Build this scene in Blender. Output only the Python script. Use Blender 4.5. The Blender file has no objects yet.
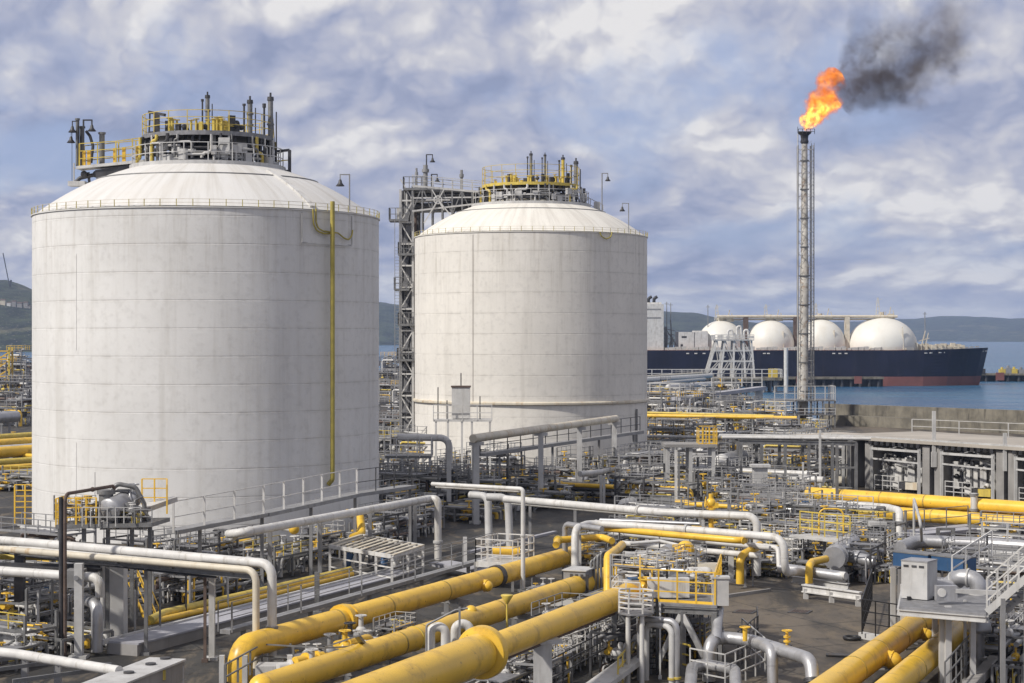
import bpy, math, random
from mathutils import Vector, Matrix
random.seed(7)
SC = bpy.context.scene
COL = SC.collection
F, H, HY = 1800.0, 20.0, 337.0        # focal length in pixels, eye height, horizon row
def P(px, py, z=0.0):
    D = (H - z) * F / (py - HY)
    return Vector(((px - 512) * D / F, D, z))
def Q(px, D, z=0.0):
    return Vector(((px - 512) * D / F, D, z))
def ZD(py, D):
    return H - (py - HY) * D / F
def VX(px, py, D):
    return Q(px, D, ZD(py, D))
def down(p, z=0.0):
    return Vector((p.x, p.y, z))
WL = {}                                # world location of every Empty / tagged mesh base

# ------------------------------------------------------------------ materials
class NT:
    def __init__(s, tree):
        s.t = tree; s.n = tree.nodes; s.l = tree.links
    def new(s, typ, **kw):
        n = s.n.new(typ)
        for k, v in kw.items(): setattr(n, k, v)
        return n
    def put(s, sock, v):
        if isinstance(v, bpy.types.NodeSocket): s.l.new(v, sock)
        elif v is not None: sock.default_value = v
    def m(s, op, a, b=None, c=None, clamp=False):
        n = s.new('ShaderNodeMath', operation=op, use_clamp=clamp)
        s.put(n.inputs[0], a); s.put(n.inputs[1], b)
        if c is not None: s.put(n.inputs[2], c)
        return n.outputs[0]
    def vm(s, op, a, b=None):
        n = s.new('ShaderNodeVectorMath', operation=op)
        s.put(n.inputs[0], a); s.put(n.inputs[1], b)
        return n.outputs['Value' if op in ('LENGTH', 'DOT_PRODUCT', 'DISTANCE') else 'Vector']
    def noise(s, vec, scale, detail=4, rough=.55, dist=0):
        n = s.new('ShaderNodeTexNoise')
        s.put(n.inputs['Vector'], vec); n.inputs['Scale'].default_value = scale
        n.inputs['Detail'].default_value = detail; n.inputs['Roughness'].default_value = rough
        n.inputs['Distortion'].default_value = dist
        return n.outputs['Fac']
    def step(s, v, a, b):              # smoothstep a..b -> 0..1
        n = s.new('ShaderNodeMapRange', interpolation_type='SMOOTHSTEP')
        s.put(n.inputs[0], v); n.inputs[1].default_value = a; n.inputs[2].default_value = b
        return n.outputs[0]
    def mix(s, f, a, b, mode='MIX'):
        n = s.new('ShaderNodeMix', data_type='RGBA', blend_type=mode)
        s.put(n.inputs[0], f)
        for i, v in ((6, a), (7, b)):
            if isinstance(v, (tuple, list)): v = tuple(v) + ((1,) if len(v) == 3 else ())
            s.put(n.inputs[i], v)
        return n.outputs[2]
def base_mat(name):
    m = bpy.data.materials.new(name); m.use_nodes = True
    nt = NT(m.node_tree); b = m.node_tree.nodes['Principled BSDF']
    return m, nt, b
def coords(nt, sz=1.0):
    tc = nt.new('ShaderNodeTexCoord'); oi = nt.new('ShaderNodeObjectInfo')
    r = nt.m('MULTIPLY', oi.outputs['Random'], 37.0)
    return nt.vm('ADD', tc.outputs['Object'], r)
def paint(name, col, rough=.55, metal=0.0, var=.12, scale=.9, dirt=None, amount=.35, streak=True, bump=.02, spots=None, spot_scale=5, spot_lo=.62):
    """painted or bare metal / concrete with mottling, grime and run-off streaks"""
    m, nt, b = base_mat(name)
    v = coords(nt)
    n1 = nt.noise(v, scale, 5, .6)
    lo = tuple(c * (1 - var) for c in col); hi = tuple(min(1, c * (1 + var)) for c in col)
    c = nt.mix(nt.step(n1, .3, .7), lo, hi)
    if dirt:
        mp = nt.vm('MULTIPLY', v, Vector((1, 1, .12)) if streak else Vector((1, 1, 1)))
        n2 = nt.noise(mp, scale * 2.2, 6, .68)
        c = nt.mix(nt.m('MULTIPLY', nt.step(n2, .5, .74), amount), c, dirt)
    if spots:
        n3 = nt.noise(v, scale * spot_scale, 4, .65)
        c = nt.mix(nt.m('MULTIPLY', nt.step(n3, spot_lo, spot_lo + .07), .8), c, spots)
    nt.put(b.inputs['Base Color'], c)
    nr = nt.m('MULTIPLY_ADD', n1, .3, rough - .15)
    nt.put(b.inputs['Roughness'], nr); b.inputs['Metallic'].default_value = metal
    if bump:
        bp = nt.new('ShaderNodeBump'); bp.inputs['Strength'].default_value = .35; bp.inputs['Distance'].default_value = bump
        nt.put(bp.inputs['Height'], nt.noise(v, scale * 6, 4, .6)); nt.put(b.inputs['Normal'], bp.outputs[0])
    return m
M = {}
M['white'] = paint('white_paint', (.58, .57, .55), .5, 0, .10, .8, (.25, .215, .16), .65)
M['cream'] = paint('cream_paint', (.58, .53, .43), .5, 0, .12, .6, (.38, .22, .07), .8)
M['grey'] = paint('grey_paint', (.24, .24, .245), .55, 0, .15, .7, (.13, .115, .10), .55)
M['pale'] = paint('pale_grey_paint', (.47, .465, .455), .55, 0, .12, .7, (.2, .18, .16), .5)
M['steel'] = paint('galvanised_steel', (.20, .20, .20), .5, .35, .2, 1.2, (.12, .10, .085), .5)
M['dark'] = paint('dark_steel', (.055, .055, .06), .5, .2, .3, 1.0, (.10, .075, .055), .5)
M['rust'] = paint('rusty_brown_steel', (.12, .085, .07), .7, .1, .25, 1.0, (.06, .035, .025), .6)
M['yellow'] = paint('yellow_paint', (.76, .475, .05), .36, 0, .09, .35, (.36, .215, .045), .7, False, .01, (.20, .10, .03), 11, .645)
M['yellow2'] = paint('faded_yellow_paint', (.58, .44, .085), .5, 0, .14, .9, (.27, .22, .09), .6)
M['weld'] = paint('grimy_weld_band', (.42, .29, .06), .6, 0, .3, 2.0, (.16, .11, .05), .8)
M['olive'] = paint('old_olive_yellow_paint', (.40, .33, .07), .55, 0, .15, .9, (.2, .17, .07), .6)
M['silver'] = paint('aluminium_cladding', (.42, .42, .43), .42, .55, .12, .9, (.25, .24, .23), .5)
M['blue'] = paint('blue_paint', (.03, .085, .19), .45, 0, .15, .8, (.08, .09, .10), .5)
M['concrete'] = paint('concrete', (.27, .26, .25), .85, 0, .16, .35, (.13, .12, .11), .55)
M['roofslab'] = paint('pale_concrete_roof', (.38, .345, .30), .85, 0, .12, .12, (.28, .25, .21), .5, False)
M['kerb'] = paint('lavender_concrete', (.34, .34, .37), .8, 0, .1, .3, (.2, .19, .19), .45, False)
M['black'] = paint('black_steel', (.018, .018, .02), .5, .1, .3, 1.0, (.05, .045, .04), .5)
M['seawall'] = paint('weathered_seawall', (.165, .15, .12), .9, 0, .3, .35, (.045, .04, .034), .95)
M['grating'] = paint('steel_grating', (.22, .22, .23), .6, .3, .2, 1.6, (.1, .09, .08), .5, False)
M['hull'] = paint('navy_hull_paint', (.005, .007, .024), .4, 0, .3, .12, (.035, .03, .035), .5)
M['boot'] = paint('red_bottom_paint', (.20, .075, .065), .7, 0, .15, .06, (.11, .06, .06), .6, False)
M['deckred'] = paint('red_deck_paint', (.25, .09, .07), .7, 0, .2, .1, (.12, .08, .07), .5)
M['domewhite'] = paint('cream_white_tank_cover', (.70, .68, .62), .5, 0, .04, .06, (.55, .48, .38), .35)
M['hill_wood'] = None

def tank_mat(name, col, band, seed, z0=0.0):
    m, nt, b = base_mat(name)
    tc = nt.new('ShaderNodeTexCoord'); o = tc.outputs['Object']
    sp = nt.new('ShaderNodeSeparateXYZ'); nt.put(sp.inputs[0], o)
    th = nt.m('ARCTAN2', sp.outputs[0], sp.outputs[1])
    cx = nt.new('ShaderNodeCombineXYZ')
    nt.put(cx.inputs[0], nt.m('MULTIPLY', sp.outputs[0], 1.0)); nt.put(cx.inputs[1], sp.outputs[1]); nt.put(cx.inputs[2], nt.m('MULTIPLY', sp.outputs[2], .05))
    st = nt.noise(cx.outputs[0], .8, 6, .65)
    big = nt.noise(nt.vm('ADD', o, Vector((seed, seed, 0))), .09, 5, .6)
    fine = nt.noise(o, 1.3, 5, .65)
    c = nt.mix(nt.step(big, .3, .7), tuple(x * .92 for x in col), tuple(min(1, x * 1.04) for x in col))
    c = nt.mix(nt.m('MULTIPLY', nt.step(st, .46, .74), .36), c, (.42, .395, .35))
    c = nt.mix(nt.m('MULTIPLY', nt.step(fine, .48, .72), .26), c, (.40, .385, .36))
    # pour joints: thin darker rings, uneven along their length
    zz = nt.m('ADD', sp.outputs[2], nt.m('MULTIPLY', fine, .05))
    fr = nt.m('FRACT', nt.m('DIVIDE', nt.m('ADD', zz, z0), band))
    d = nt.m('ABSOLUTE', nt.m('SUBTRACT', fr, .5))
    ln = nt.step(d, .472, .493)
    soft = nt.step(d, .36, .5)
    patch = nt.step(nt.noise(cx.outputs[0], .5, 5, .65), .36, .66)
    c = nt.mix(nt.m('MULTIPLY', ln, nt.m('MULTIPLY_ADD', patch, .26, .0)), c, (.22, .20, .18))
    c = nt.mix(nt.m('MULTIPLY', soft, nt.m('MULTIPLY', patch, .2)), c, (.38, .355, .32))
    top = nt.step(sp.outputs[2], 21, 34)
    c = nt.mix(nt.m('MULTIPLY', nt.m('MULTIPLY', nt.step(nt.noise(cx.outputs[0], 1.7, 5, .7), .50, .72), top), .4), c, (.33, .29, .23))
    # vertical form marks
    fv = nt.m('FRACT', nt.m('MULTIPLY', th, 48 / 6.28318))
    dv = nt.m('ABSOLUTE', nt.m('SUBTRACT', fv, .5))
    c = nt.mix(nt.m('MULTIPLY', nt.step(dv, .488, .499), .025), c, (.25, .23, .21))
    nt.put(b.inputs['Base Color'], c); b.inputs['Roughness'].default_value = .8
    bp = nt.new('ShaderNodeBump'); bp.inputs['Strength'].default_value = .3; bp.inputs['Distance'].default_value = .05
    nt.put(bp.inputs['Height'], nt.m('SUBTRACT', fine, ln)); nt.put(b.inputs['Normal'], bp.outputs[0])
    return m
def dome_mat(name, col):
    m, nt, b = base_mat(name)
    tc = nt.new('ShaderNodeTexCoord'); o = tc.outputs['Object']
    sp = nt.new('ShaderNodeSeparateXYZ'); nt.put(sp.inputs[0], o)
    th = nt.m('ARCTAN2', sp.outputs[0], sp.outputs[1])
    rr = nt.m('SQRT', nt.m('ADD', nt.m('MULTIPLY', sp.outputs[0], sp.outputs[0]), nt.m('MULTIPLY', sp.outputs[1], sp.outputs[1])))
    cx = nt.new('ShaderNodeCombineXYZ')
    nt.put(cx.inputs[0], nt.m('MULTIPLY', nt.m('SINE', th), 14)); nt.put(cx.inputs[1], nt.m('MULTIPLY', nt.m('COSINE', th), 14)); nt.put(cx.inputs[2], nt.m('MULTIPLY', rr, .1))
    st = nt.noise(cx.outputs[0], .7, 5, .65)
    c = nt.mix(nt.m('MULTIPLY', nt.step(st, .42, .70), .5), col, (.44, .41, .36))
    fv = nt.m('FRACT', nt.m('MULTIPLY', th, 32 / 6.28318)); dv = nt.m('ABSOLUTE', nt.m('SUBTRACT', fv, .5))
    c = nt.mix(nt.m('MULTIPLY', nt.step(dv, .485, .499), .3), c, (.42, .39, .35))
    big = nt.noise(o, .25, 4, .6)
    c = nt.mix(nt.m('MULTIPLY', nt.step(big, .45, .7), .2), c, (.58, .53, .46))
    nt.put(b.inputs['Base Color'], c); b.inputs['Roughness'].default_value = .7
    return m
M['tank1'] = tank_mat('white_tank_concrete', (.70, .69, .67), 2.72, 3, .9)
M['tank2'] = tank_mat('cream_tank_concrete', (.73, .70, .645), 3.05, 11, .9)
M['dome1'] = dome_mat('white_dome_paint', (.64, .63, .61))
M['dome2'] = dome_mat('cream_dome_paint', (.72, .695, .635))

def asphalt():
    m, nt, b = base_mat('stained_asphalt')
    tc = nt.new('ShaderNodeTexCoord'); o = tc.outputs['Object']
    rot = nt.new('ShaderNodeMapping'); nt.put(rot.inputs[0], o); rot.inputs['Rotation'].default_value = (0, 0, -.43); rot.inputs['Scale'].default_value = (1, .35, 1)
    a = nt.noise(rot.outputs[0], .16, 6, .65, .6); f = nt.noise(o, 3.5, 5, .7); g = nt.noise(rot.outputs[0], .55, 6, .7, .4)
    sx_ = nt.new('ShaderNodeSeparateXYZ'); nt.put(sx_.inputs[0], o)
    old = nt.step(nt.m('ADD', nt.m('SUBTRACT', sx_.outputs[0], nt.m('MULTIPLY', sx_.outputs[1], .05)), nt.m('MULTIPLY', a, 16)), 8, 17)     # older, browner paving to the east
    c = nt.mix(nt.step(a, .32, .68), (.014, .0135, .0135), (.06, .056, .050))
    c = nt.mix(nt.m('MULTIPLY', old, .8), c, nt.mix(nt.step(a, .36, .62), (.045, .040, .035), (.15, .122, .09)))
    c = nt.mix(nt.m('MULTIPLY', nt.step(g, .50, .66), .7), c, (.16, .128, .09))
    c = nt.mix(nt.m('MULTIPLY', nt.step(nt.noise(o, .9, 5, .7), .55, .7), .7), c, (.009, .009, .010))
    c = nt.mix(nt.m('MULTIPLY', nt.step(f, .6, .75), .4), c, (.10, .095, .09))
    # slab joints
    sp = nt.new('ShaderNodeSeparateXYZ'); r2 = nt.new('ShaderNodeMapping'); nt.put(r2.inputs[0], o); r2.inputs['Rotation'].default_value = (0, 0, -.43); nt.put(sp.inputs[0], r2.outputs[0])
    for k, w in ((0, 6.0), (1, 7.5)):
        fr = nt.m('ABSOLUTE', nt.m('SUBTRACT', nt.m('FRACT', nt.m('DIVIDE', sp.outputs[k], w)), .5))
        c = nt.mix(nt.m('MULTIPLY', nt.step(fr, .488, .494), .85), c, (.012, .012, .012))
    nt.put(b.inputs['Base Color'], c)
    nt.put(b.inputs['Roughness'], nt.m('MULTIPLY_ADD', g, .5, .5))
    bp = nt.new('ShaderNodeBump'); bp.inputs['Strength'].default_value = .4; bp.inputs['Distance'].default_value = .03
    nt.put(bp.inputs['Height'], f); nt.put(b.inputs['Normal'], bp.outputs[0])
    return m
M['asphalt'] = asphalt()
def water():
    m, nt, b = base_mat('sea_water')
    tc = nt.new('ShaderNodeTexCoord'); o = tc.outputs['Object']
    mp = nt.vm('MULTIPLY', o, Vector((.35, 1, 1)))
    n = nt.noise(mp, .25, 6, .65); n2 = nt.noise(o, .012, 4, .6); n3 = nt.noise(mp, .045, 5, .6)
    nt.put(b.inputs['Base Color'], nt.mix(nt.step(n2, .35, .65), (.015, .075, .17), (.03, .12, .22)))
    b.inputs['Roughness'].default_value = .22; b.inputs['IOR'].default_value = 1.33
    bp = nt.new('ShaderNodeBump'); bp.inputs['Strength'].default_value = 1.0; bp.inputs['Distance'].default_value = 3.0
    nt.put(bp.inputs['Height'], nt.m('ADD', nt.m('MULTIPLY', n, .5), nt.m('MULTIPLY', n3, 3.0))); nt.put(b.inputs['Normal'], bp.outputs[0])
    return m
M['water'] = water()
def hillmat(name, c1, c2, c3, sc):
    m, nt, b = base_mat(name)
    tc = nt.new('ShaderNodeTexCoord'); o = tc.outputs['Object']
    n = nt.noise(o, sc, 7, .7); n2 = nt.noise(o, sc * .25, 5, .6); n3 = nt.noise(o, sc * 9, 3, .6)
    c = nt.mix(nt.step(n, .38, .62), c1, c2)
    c = nt.mix(nt.m('MULTIPLY', nt.step(n2, .55, .68), .6), c, c3)
    c = nt.mix(nt.m('MULTIPLY', nt.step(n3, .62, .68), .7), c, (.30, .27, .24))
    nt.put(b.inputs['Base Color'], c); b.inputs['Roughness'].default_value = .95
    return m
M['hill_wood'] = hillmat('wooded_hillside', (.004, .010, .009), (.040, .055, .030), (.14, .125, .08), .022)

# ------------------------------------------------------------------ mesh builder
def frame(d):
    d = d.normalized()
    up = Vector((0, 0, 1)) if abs(d.z) < .95 else Vector((0, 1, 0))
    a = d.cross(up).normalized(); b = a.cross(d).normalized()
    return a, b
def fillet(pts, rad, n=5):
    pts = [Vector(p) for p in pts]
    out = [pts[0]]
    for i in range(1, len(pts) - 1):
        a, p, c = pts[i - 1], pts[i], pts[i + 1]
        u, w = (a - p), (c - p)
        lu, lw = u.length, w.length
        if lu < 1e-6 or lw < 1e-6: continue
        u /= lu; w /= lw
        ang = u.angle(w, math.pi)
        if ang > math.pi - .02: out.append(p); continue
        t = min(rad / math.tan(ang / 2), lu * .48, lw * .48)
        r = t * math.tan(ang / 2)
        bis = (u + w).normalized(); cen = p + bis * (r / math.sin(ang / 2))
        s, e = p + u * t - cen, p + w * t - cen
        tot = s.angle(e)
        for k in range(n + 1):
            f = k / n
            q = (s * math.sin((1 - f) * tot) + e * math.sin(f * tot)) / math.sin(tot) if tot > 1e-4 else s
            out.append(cen + q)
    out.append(pts[-1])
    return out
class MB:
    def __init__(s): s.v = []; s.f = []; s.sm = []
    def add(s, vs, fs, smooth=False):
        o = len(s.v); s.v += [Vector(x) for x in vs]
        s.f += [tuple(i + o for i in f) for f in fs]; s.sm += [smooth] * len(fs)
        return s
    def box(s, c, size, rz=0.0):
        c = Vector(c); hx, hy, hz = size[0] / 2, size[1] / 2, size[2] / 2
        R = Matrix.Rotation(rz, 3, 'Z')
        vs = [c + R @ Vector((x * hx, y * hy, z * hz)) for z in (-1, 1) for x, y in ((-1, -1), (1, -1), (1, 1), (-1, 1))]
        return s.add(vs, [(3, 2, 1, 0), (4, 5, 6, 7), (0, 1, 5, 4), (1, 2, 6, 5), (2, 3, 7, 6), (3, 0, 4, 7)])
    def bar(s, a, b, w, h=None):
        a, b = Vector(a), Vector(b); h = h or w
        if (b - a).length < 1e-5: return s
        x, y = frame(b - a); x = x * w / 2; y = y * h / 2
        vs = [p + q for p in (a, b) for q in (-x - y, x - y, x + y, -x + y)]
        return s.add(vs, [(3, 2, 1, 0), (4, 5, 6, 7), (0, 1, 5, 4), (1, 2, 6, 5), (2, 3, 7, 6), (3, 0, 4, 7)])
    def ibeam(s, a, b, w, h):
        a, b = Vector(a), Vector(b); x, y = frame(b - a)
        t = h * .14
        s.bar(a + y * (h / 2 - t / 2), b + y * (h / 2 - t / 2), w, t); s.bar(a - y * (h / 2 - t / 2), b - y * (h / 2 - t / 2), w, t)
        return s.bar(a, b, w * .22, h - 2 * t)
    def tube(s, pts, r, seg=10, caps=True, elbow=None, rr=None):
        pts = [Vector(p) for p in pts]
        if len(pts) > 2 and elbow != 0: pts = fillet(pts, elbow or 2.6 * r)
        q = [pts[0]]
        for p in pts[1:]:
            if (p - q[-1]).length > 1e-4: q.append(p)
        pts = q
        if len(pts) < 2: return s
        d = (pts[1] - pts[0]).normalized(); a, b = frame(d)
        rings = []
        for i, p in enumerate(pts):
            t0 = (p - pts[i - 1]).normalized() if i else d
            t1 = (pts[i + 1] - p).normalized() if i < len(pts) - 1 else t0
            t = (t0 + t1).normalized()
            a = (a - t * a.dot(t)).normalized(); b = a.cross(t).normalized()
            R = rr[i] if rr and i < len(rr) else r
            rings.append([p + (a * math.cos(2 * math.pi * k / seg) + b * math.sin(2 * math.pi * k / seg)) * R for k in range(seg)])
        vs = [v for r_ in rings for v in r_]
        fs = [(i * seg + k, (i + 1) * seg + k, (i + 1) * seg + (k + 1) % seg, i * seg + (k + 1) % seg) for i in range(len(pts) - 1) for k in range(seg)]
        s.add(vs, fs, True)
        if caps:
            s.add(rings[0], [tuple(range(seg))]); s.add(rings[-1], [tuple(range(seg - 1, -1, -1))])
        return s
    def cyl(s, a, b, r, seg=14, r2=None):
        return s.tube([a, b], r, seg, True, 0, [r, r2 if r2 is not None else r])
    def lathe(s, prof, c=(0, 0, 0), seg=24, axis=None, smooth=True):
        c = Vector(c)
        if axis is None: R = Matrix.Identity(3)
        else: R = Vector((0, 0, 1)).rotation_difference(Vector(axis)).to_matrix()
        vs = [c + R @ Vector((r * math.cos(2 * math.pi * k / seg), r * math.sin(2 * math.pi * k / seg), z)) for r, z in prof for k in range(seg)]
        fs = [(i * seg + k, i * seg + (k + 1) % seg, (i + 1) * seg + (k + 1) % seg, (i + 1) * seg + k) for i in range(len(prof) - 1) for k in range(seg)]
        return s.add(vs, fs, smooth)
    def ball(s, c, r, seg=14, n=8, sz=1.0, axis=None):
        return s.lathe([(max(1e-4, r * math.sin(math.pi * i / n)), -r * sz * math.cos(math.pi * i / n)) for i in range(n + 1)], c, seg, axis)
    def ring(s, c, R, r, axis=(0, 0, 1), seg=20, ts=6, a0=0, a1=2 * math.pi):
        Rm = Vector((0, 0, 1)).rotation_difference(Vector(axis)).to_matrix()
        pts = [Vector(c) + Rm @ Vector((R * math.cos(a0 + (a1 - a0) * k / seg), R * math.sin(a0 + (a1 - a0) * k / seg), 0)) for k in range(seg + 1)]
        return s.tube(pts, r, ts, False, 0)
    def rails(s, pts, h=1.1, gap=1.5, r=.03, n=2, post=None, kick=False):
        """guard rail along base points: rails and posts in one go"""
        pts = [Vector(p) for p in pts]; post = post or r * 1.1
        for k in range(n):
            z = h * (k + 1) / n
            for a, b in zip(pts, pts[1:]): s.bar(a + Vector((0, 0, z)), b + Vector((0, 0, z)), r * 2)
        if kick:
            for a, b in zip(pts, pts[1:]): s.bar(a + Vector((0, 0, .08)), b + Vector((0, 0, .08)), .02, .16)
        for i, (a, b) in enumerate(zip(pts, pts[1:])):
            m = max(1, round((b - a).length / gap))
            for k in range(m + (1 if i == len(pts) - 2 else 0)):
                q = a.lerp(b, k / m); s.bar(q, q + Vector((0, 0, h)), post * 2)
        return s
    def prism(s, poly, z0, z1):
        n = len(poly); vs = [Vector((p[0], p[1], z0)) for p in poly] + [Vector((p[0], p[1], z1)) for p in poly]
        return s.add(vs, [tuple(range(n - 1, -1, -1)), tuple(range(n, 2 * n))] + [(i, (i + 1) % n, n + (i + 1) % n, n + i) for i in range(n)])
    def flange(s, c, d, r, t=None):
        d = Vector(d).normalized(); t = t or r * .35
        return s.cyl(Vector(c) - d * t / 2, Vector(c) + d * t / 2, r, 18)
    def wheel(s, c, R, axis=(0, 0, 1)):
        s.ring(c, R, R * .12, axis, 14, 5); a, b = frame(Vector(axis))
        s.bar(Vector(c) - a * R, Vector(c) + a * R, R * .16); return s.bar(Vector(c) - b * R, Vector(c) + b * R, R * .16)
    def build(s, name, m, parent=None, base=None):
        off = Vector((0, 0, 0))
        if parent is not None: off = WL[parent.name]
        elif base is not None: off = Vector(base)
        me = bpy.data.meshes.new(name)
        me.from_pydata([tuple(v - off) for v in s.v], [], s.f)
        me.polygons.foreach_set('use_smooth', s.sm)
        me.materials.append(M[m] if isinstance(m, str) else m)
        me.update()
        o = bpy.data.objects.new(name, me); COL.objects.link(o)
        if parent is not None: o.parent = parent
        else: o.location = off
        WL[o.name] = off.copy()
        return o
THINGS = []
def tag(o, label, cat, group=None, kind=None):
    if label: o['label'] = label
    if cat: o['category'] = cat
    if group: o['group'] = group
    if kind: o['kind'] = kind
    THINGS.append(o)
    return o
def thing(name, label, cat, loc, group=None, rz=0.0):
    o = bpy.data.objects.new(name, None); COL.objects.link(o); o.empty_display_size = .3
    o.location = loc; o.rotation_euler = (0, 0, rz); WL[o.name] = Vector(loc)
    return tag(o, label, cat, group)
def struct(name, mb, m, base=(0, 0, 0)):
    o = mb.build(name, m, None, base); o['kind'] = 'structure'; return o
KIDS = {}
def kids(o): return [c for c in bpy.data.objects if c.parent == o]
def dup(root, loc, rz=0.0, label=None, group=None, s=1.0, mats=None):
    if root.name not in KIDS:
        KIDS[root.name] = [(c, kids(c)) for c in kids(root)]
    r = root.copy(); COL.objects.link(r); r.location = loc; r.rotation_euler = (0, 0, rz); r.scale = (s, s, s)
    WL[r.name] = Vector(loc)
    r['label'] = label
    if group: r['group'] = group
    THINGS.append(r)
    for c, gs in KIDS[root.name]:
        d = c.copy(); COL.objects.link(d); d.parent = r
        for g in gs:
            e = g.copy(); COL.objects.link(e); e.parent = d
    return r
# a pipe: a thing of one mesh, or with flanges / valves / supports as its parts
def along(pts, f):
    L = [(b - a).length for a, b in zip(pts, pts[1:])]; t = f * sum(L)
    for (a, b), l in zip(zip(pts, pts[1:]), L):
        if t <= l: return a.lerp(b, t / max(l, 1e-6)), (b - a).normalized()
        t -= l
    return pts[-1], (pts[-1] - pts[-2]).normalized()
def pipe(label, pts, r, m, name='pipe', group=None, flanges=(), fm=None, supports=(), sm='grey', sw=None, bands=(), valves=(), elbow=None, seg=None, cat='pipe', z0=0.0):
    pts = [Vector(p) for p in pts]
    seg = seg or (20 if r > .5 else 12 if r > .2 else 8)
    mb = MB().tube(pts, r, seg, True, elbow)
    for f in bands:
        q, d = along(pts, f); mb.flange(q, d, r * 1.035, max(.06, r * .12))
    base = down(pts[len(pts) // 2], z0) if not supports else down(along(pts, supports[0])[0], z0)
    if not (flanges or supports or valves):
        o = mb.build(name, m, None, base); return tag(o, label, cat, group)
    t = thing(name, label, cat, base, group)
    mb.build('pipe_run', m, t)
    for f in flanges:
        q, d = along(pts, f)
        MB().flange(q, d, r * 1.32, r * .3).flange(q + d * r * .34, d, r * 1.32, r * .3).build('flange', fm or m, t)
    for f in valves:
        q, d = along(pts, f)
        vb = MB().ball(q, r * 1.5, 12, 8).flange(q - d * r * 1.6, d, r * 1.4, r * .3).flange(q + d * r * 1.6, d, r * 1.4, r * .3)
        vb.cyl(q, q + Vector((0, 0, r * 3.6)), r * .4)
        v = vb.build('valve', fm or m, t)
        MB().wheel(q + Vector((0, 0, r * 3.6)), r * 1.5).build('handwheel', 'yellow2', v)
    for f in supports:
        q, d = along(pts, f); w = sw or max(.12, min(.35, r * .5)); side = Vector((d.y, -d.x, 0))
        if side.length < .1: side = Vector((1, 0, 0))
        side.normalize()
        b = MB()
        top = q.z - r - w * .5
        if top < z0 + .15: continue
        for sgn in ((-1, 1) if r > .45 else (0,)):
            c = q + side * sgn * r * .8
            b.bar(down(c, z0), down(c, top), w)
            b.box(down(c, z0 + .04), (w * 2, w * 2, .08), 0)
        b.bar(down(q, top) - side * (r * 1.25 + w), down(q, top) + side * (r * 1.25 + w), w, w)
        b.build('support', sm, t)
    return t
VOFF = .43
EXPO, SKYK, ZEN = .24, .79, .0
# ================================================================== camera, sun, sky
cam = bpy.data.cameras.new('camera'); cam_o = bpy.data.objects.new('camera', cam); COL.objects.link(cam_o)
cam_o.location = (0, 0, H); cam_o.rotation_euler = (math.pi / 2, 0, 0)
cam.sensor_width = 36; cam.lens = 36 * F / 1024; cam.shift_y = -(341.5 - HY) / 1024
cam.clip_start = 1; cam.clip_end = 60000
SC.camera = cam_o
SUN_EL = math.radians(42); to_sun = Vector((-.85, -.53, 0)).normalized() * math.cos(SUN_EL) + Vector((0, 0, math.sin(SUN_EL)))
sun = bpy.data.lights.new('sun', 'SUN'); sun.energy = 3.5; sun.angle = math.radians(3); sun.color = (1, .945, .86)
sun_o = bpy.data.objects.new('sun', sun); COL.objects.link(sun_o); sun_o.rotation_euler = to_sun.to_track_quat('Z', 'Y').to_euler()
sun_o.location = (-60, -40, 120)

w = bpy.data.worlds.new('World'); SC.world = w; w.use_nodes = True
wt = NT(w.node_tree); bg = w.node_tree.nodes['Background']
sky = wt.new('ShaderNodeTexSky', sky_type='NISHITA'); sky.sun_disc = False
sky.sun_elevation = SUN_EL; sky.sun_rotation = math.atan2(to_sun.x, to_sun.y) % (2 * math.pi)
tc = wt.new('ShaderNodeTexCoord'); dvec = wt.vm('NORMALIZE', tc.outputs['Generated'])
sp = wt.new('ShaderNodeSeparateXYZ'); wt.put(sp.inputs[0], dvec)
az = wt.m('ARCTAN2', sp.outputs[0], sp.outputs[1]); el = wt.m('ARCSINE', sp.outputs[2])
lg = wt.m('MULTIPLY', wt.m('LOGARITHM', wt.m('ADD', wt.m('MAXIMUM', el, 0.0), .05), math.e), .24)
cv = wt.new('ShaderNodeCombineXYZ'); wt.put(cv.inputs[0], az); wt.put(cv.inputs[1], lg); wt.put(cv.inputs[2], wt.m('MULTIPLY', sp.outputs[1], .15)); strat = cv.outputs[0]
def warp_(vec, sc, amp):
    n = wt.new('ShaderNodeTexNoise'); wt.put(n.inputs['Vector'], vec); n.inputs['Scale'].default_value = sc; n.inputs['Detail'].default_value = 5; n.inputs['Roughness'].default_value = .6
    return wt.vm('ADD', vec, wt.vm('MULTIPLY', wt.vm('SUBTRACT', n.outputs['Color'], Vector((.5, .5, .5))), Vector((amp, amp, amp))))
strat = warp_(strat, 9, .05)
def billow(vec, sc):
    tot_, amp = None, .55
    for k in range(5):
        n = wt.m('ABSOLUTE', wt.m('MULTIPLY_ADD', wt.noise(wt.vm('ADD', vec, Vector((k * 5.3, k * 2.1, 0))), sc * 2.03 ** k, 0), 2.0, -1.0))
        n = wt.m('MULTIPLY', n, amp); tot_ = n if tot_ is None else wt.m('ADD', tot_, n); amp *= .56
    return tot_
big = wt.noise(strat, 3.6, 7, .52)
off = wt.vm('ADD', strat, Vector((3.1, .7, 1.9))); up = wt.vm('ADD', strat, Vector((3.107, .690, 1.9)))
puff = billow(off, 7); puff2 = billow(up, 7)       # the same billows sampled nearer the sun: lit tops, shaded feet
fineb = wt.noise(strat, 26, 7, .6)
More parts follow.
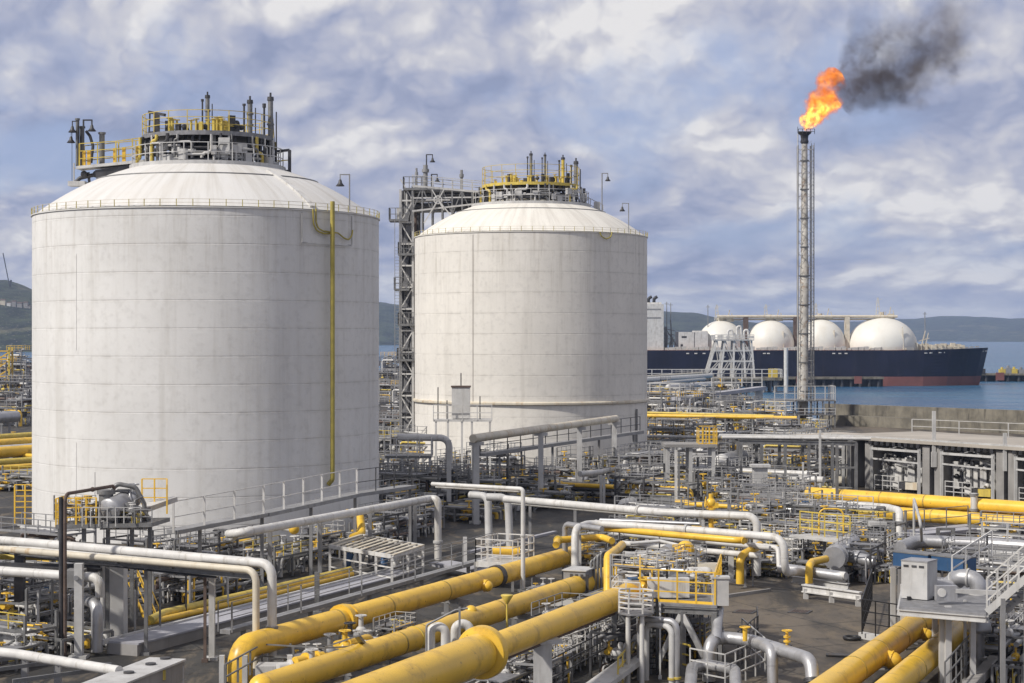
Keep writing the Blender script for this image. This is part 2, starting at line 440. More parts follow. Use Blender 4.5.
def blob(px, py, sx, sy, amp):
    a0 = math.atan((px - 512) / F); e0 = math.atan((HY - py) / F)
    x = wt.m('DIVIDE', wt.m('SUBTRACT', az, a0), sx / F); y = wt.m('DIVIDE', wt.m('SUBTRACT', el, e0), sy / F)
    r2 = wt.m('ADD', wt.m('MULTIPLY', x, x), wt.m('MULTIPLY', y, y))
    return wt.m('MULTIPLY', wt.m('EXPONENT', wt.m('MULTIPLY', r2, -1)), amp)
tot = None
for b_ in SKYBLOBS if 'SKYBLOBS' in globals() else [
        (370, 140, 80, 40, .20), (570, 45, 90, 35, .10), (725, 140, 55, 30, .13), (30, 235, 80, 35, .16), (880, 185, 60, 25, .08), (640, 110, 80, 40, .04),
        (60, 60, 140, 70, -.05), (40, 160, 80, 30, -.16), (900, 40, 130, 70, -.10), (610, 185, 60, 40, -.10), (700, 250, 90, 40, -.12),
        (200, 30, 120, 40, -.04), (450, 200, 80, 50, .06), (880, 115, 80, 35, -.06), (1005, 205, 40, 25, .12), (960, 130, 120, 60, -.06), (800, 60, 120, 60, -.06), (870, 240, 160, 22, -.12), (720, 292, 120, 12, .10), (930, 285, 120, 10, .12), (800, 312, 260, 10, .05)]:
    v = blob(*b_); tot = v if tot is None else wt.m('ADD', tot, v)
val = wt.m('ADD', wt.m('ADD', wt.m('MULTIPLY', wt.m('SUBTRACT', big, .5), .72), wt.m('MULTIPLY', wt.m('SUBTRACT', puff, .22), .58)), wt.m('ADD', wt.m('MULTIPLY', tot, .85), wt.m('MULTIPLY', fineb, .14)))
val = wt.m('ADD', wt.m('ADD', val, wt.m('MULTIPLY', wt.m('SUBTRACT', puff, puff2), .9)), VOFF)
cr = wt.new('ShaderNodeValToRGB'); wt.put(cr.inputs[0], val)
def lin(c): return tuple(((v / 255 + .055) / 1.055) ** 2.4 for v in c)
el_ = cr.color_ramp.elements
stops = [(.27, (152, 162, 192)), (.41, (171, 178, 204)), (.53, (193, 196, 213)), (.63, (214, 214, 222)), (.74, (242, 240, 240))]
for k, (p_, c_) in enumerate(stops):
    e = el_[k] if k < 2 else el_.new(p_)
    e.position = p_; e.color = lin(c_) + (1,)
gap = wt.step(wt.m('SUBTRACT', wt.noise(wt.vm('ADD', strat, Vector((7.3, 2.2, .4))), 5.5, 7, .55), wt.m('MULTIPLY', tot, .8)), .51, .66)
blue = wt.mix(wt.step(el, 0.0, .16), lin((176, 192, 226)), lin((166, 184, 226)))
skyc = wt.mix(.85, wt.mix(1.0, sky.outputs[0], (.12, .12, .12), 'MULTIPLY'), blue)
res = wt.mix(wt.m('MULTIPLY', wt.m('MULTIPLY', gap, wt.step(el, .015, .07)), .75), cr.outputs[0], skyc)
hz = wt.m('MULTIPLY', wt.m('SUBTRACT', 1, wt.step(el, .0, .04)), .38)
res = wt.mix(hz, res, lin((183, 194, 221)))
zen = wt.m('MULTIPLY_ADD', wt.step(el, .2, 1.0), ZEN, 1.0)           # overcast sky: brighter overhead
res = wt.mix(1.0, res, wt.mix(wt.step(el, .15, .6), (1, 1, 1), (1.06, 1.0, .90)), 'MULTIPLY'); res = wt.mix(1.0, res, wt.vm('MULTIPLY', Vector((1, 1, 1)), zen), 'MULTIPLY')
wt.put(bg.inputs[0], wt.vm('MULTIPLY', res, Vector((10, 10, 10)))); bg.inputs[1].default_value = .1 * SKYK
SC.view_settings.view_transform = 'Standard'; SC.view_settings.look = 'None'; SC.view_settings.exposure = EXPO; SC.view_settings.gamma = 1
SC.cycles.use_denoising = True
try: SC.cycles.denoiser = 'OPENIMAGEDENOISE'
except Exception: pass
SC.cycles.max_bounces = 6; SC.cycles.diffuse_bounces = 3; SC.cycles.glossy_bounces = 3; SC.cycles.volume_bounces = 0; SC.cycles.transparent_max_bounces = 8
SC.cycles.volume_step_rate = 1.0; SC.cycles.volume_max_steps = 128

# ================================================================== ground, sea, hills, air
def q2(px, D): v = Q(px, D); return (v.x, v.y)
shore = [(-1500, -80), (420, -80), (420, 10), (106.6, 374.6), (73, 413.7), q2(770, 470), q2(700, 560), q2(640, 640), q2(430, 1040), q2(372, 1080), q2(-60, 1420), (-1500, 1500)]
struct('ground', MB().prism(shore, -6, 0), 'asphalt')
struct('sea', MB().add([(-8500, -250, -3), (8500, -250, -3), (8500, 13300, -3), (-8500, 13300, -3)], [(0, 1, 2, 3)]), 'water')
def lerp_prof(pr, x):
    for (a, ya), (b, yb) in zip(pr, pr[1:]):
        if a <= x <= b:
            t = (x - a) / (b - a); t = t * t * (3 - 2 * t); return ya + (yb - ya) * t
    return pr[0][1] if x < pr[0][0] else pr[-1][1]
def hills(name, D, prof, depth, seed, rough):
    from mathutils import noise as mn
    px0, px1 = prof[0][0], prof[-1][0]; n = 150; rows = 15
    vs = []
    for j in range(rows):
        v = j / (rows - 1); off = (v - .62) * depth * 2
        shp = max(0, math.sin(math.pi * min(1, v / .62) / 2)) ** .8 if v <= .62 else max(0, math.cos(math.pi * (v - .62) / .38 / 2))
        for i in range(n + 1):
            px = px0 + (px1 - px0) * i / n
            X = (px - 512) * D / F; Y = D + off
            top = ZD(lerp_prof(prof, px), D) + 3
            e = mn.fractal(Vector((X / 260 + seed, Y / 260, seed)), 1.0, 2.1, 5)
            endf = min(1, i / 8, (n - i) / 8)
            z = -4 + max(0, (top + 1) * shp * endf * (1 + rough * e * (.35 + .65 * math.sin(math.pi * min(1, v * 1.1)))))
            vs.append((X, Y, z))
    fs = [(j * (n + 1) + i, j * (n + 1) + i + 1, (j + 1) * (n + 1) + i + 1, (j + 1) * (n + 1) + i) for j in range(rows - 1) for i in range(n)]
    return struct(name, MB().add(vs, fs, True), 'hill_wood')
hills('hills', 3600, [(-520, 302), (-100, 284), (0, 281), (14, 284), (32, 291), (100, 298), (200, 300), (340, 318)], 700, 1.3, .10)
hills('hills', 6000, [(230, 312), (300, 306), (380, 303), (398, 305), (415, 309), (500, 308), (650, 311), (690, 313), (725, 320), (780, 327), (840, 333)], 800, 4.1, .07)
hills('hills', 10800, [(560, 328), (700, 323), (850, 322), (900, 319), (950, 316), (985, 317), (1005, 319), (1060, 317), (1200, 321), (1500, 326)], 1300, 7.7, .06)
hills('hills', 9200, [(945, 338), (985, 333.5), (1010, 331), (1060, 331), (1500, 330)], 500, 9.2, .08)
hm, hn, hb = base_mat('pale_haze'); hm.node_tree.nodes.remove(hb)
pv = hn.new('ShaderNodeVolumePrincipled'); pv.inputs['Color'].default_value = (.50, .66, 1.0, 1); pv.inputs['Density'].default_value = 6.5e-5; pv.inputs['Anisotropy'].default_value = .1
hn.l.new(pv.outputs[0], hm.node_tree.nodes['Material Output'].inputs['Volume'])
M['haze'] = hm
hz_o = MB().box((0, 6530, 126), (17600, 13800, 266)).build('haze', 'haze'); hz_o['kind'] = 'stuff'

# houses on the far left hillside
def house(px, py, D, wdt, colour, label):
    c = VX(px, py, D); t = thing('hillside_house', label, 'house', c, 'houses on the far hillside')
    w2, d2, h2 = wdt, wdt * .7, wdt * .55
    MB().box(c + Vector((0, 0, h2 / 2 - 6)), (w2, d2, h2 + 12)).build('wall', 'concrete' if px > 12 else colour, t)
    x, y, z = c.x, c.y, c.z + h2
    MB().add([(x - w2 * .56, y - d2 * .58, z), (x + w2 * .56, y - d2 * .58, z), (x + w2 * .56, y + d2 * .58, z), (x - w2 * .56, y + d2 * .58, z), (x - w2 * .56, y, z + w2 * .25), (x + w2 * .56, y, z + w2 * .25)],
             [(0, 1, 5, 4), (2, 3, 4, 5), (1, 2, 5), (3, 0, 4), (3, 2, 1, 0)]).build('roof', 'rust', t)
HL = [(3, 303, 14, 'cream'), (9, 305, 11, 'white'), (14, 304, 12, 'cream'), (20, 306, 14, 'white'), (26, 305, 12, 'cream'), (29, 308, 10, 'white')]
for px, py, wd, cc in HL:
    house(px, py, 3130, wd * .62, cc, 'small pale house with dull roof on far hillside at left edge')

# ================================================================== ship at the jetty
S = 862 / F
def sx(px): return (px - 512) * S
SY = 862.0
ship = thing('gas_carrier', 'navy blue gas carrier ship with four white spherical cargo tanks moored at the jetty', 'ship', (sx(770), SY, -3))
def hull(z0, z1, grow):
    st = [(548, .55), (560, .8), (580, 1), (800, 1), (880, 1), (915, .93), (940, .74), (958, .5), (972, .22), (979, .02)]
    zs = [z0 + (z1 - z0) * k / 8 for k in range(9)]
    vs = []
    for z in zs:
        rake = max(0, (z + 3) / 18.5)
        for px, hb in st:
            f = max(0, min(1, (px - 900) / 79))
            X = sx(px) + rake * f * 4.6 + (0 if z > 2 or px < 970 else 0)
            hbz = hb ** (1.25 - .55 * rake) * 18
            zz = z + (f * 1.4 * max(0, (z - 6) / 8) if z > 6 else 0)
            vs.append((X, SY - hbz - grow, zz)); vs.append((X, SY + hbz + grow, zz))
    n = len(st); fs = []
    for k in range(8):
        for i in range(n - 1):
            a = (k * n + i) * 2; b = a + 2; c = a + n * 2; d = c + 2
            fs += [(a, b, d, c), (b + 1, a + 1, c + 1, d + 1)]
        a = k * n * 2; fs.append((a + 1, a, a + n * 2, a + n * 2 + 1))
        e = (k * n + n - 1) * 2; fs.append((e, e + 1, e + n * 2 + 1, e + n * 2))
    top = 8 * n * 2
    for i in range(n - 1): fs.append((top + i * 2, top + i * 2 + 2, top + i * 2 + 3, top + i * 2 + 1))
    return MB().add(vs, fs)
hull(1.4, 13.6, 0).build('hull', 'hull', ship)
hull(-6, 1.4, .02).build('boot_top', 'boot', ship)
dk = MB(); dk.box((sx(735), SY, 13.72), (sx(900) - sx(570), 34, .2)); dk.box((sx(925), SY, 13.72), (24, 20, .2)); dk.build('deck', 'deckred', ship)
bw = MB()
for k in range(9):
    bw.box((sx(925) + k * 2.9, SY - 17.4 + k * 1.35, 14.4 + k * .12), (2.2, .2, .5), .42)
bw.rails([(sx(640), SY - 17.7, 13.7), (sx(905), SY - 17.7, 13.7)], 1.2, 4, .06, 2); bw.build('bulwark', 'cream', ship)
for px in (684, 692, 700, 707, 759, 763, 827, 833, 839, 917, 922, 931, 936, 970, 976, 980):
    f = max(0, px - 905) / 74
    z = 12.3 + f * 1.0
    MB().box((sx(px) + f * 2, SY - 18.06 + (0 if f == 0 else f ** 1.6 * 14.5), z), (1.3, .5, .5), .0 if f == 0 else .35 + f * .4).build('fairlead', 'white', ship)
for px, R, ty in ((721, 11.3, 320.5), (770, 11.6, 320), (820, 12.0, 319), (882, 16.6, 317.5)):
    zt = 20 - (ty - HY) * S; zc = max(zt - R, 12.8)
    pr = [(R * 1.0, 13.7)] if zc > 13.7 else [(math.sqrt(max(0, R * R - (13.7 - zc) ** 2)), 13.7)]
    pr += [(R * math.cos(a), zc + R * math.sin(a)) for a in [max(0, (13.75 - zc) / R) + (math.pi / 2 - max(0, (13.75 - zc) / R)) * k / 16 for k in range(17)]]
    pr[-1] = (.01, zt)
    if px > 850:
        zc = 15.6; vr = zt - zc; a0_ = math.asin((13.7 - zc) / vr)
        pr = [(max(.01, R * math.cos(a)), zc + vr * math.sin(a)) for a in [a0_ + (math.pi / 2 - a0_) * k / 18 for k in range(19)]]
    d = MB().lathe(pr, (sx(px), SY, 0), 48).build('cargo_tank', 'domewhite', ship)
    mb = MB(); mb.cyl((sx(px), SY, zt - .4), (sx(px), SY, zt + 1.1), 2.2); mb.cyl((sx(px), SY, zt + 1.1), (sx(px), SY, zt + 2.6), 1.1)
    mb.box((sx(px) + 4, SY - 1, zt + .6), (3, 2, 2.4)); mb.bar((sx(px) + 3, SY - 1, zt), (sx(px) + 4, SY - 1, zt + 5), .4); mb.bar((sx(px) + 6, SY - 1, zt - .6), (sx(px) + 5, SY - 1, zt + 3.4), .35)
    for a in range(5): mb.bar((sx(px) + 1.8 * math.cos(a), SY + 1.8 * math.sin(a), zt), (sx(px) + 1.8 * math.cos(a), SY + 1.8 * math.sin(a), zt + 2.8), .2)
    mb.build('tank_dome', 'cream', d)
    tw = MB(); h = 9.5 if px > 850 else 7.5
    for s_ in (-1, 1): tw.bar((sx(px) - 2 + s_ * 1.0, SY, zt), (sx(px) - 2 + s_ * .2, SY, zt + h), .4)
    for k in range(4): tw.bar((sx(px) - 2.8, SY, zt + 1 + k * h / 5), (sx(px) - 1.2, SY, zt + 1.8 + k * h / 5), .3)
    tw.bar((sx(px) - 3.2, SY, zt + h * .8), (sx(px) + .2, SY, zt + h * .95), .16); tw.build('mast', 'white', d)
    st_ = MB().bar((sx(px) + R * .5, SY - R * .9, 14), (sx(px) + R * .12, SY - 2, zt), .5).bar((sx(px) + R * .42, SY - R * .92, 14), (sx(px) + R * .42, SY - R * .80, zc + R * .55), .45)
    st_.build('stair', 'cream', d)
g = MB(); zg = 20 - (316.5 - HY) * S
g.tube([(sx(716), SY - 3, zg), (sx(896), SY - 3, zg)], .65, 8); g.tube([(sx(716), SY - 1.2, zg - 1.4), (sx(880), SY - 1.2, zg - 1.4)], .4, 8); g.box((sx(805), SY - 2, zg - .7), (sx(890) - sx(718), 2.6, .3))
g.build('pipe_gantry', 'cream', ship)
for px in (745, 795, 846):
    MB().box((sx(px), SY - 2.5, (zg + 13) / 2), (2.3, 2.3, zg - 13.4)).build('gantry_column', 'cream' if px > 800 else 'rust', ship)
ss = MB(); ss.box((sx(651), SY, 24.5), (sx(661) - sx(641), 30, 22)); ss.box((sx(651), SY, 35.9), (8, 26, .9)); sso = ss.build('superstructure', 'white', ship)
for k in range(2): MB().box((sx(651), SY - 15.01, 29 + k * 4), (7.2, .1, .7)).build('window', 'grey', sso)
fn = MB()
for k, dx in ((0, -.6), (1, 1.6)): fn.tube([(sx(650) + dx * 1.2, SY, 36), (sx(650) + dx * 1.2, SY, 38.5 + k * .0), (sx(650) + dx * 1.2 + 1.6, SY, 39.3)], .75, 10)
fn.build('funnel', 'black', ship)
dh = MB(); dh.box((sx(691), SY - 2, 18.1), (sx(706) - sx(677), 18, 8.6)); dh.box((sx(699), SY - 2, 22.6), (6, 10, .8)); dho = dh.build('deck_house', 'white', ship)
MB().box((sx(682), SY - 11.02, 20), (2.4, .1, .9)).build('window', 'dark', dho); MB().box((sx(679.5), SY - 11.02, 15.6), (1.1, .1, 2)).build('door', 'dark', dho); MB().box((sx(692), SY - 11.02, 18.1), (.25, .1, 8.2)).build('drain_pipe', 'dark', dho)
for px, ty in ((666, 302), (670, 303), (707, 305), (923, 312)):
    MB().bar((sx(px), SY - 4, 13.6), (sx(px), SY - 4, 20 - (ty - HY) * S), .35).bar((sx(px) - 1, SY - 4, 19 - (ty - HY) * S), (sx(px) + 1, SY - 4, 19 - (ty - HY) * S), .25).build('mast', 'grey', ship)
cr = MB()
cr.bar((sx(664), SY - 8, 13.6), (sx(664), SY - 8, 25), 1.1); cr.bar((sx(664), SY - 8, 24), (sx(675), SY - 8, 16), .5); cr.bar((sx(671), SY - 8, 13.6), (sx(669), SY - 8, 28), .6)
for k in range(6): cr.bar((sx(660 + k * 2.5), SY - 9, 13.6), (sx(661 + k * 2.5), SY - 9, 17 + (k * 7) % 5), .5)
for k in range(5): cr.bar((sx(660), SY - 9, 15 + k * 2.3), (sx(673), SY - 9, 14.6 + k * 2.1), .3)
cr.build('deck_crane', 'steel', ship)
fo = MB()
for k in range(22): fo.box((sx(906 + k * 2.6), SY - 9 + (k * 5) % 9, 14.8 + (k % 3) * .3), (1.6 + (k % 4) * .5, 2, 1.6 + ((k * 7) % 5) * .5))
fo.bar((sx(918), SY - 5, 14), (sx(923), SY - 5, 23), .4).bar((sx(922), SY - 5, 14), (sx(926), SY - 5, 22), .35).bar((sx(916), SY - 5, 18), (sx(927), SY - 5, 19.5), .3)
fo.build('deck_winches', 'cream', ship)
bk = MB()
for k in range(40): bk.box((sx(664 + k * 5.6), SY - 15.5, 14.4), (1.5 + (k * 3) % 4 * .6, 1.5, 1.1 + (k * 5) % 4 * .4))
bk.build('deck_fittings', 'pale', ship)

# jetty in front of the ship, breakwater behind the bow
def jetty(name, label, px0, px1, D0, D1, z, col, wdt, piles):
    a, b = Q(px0, D0, z), Q(px1, D1, z); t = thing(name, label, 'jetty', (a + b) / 2 * 1.0 + Vector((0, 0, -3 - z)))
    MB().bar(a + Vector((0, 0, -.5)), b + Vector((0, 0, -.5)), wdt, 1.0).build('deck', col, t)
    for k in range(piles):
        q = a.lerp(b, (k + .5) / piles)
        MB().cyl(Vector((q.x, q.y - wdt * .3, -7)), Vector((q.x, q.y - wdt * .3, z - 1)), .8, 8).build('pile', 'dark', t)
    return t, a, b
j, a, b = jetty('jetty', 'low brown concrete jetty on dark piles in front of the ship hull', 645, 882, 832, 836, 1.5, 'seawall', 8, 26)
MB().box((a + b) / 2 + Vector((0, 1.5, -3)), ((b - a).length, 3, 4.6)).build('fender_wall', 'black', j)
for px in (858, 800): MB().box(Q(px, 829.5, .2), (3.4, .8, 3.4)).build('fender', 'boot', j)
j, a, b = jetty('jetty', 'dark breakwater pier with red fender beyond the bow of the ship', 958, 1110, 935, 930, 1.2, 'seawall', 8, 14)
MB().box((a + b) / 2 + Vector((0, 1.5, -2.6)), ((b - a).length, 3, 4.6)).build('fender_wall', 'black', j)
MB().box(Q(1000, 927.5, -.3), (4.2, .8, 4)).build('fender', 'boot', j)
for k, (px, hh, cc) in enumerate(((1002, 2.2, 'yellow2'), (1008, 3.0, 'grey'), (1014, 2.4, 'yellow2'), (982, 2.4, 'dark'), (1021, 2.2, 'grey'))):
    MB().box(Q(px, 931, 1.2 + hh / 2), (3, 2.4, hh)).cyl(Q(px, 931, 1.2 + hh), Q(px, 931, 2.2 + hh), .7, 8).build('mooring_winch', cc, j)

# ================================================================== storage tanks
def tank(name, label, C, R, h, m_shell, m_dome, rise):
    C = Vector(C); t = thing(name, label, 'storage tank', C)
    MB().lathe([(R, 0), (R, h)], C, 160).build('shell', m_shell, t)
    MB().lathe([(R, h - .12), (R + .12, h - .12), (R + .12, h), (R - .6, h + .02)], C, 160, None, False).build('rim', m_dome, t)
    Rs = (R * R + rise * rise) / (2 * rise); zc = h - .15 + rise - Rs
    pr = []
    for k in range(25):
        r = (R - .3) * (1 - k / 24); pr.append((max(r, .01), zc + math.sqrt(Rs * Rs - r * r)))
    MB().lathe(pr, C, 160).build('dome', m_dome, t)
    def dz(r): return C.z + zc + math.sqrt(Rs * Rs - r * r)
    rb = MB().ring(C + Vector((0, 0, dz(11.6) - C.z + .02)), 11.6, .09, (0, 0, 1), 96, 6); rb.build('dome_ring', 'steel', t)
    gr = MB(); n = 72; pts = [C + Vector(((R + .05) * math.cos(2 * math.pi * k / n), (R + .05) * math.sin(2 * math.pi * k / n), h + .02)) for k in range(n + 1)]
    for a, b in zip(pts, pts[1:]):
        for z in (.35, .68): gr.bar(a + Vector((0, 0, z)), b + Vector((0, 0, z)), .035)
    g = gr.build('guard_rail', 'cream', t)
    for q in pts[:-1]: MB().bar(q, q + Vector((0, 0, .7)), .07).build('post', 'olive', g)
    toC = Vector((-C.x, -C.y, 0)).normalized(); rt = Vector((-toC.y, toC.x, 0))
    def pol(r, th, z): return C + toC * (r * math.cos(th)) + rt * (r * math.sin(th)) + Vector((0, 0, z))
    def wth(px, r=None):
        lo, hi = -1.6, 1.6; r = r or R
        for _ in range(50):
            md = (lo + hi) / 2; q = pol(r, md, 0)
            if 512 + q.x / q.y * F < px: lo = md
            else: hi = md
        return lo
    return t, pol, wth, dz
C1 = Vector((-32.29, 191.3, 0)); C2 = Vector((2.95, 281, 0)); R1 = R2 = 18.1
h1, h2 = 32.6, 35.5
t1, pol1, wth1, dz1 = tank('storage_tank', 'large white concrete gas storage tank with domed roof, the nearer and wider of two', C1, R1, h1, 'tank1', 'dome1', 6.4)
t2, pol2, wth2, dz2 = tank('storage_tank', 'cream white domed storage tank with a ledge near its base, farther of two', C2, R2, h2, 'tank2', 'dome2', 6.4)
if pol1(R1, .5, 0).x < pol1(R1, -.5, 0).x: raise RuntimeError('polar flipped')
# seams and conduits
def vline(t, pol, th, z0, z1, r, m, name='conduit', R=18.1, off=.0): return MB().bar(pol(R + off, th, z0), pol(R + off, th, z1), r * 2).build(name, m, t)
a = wth1(76.5); vline(t1, pol1, a, ZD(350, 179), ZD(255, 179), .02, 'pale'); vline(t1, pol1, a, ZD(500, 179), ZD(441, 179), .02, 'pale')
a = wth1(95); vline(t1, pol1, a, ZD(494, 178), ZD(470, 178), .025, 'grey')
a = wth2(473); vline(t2, pol2, a, 10.4, h2 - .4, .035, 'rust')
# ledge round the second tank and darker foot below it
MB().lathe([(R2, 9.95), (R2 + .38, 10.1), (R2 + .38, 10.35), (R2, 10.5)], C2, 128, None, False).build('ledge', 'cream', t2)
MB().box(pol2(R2 + .1, wth2(636), 5.6), (.3, .5, 7)).build('foot_buttress', 'steel', t2)
# yellow down pipe and looping conduits on the first tank
th = wth1(332.5, R1 + .75)
dp = [pol1(R1 + .75, th, h1 + .9), pol1(R1 + .75, th, ZD(478, 181)), pol1(R1 + .2, th, ZD(483, 181))]
tpipe = pipe('yellow vertical pipe clipped to the wall of the larger tank', dp, .23, 'olive', 'drain_pipe', elbow=.5)
def wallpt(px, py, off=.3):
    a = wth1(px, R1 + off); q = pol1(R1 + off, a, 0); return pol1(R1 + off, a, ZD(py, q.y))
for k, pts in enumerate(([(316, 209), (316, 222), (318, 228), (323, 231), (331, 232), (338, 233), (344, 238), (349, 240), (352, 235), (352.5, 230)],
                         [(313, 209), (313.5, 224), (317, 231), (324, 233.5), (331, 233.5)])):
    MB().tube([wallpt(*p) for p in pts], .085, 6, True, .6).build('looped_cable', 'olive', t1)
MB().tube([wallpt(302, 212, .08), wallpt(302, 242, .08), wallpt(352, 245, .08), wallpt(352, 216, .08)], .05, 6, True, .1).build('conduit', 'pale', t1)
MB().tube([wallpt(*p) for p in ((302, 213), (302, 243), (320, 244), (352, 246))], .035, 6, True, .1).build('conduit', 'pale', t1)
def wallpt2(px, py, off=.3):
    a = wth2(px, R2 + off); q = pol2(R2 + off, a, 0); return pol2(R2 + off, a, ZD(py, q.y))
MB().tube([wallpt2(*p) for p in ((600, 232), (601, 236), (606, 239), (611, 237), (612, 232))], .09, 6, True, .6).build('looped_cable', 'olive', t2)
# white trough running down the first dome
tr = MB()
for k in range(12):
    r0, r1 = 10.4 + k * .6, 10.4 + (k + 1) * .6; th0 = .62
    tr.bar(pol1(r0, th0, dz1(r0) + .12), pol1(r1, th0, dz1(r1) + .12), .6, .22)
tr.build('dome_trough', 'white', t1)
# lamps on poles along the tank rims
def lamp(label, base, h, arm, m='grey', r=.07):
    b = Vector(base); t = thing('lamp_post', label, 'lamp', b, 'floodlights on poles')
    e = b + Vector((arm, 0, h))
    MB().cyl(b, b + Vector((0, 0, h)), r, 8).build('pole', m, t)
    MB().bar(b + Vector((0, 0, h - .06)), e + Vector((0, 0, -.06)), r * 1.5).bar(e + Vector((0, 0, 0)), e - Vector((0, 0, .7)), r * 1.4).build('arm', m, t)
    MB().lathe([(.1, 0), (.16, -.12), (.2, -.35), (.46, -.68), (.42, -.7), (.01, -.55)], e - Vector((0, 0, .55)), 14).build('lamp_shade', 'dark', t)
    return t
a = wth1(349.5, R1 - .6); q = pol1(R1 - .6, a, h1); lamp('floodlight on a tall thin pole at the right rim of the larger tank', q, ZD(174, q.y) - h1, -.95)
q = Q(602, 279, 0); lamp('floodlight on a tall pole standing on the dome of the cream tank', (q.x, q.y, h2 + 3.2), ZD(173, 279) - h2 - 3.2, .9, 'grey', .09)
a = wth2(628.6, R2 - .5); q = pol2(R2 - .5, a, h2); lamp('floodlight on a short pole at the right rim of the cream tank', q, ZD(203, q.y) - h2, -.95)
# ================================================================== platforms on the tank roofs
def arc(pol, r, z, a0, a1, n): return [pol(r, a0 + (a1 - a0) * k / n, z) for k in range(n + 1)]
def vent(label, base, h, r, group, m='steel'):
    b = Vector(base); t = thing('vent_stack', label, 'vent pipe', b, group)
    r *= .62
    MB().cyl(b, b + Vector((0, 0, h)), r, 12).build('pipe_run', m, t)
    MB().cyl(b + Vector((0, 0, h - r)), b + Vector((0, 0, h + r * .4)), r * 1.3, 12, r * 1.2).cyl(b + Vector((0, 0, h + r * .4)), b + Vector((0, 0, h + r * 2)), r * .4, 8).build('vent_cap', 'dark', t)
    for k in (.3, .62): MB().flange(b + Vector((0, 0, h * k)), (0, 0, 1), r * 1.45, r * .6).build('flange', m, t)
    MB().cyl(b + Vector((-r * 2.4, 0, 0)), b + Vector((-r * 2.4, 0, h * .86)), r * .4, 8).cyl(b + Vector((-r * 2.4, 0, h * .86)), b + Vector((-r * 2.4, 0, h * .92)), r * .7, 8).cyl(b + Vector((r * 2.2, 0, 0)), b + Vector((r * 2.2, 0, h * .8)), r * .25, 8).build('side_tube', 'dark', t)
    return t
def roof_platform(name, label, pol, dz, rtop, zdeck, rlow, railh, ym, seed):
    rnd = random.Random(seed)
    c = pol(0, 0, zdeck); t = thing(name, label, 'platform', c)
    n = 40
    MB().lathe([(rtop, zdeck - .45), (rtop, zdeck), (.01, zdeck)], pol(0, 0, 0), 48, None, False).build('deck', ym if ym == 'yellow2' else 'grating', t)
    lo = dz(rlow) + .05
    MB().lathe([(rlow + .3, lo - .5), (rlow + .3, lo + .25), (rlow - .6, lo + .3)], pol(0, 0, 0), 64, None, False).build('kerb_ring', 'pale', t)
    pts = arc(pol, rtop - .05, zdeck, 0, 2 * math.pi, n)
    for k in (1, 2, 3):
        rl = MB()
        for a, b in zip(pts, pts[1:]): rl.bar(a + Vector((0, 0, railh * k / 3)), b + Vector((0, 0, railh * k / 3)), .06)
        rl = rl.build('guard_rail', 'yellow2', t)
    for q in pts[:-1:2]: MB().bar(q, q + Vector((0, 0, railh)), .085).build('post', 'yellow2', rl)
    pts = arc(pol, rlow, lo + .2, 0, 2 * math.pi, n)
    for k in (1, 2):
        l2 = MB()
        for a, b in zip(pts, pts[1:]): l2.bar(a + Vector((0, 0, .95 * k)), b + Vector((0, 0, .95 * k)), .075)
        l2 = l2.build('guard_rail', 'pale', t)
    for q in pts[:-1:2]: MB().bar(q, q + Vector((0, 0, 1.95)), .10).build('post', 'pale', l2)
    for k in range(18):
        a = 2 * math.pi * k / 18 + .1
        MB().bar(pol(rtop - .5, a, lo - .3), pol(rtop - .5, a, zdeck - .3), .26).build('leg', 'dark' if k % 3 else 'steel', t)
    ms = MB()
    ms.lathe([(rtop * .55, lo - .3), (rtop * .35, zdeck - .5)], pol(0, 0, 0), 24)
    for r in (rtop - .5, rtop * .8): ms.ring(pol(0, 0, (lo + zdeck) / 2), r, .14, (0, 0, 1), 36, 6)
    for k in range(26):
        a = rnd.uniform(0, 2 * math.pi); r = rnd.uniform(rtop * .6, rlow - .4); z = rnd.uniform(lo + .2, zdeck - 1.0); s = rnd.uniform(.25, .7)
        ms.box(pol(r, a, z), (s, s, s * rnd.uniform(.5, 1.3)), a)
        b = a + rnd.uniform(.2, .6)
        ms.tube([pol(r, a, z), pol(r, (a + b) / 2, z), pol(r, b, z), pol(r, b, zdeck - .3)], rnd.uniform(.1, .22), 6)
    ms.build('pipework', 'dark', t)
    for k in range(16):
        a = -1.5 + 3.0 * k / 15 + rnd.uniform(-.06, .06); r = rlow - rnd.uniform(.3, 1.4); z = rnd.uniform(lo + .8, zdeck - .8); b = a + rnd.uniform(-.25, .25)
        MB().tube([pol(r, a, lo), pol(r, a, z), pol(r, b, z), pol(r, b, zdeck - .4)], rnd.uniform(.08, .18), 6).build('pipe_run', rnd.choice(('pale', 'white', 'steel', 'yellow2')), t)
    for k in range(14):
        m2 = MB()
        a = rnd.uniform(-1.4, 1.4); r = rlow - rnd.uniform(.4, 1.2); z = rnd.uniform(lo + .3, zdeck - 1.2)
        m2.box(pol(r, a, z), (rnd.uniform(.5, 1.1), .5, rnd.uniform(.6, 1.2)), a)
        m2.tube([pol(r, a, lo), pol(r, a, z), pol(r, a + .3, z)], .14, 6)
        m2.build('valve_body', 'pale', t)
    for k in range(16):
        m3 = MB()
        a = rnd.uniform(-1.5, 1.5); r = rnd.uniform(rtop * .3, rtop - .6); h = rnd.uniform(.5, 1.6)
        m3.cyl(pol(r, a, zdeck), pol(r, a, zdeck + h), rnd.uniform(.1, .22), 8); m3.wheel(pol(r, a, zdeck + h + .1), .32)
        if k % 3 == 0: m3.box(pol(r, a + .1, zdeck + h * .5), (.4, .35, h * .7), a)
        m3.build('valve', 'yellow2', t)
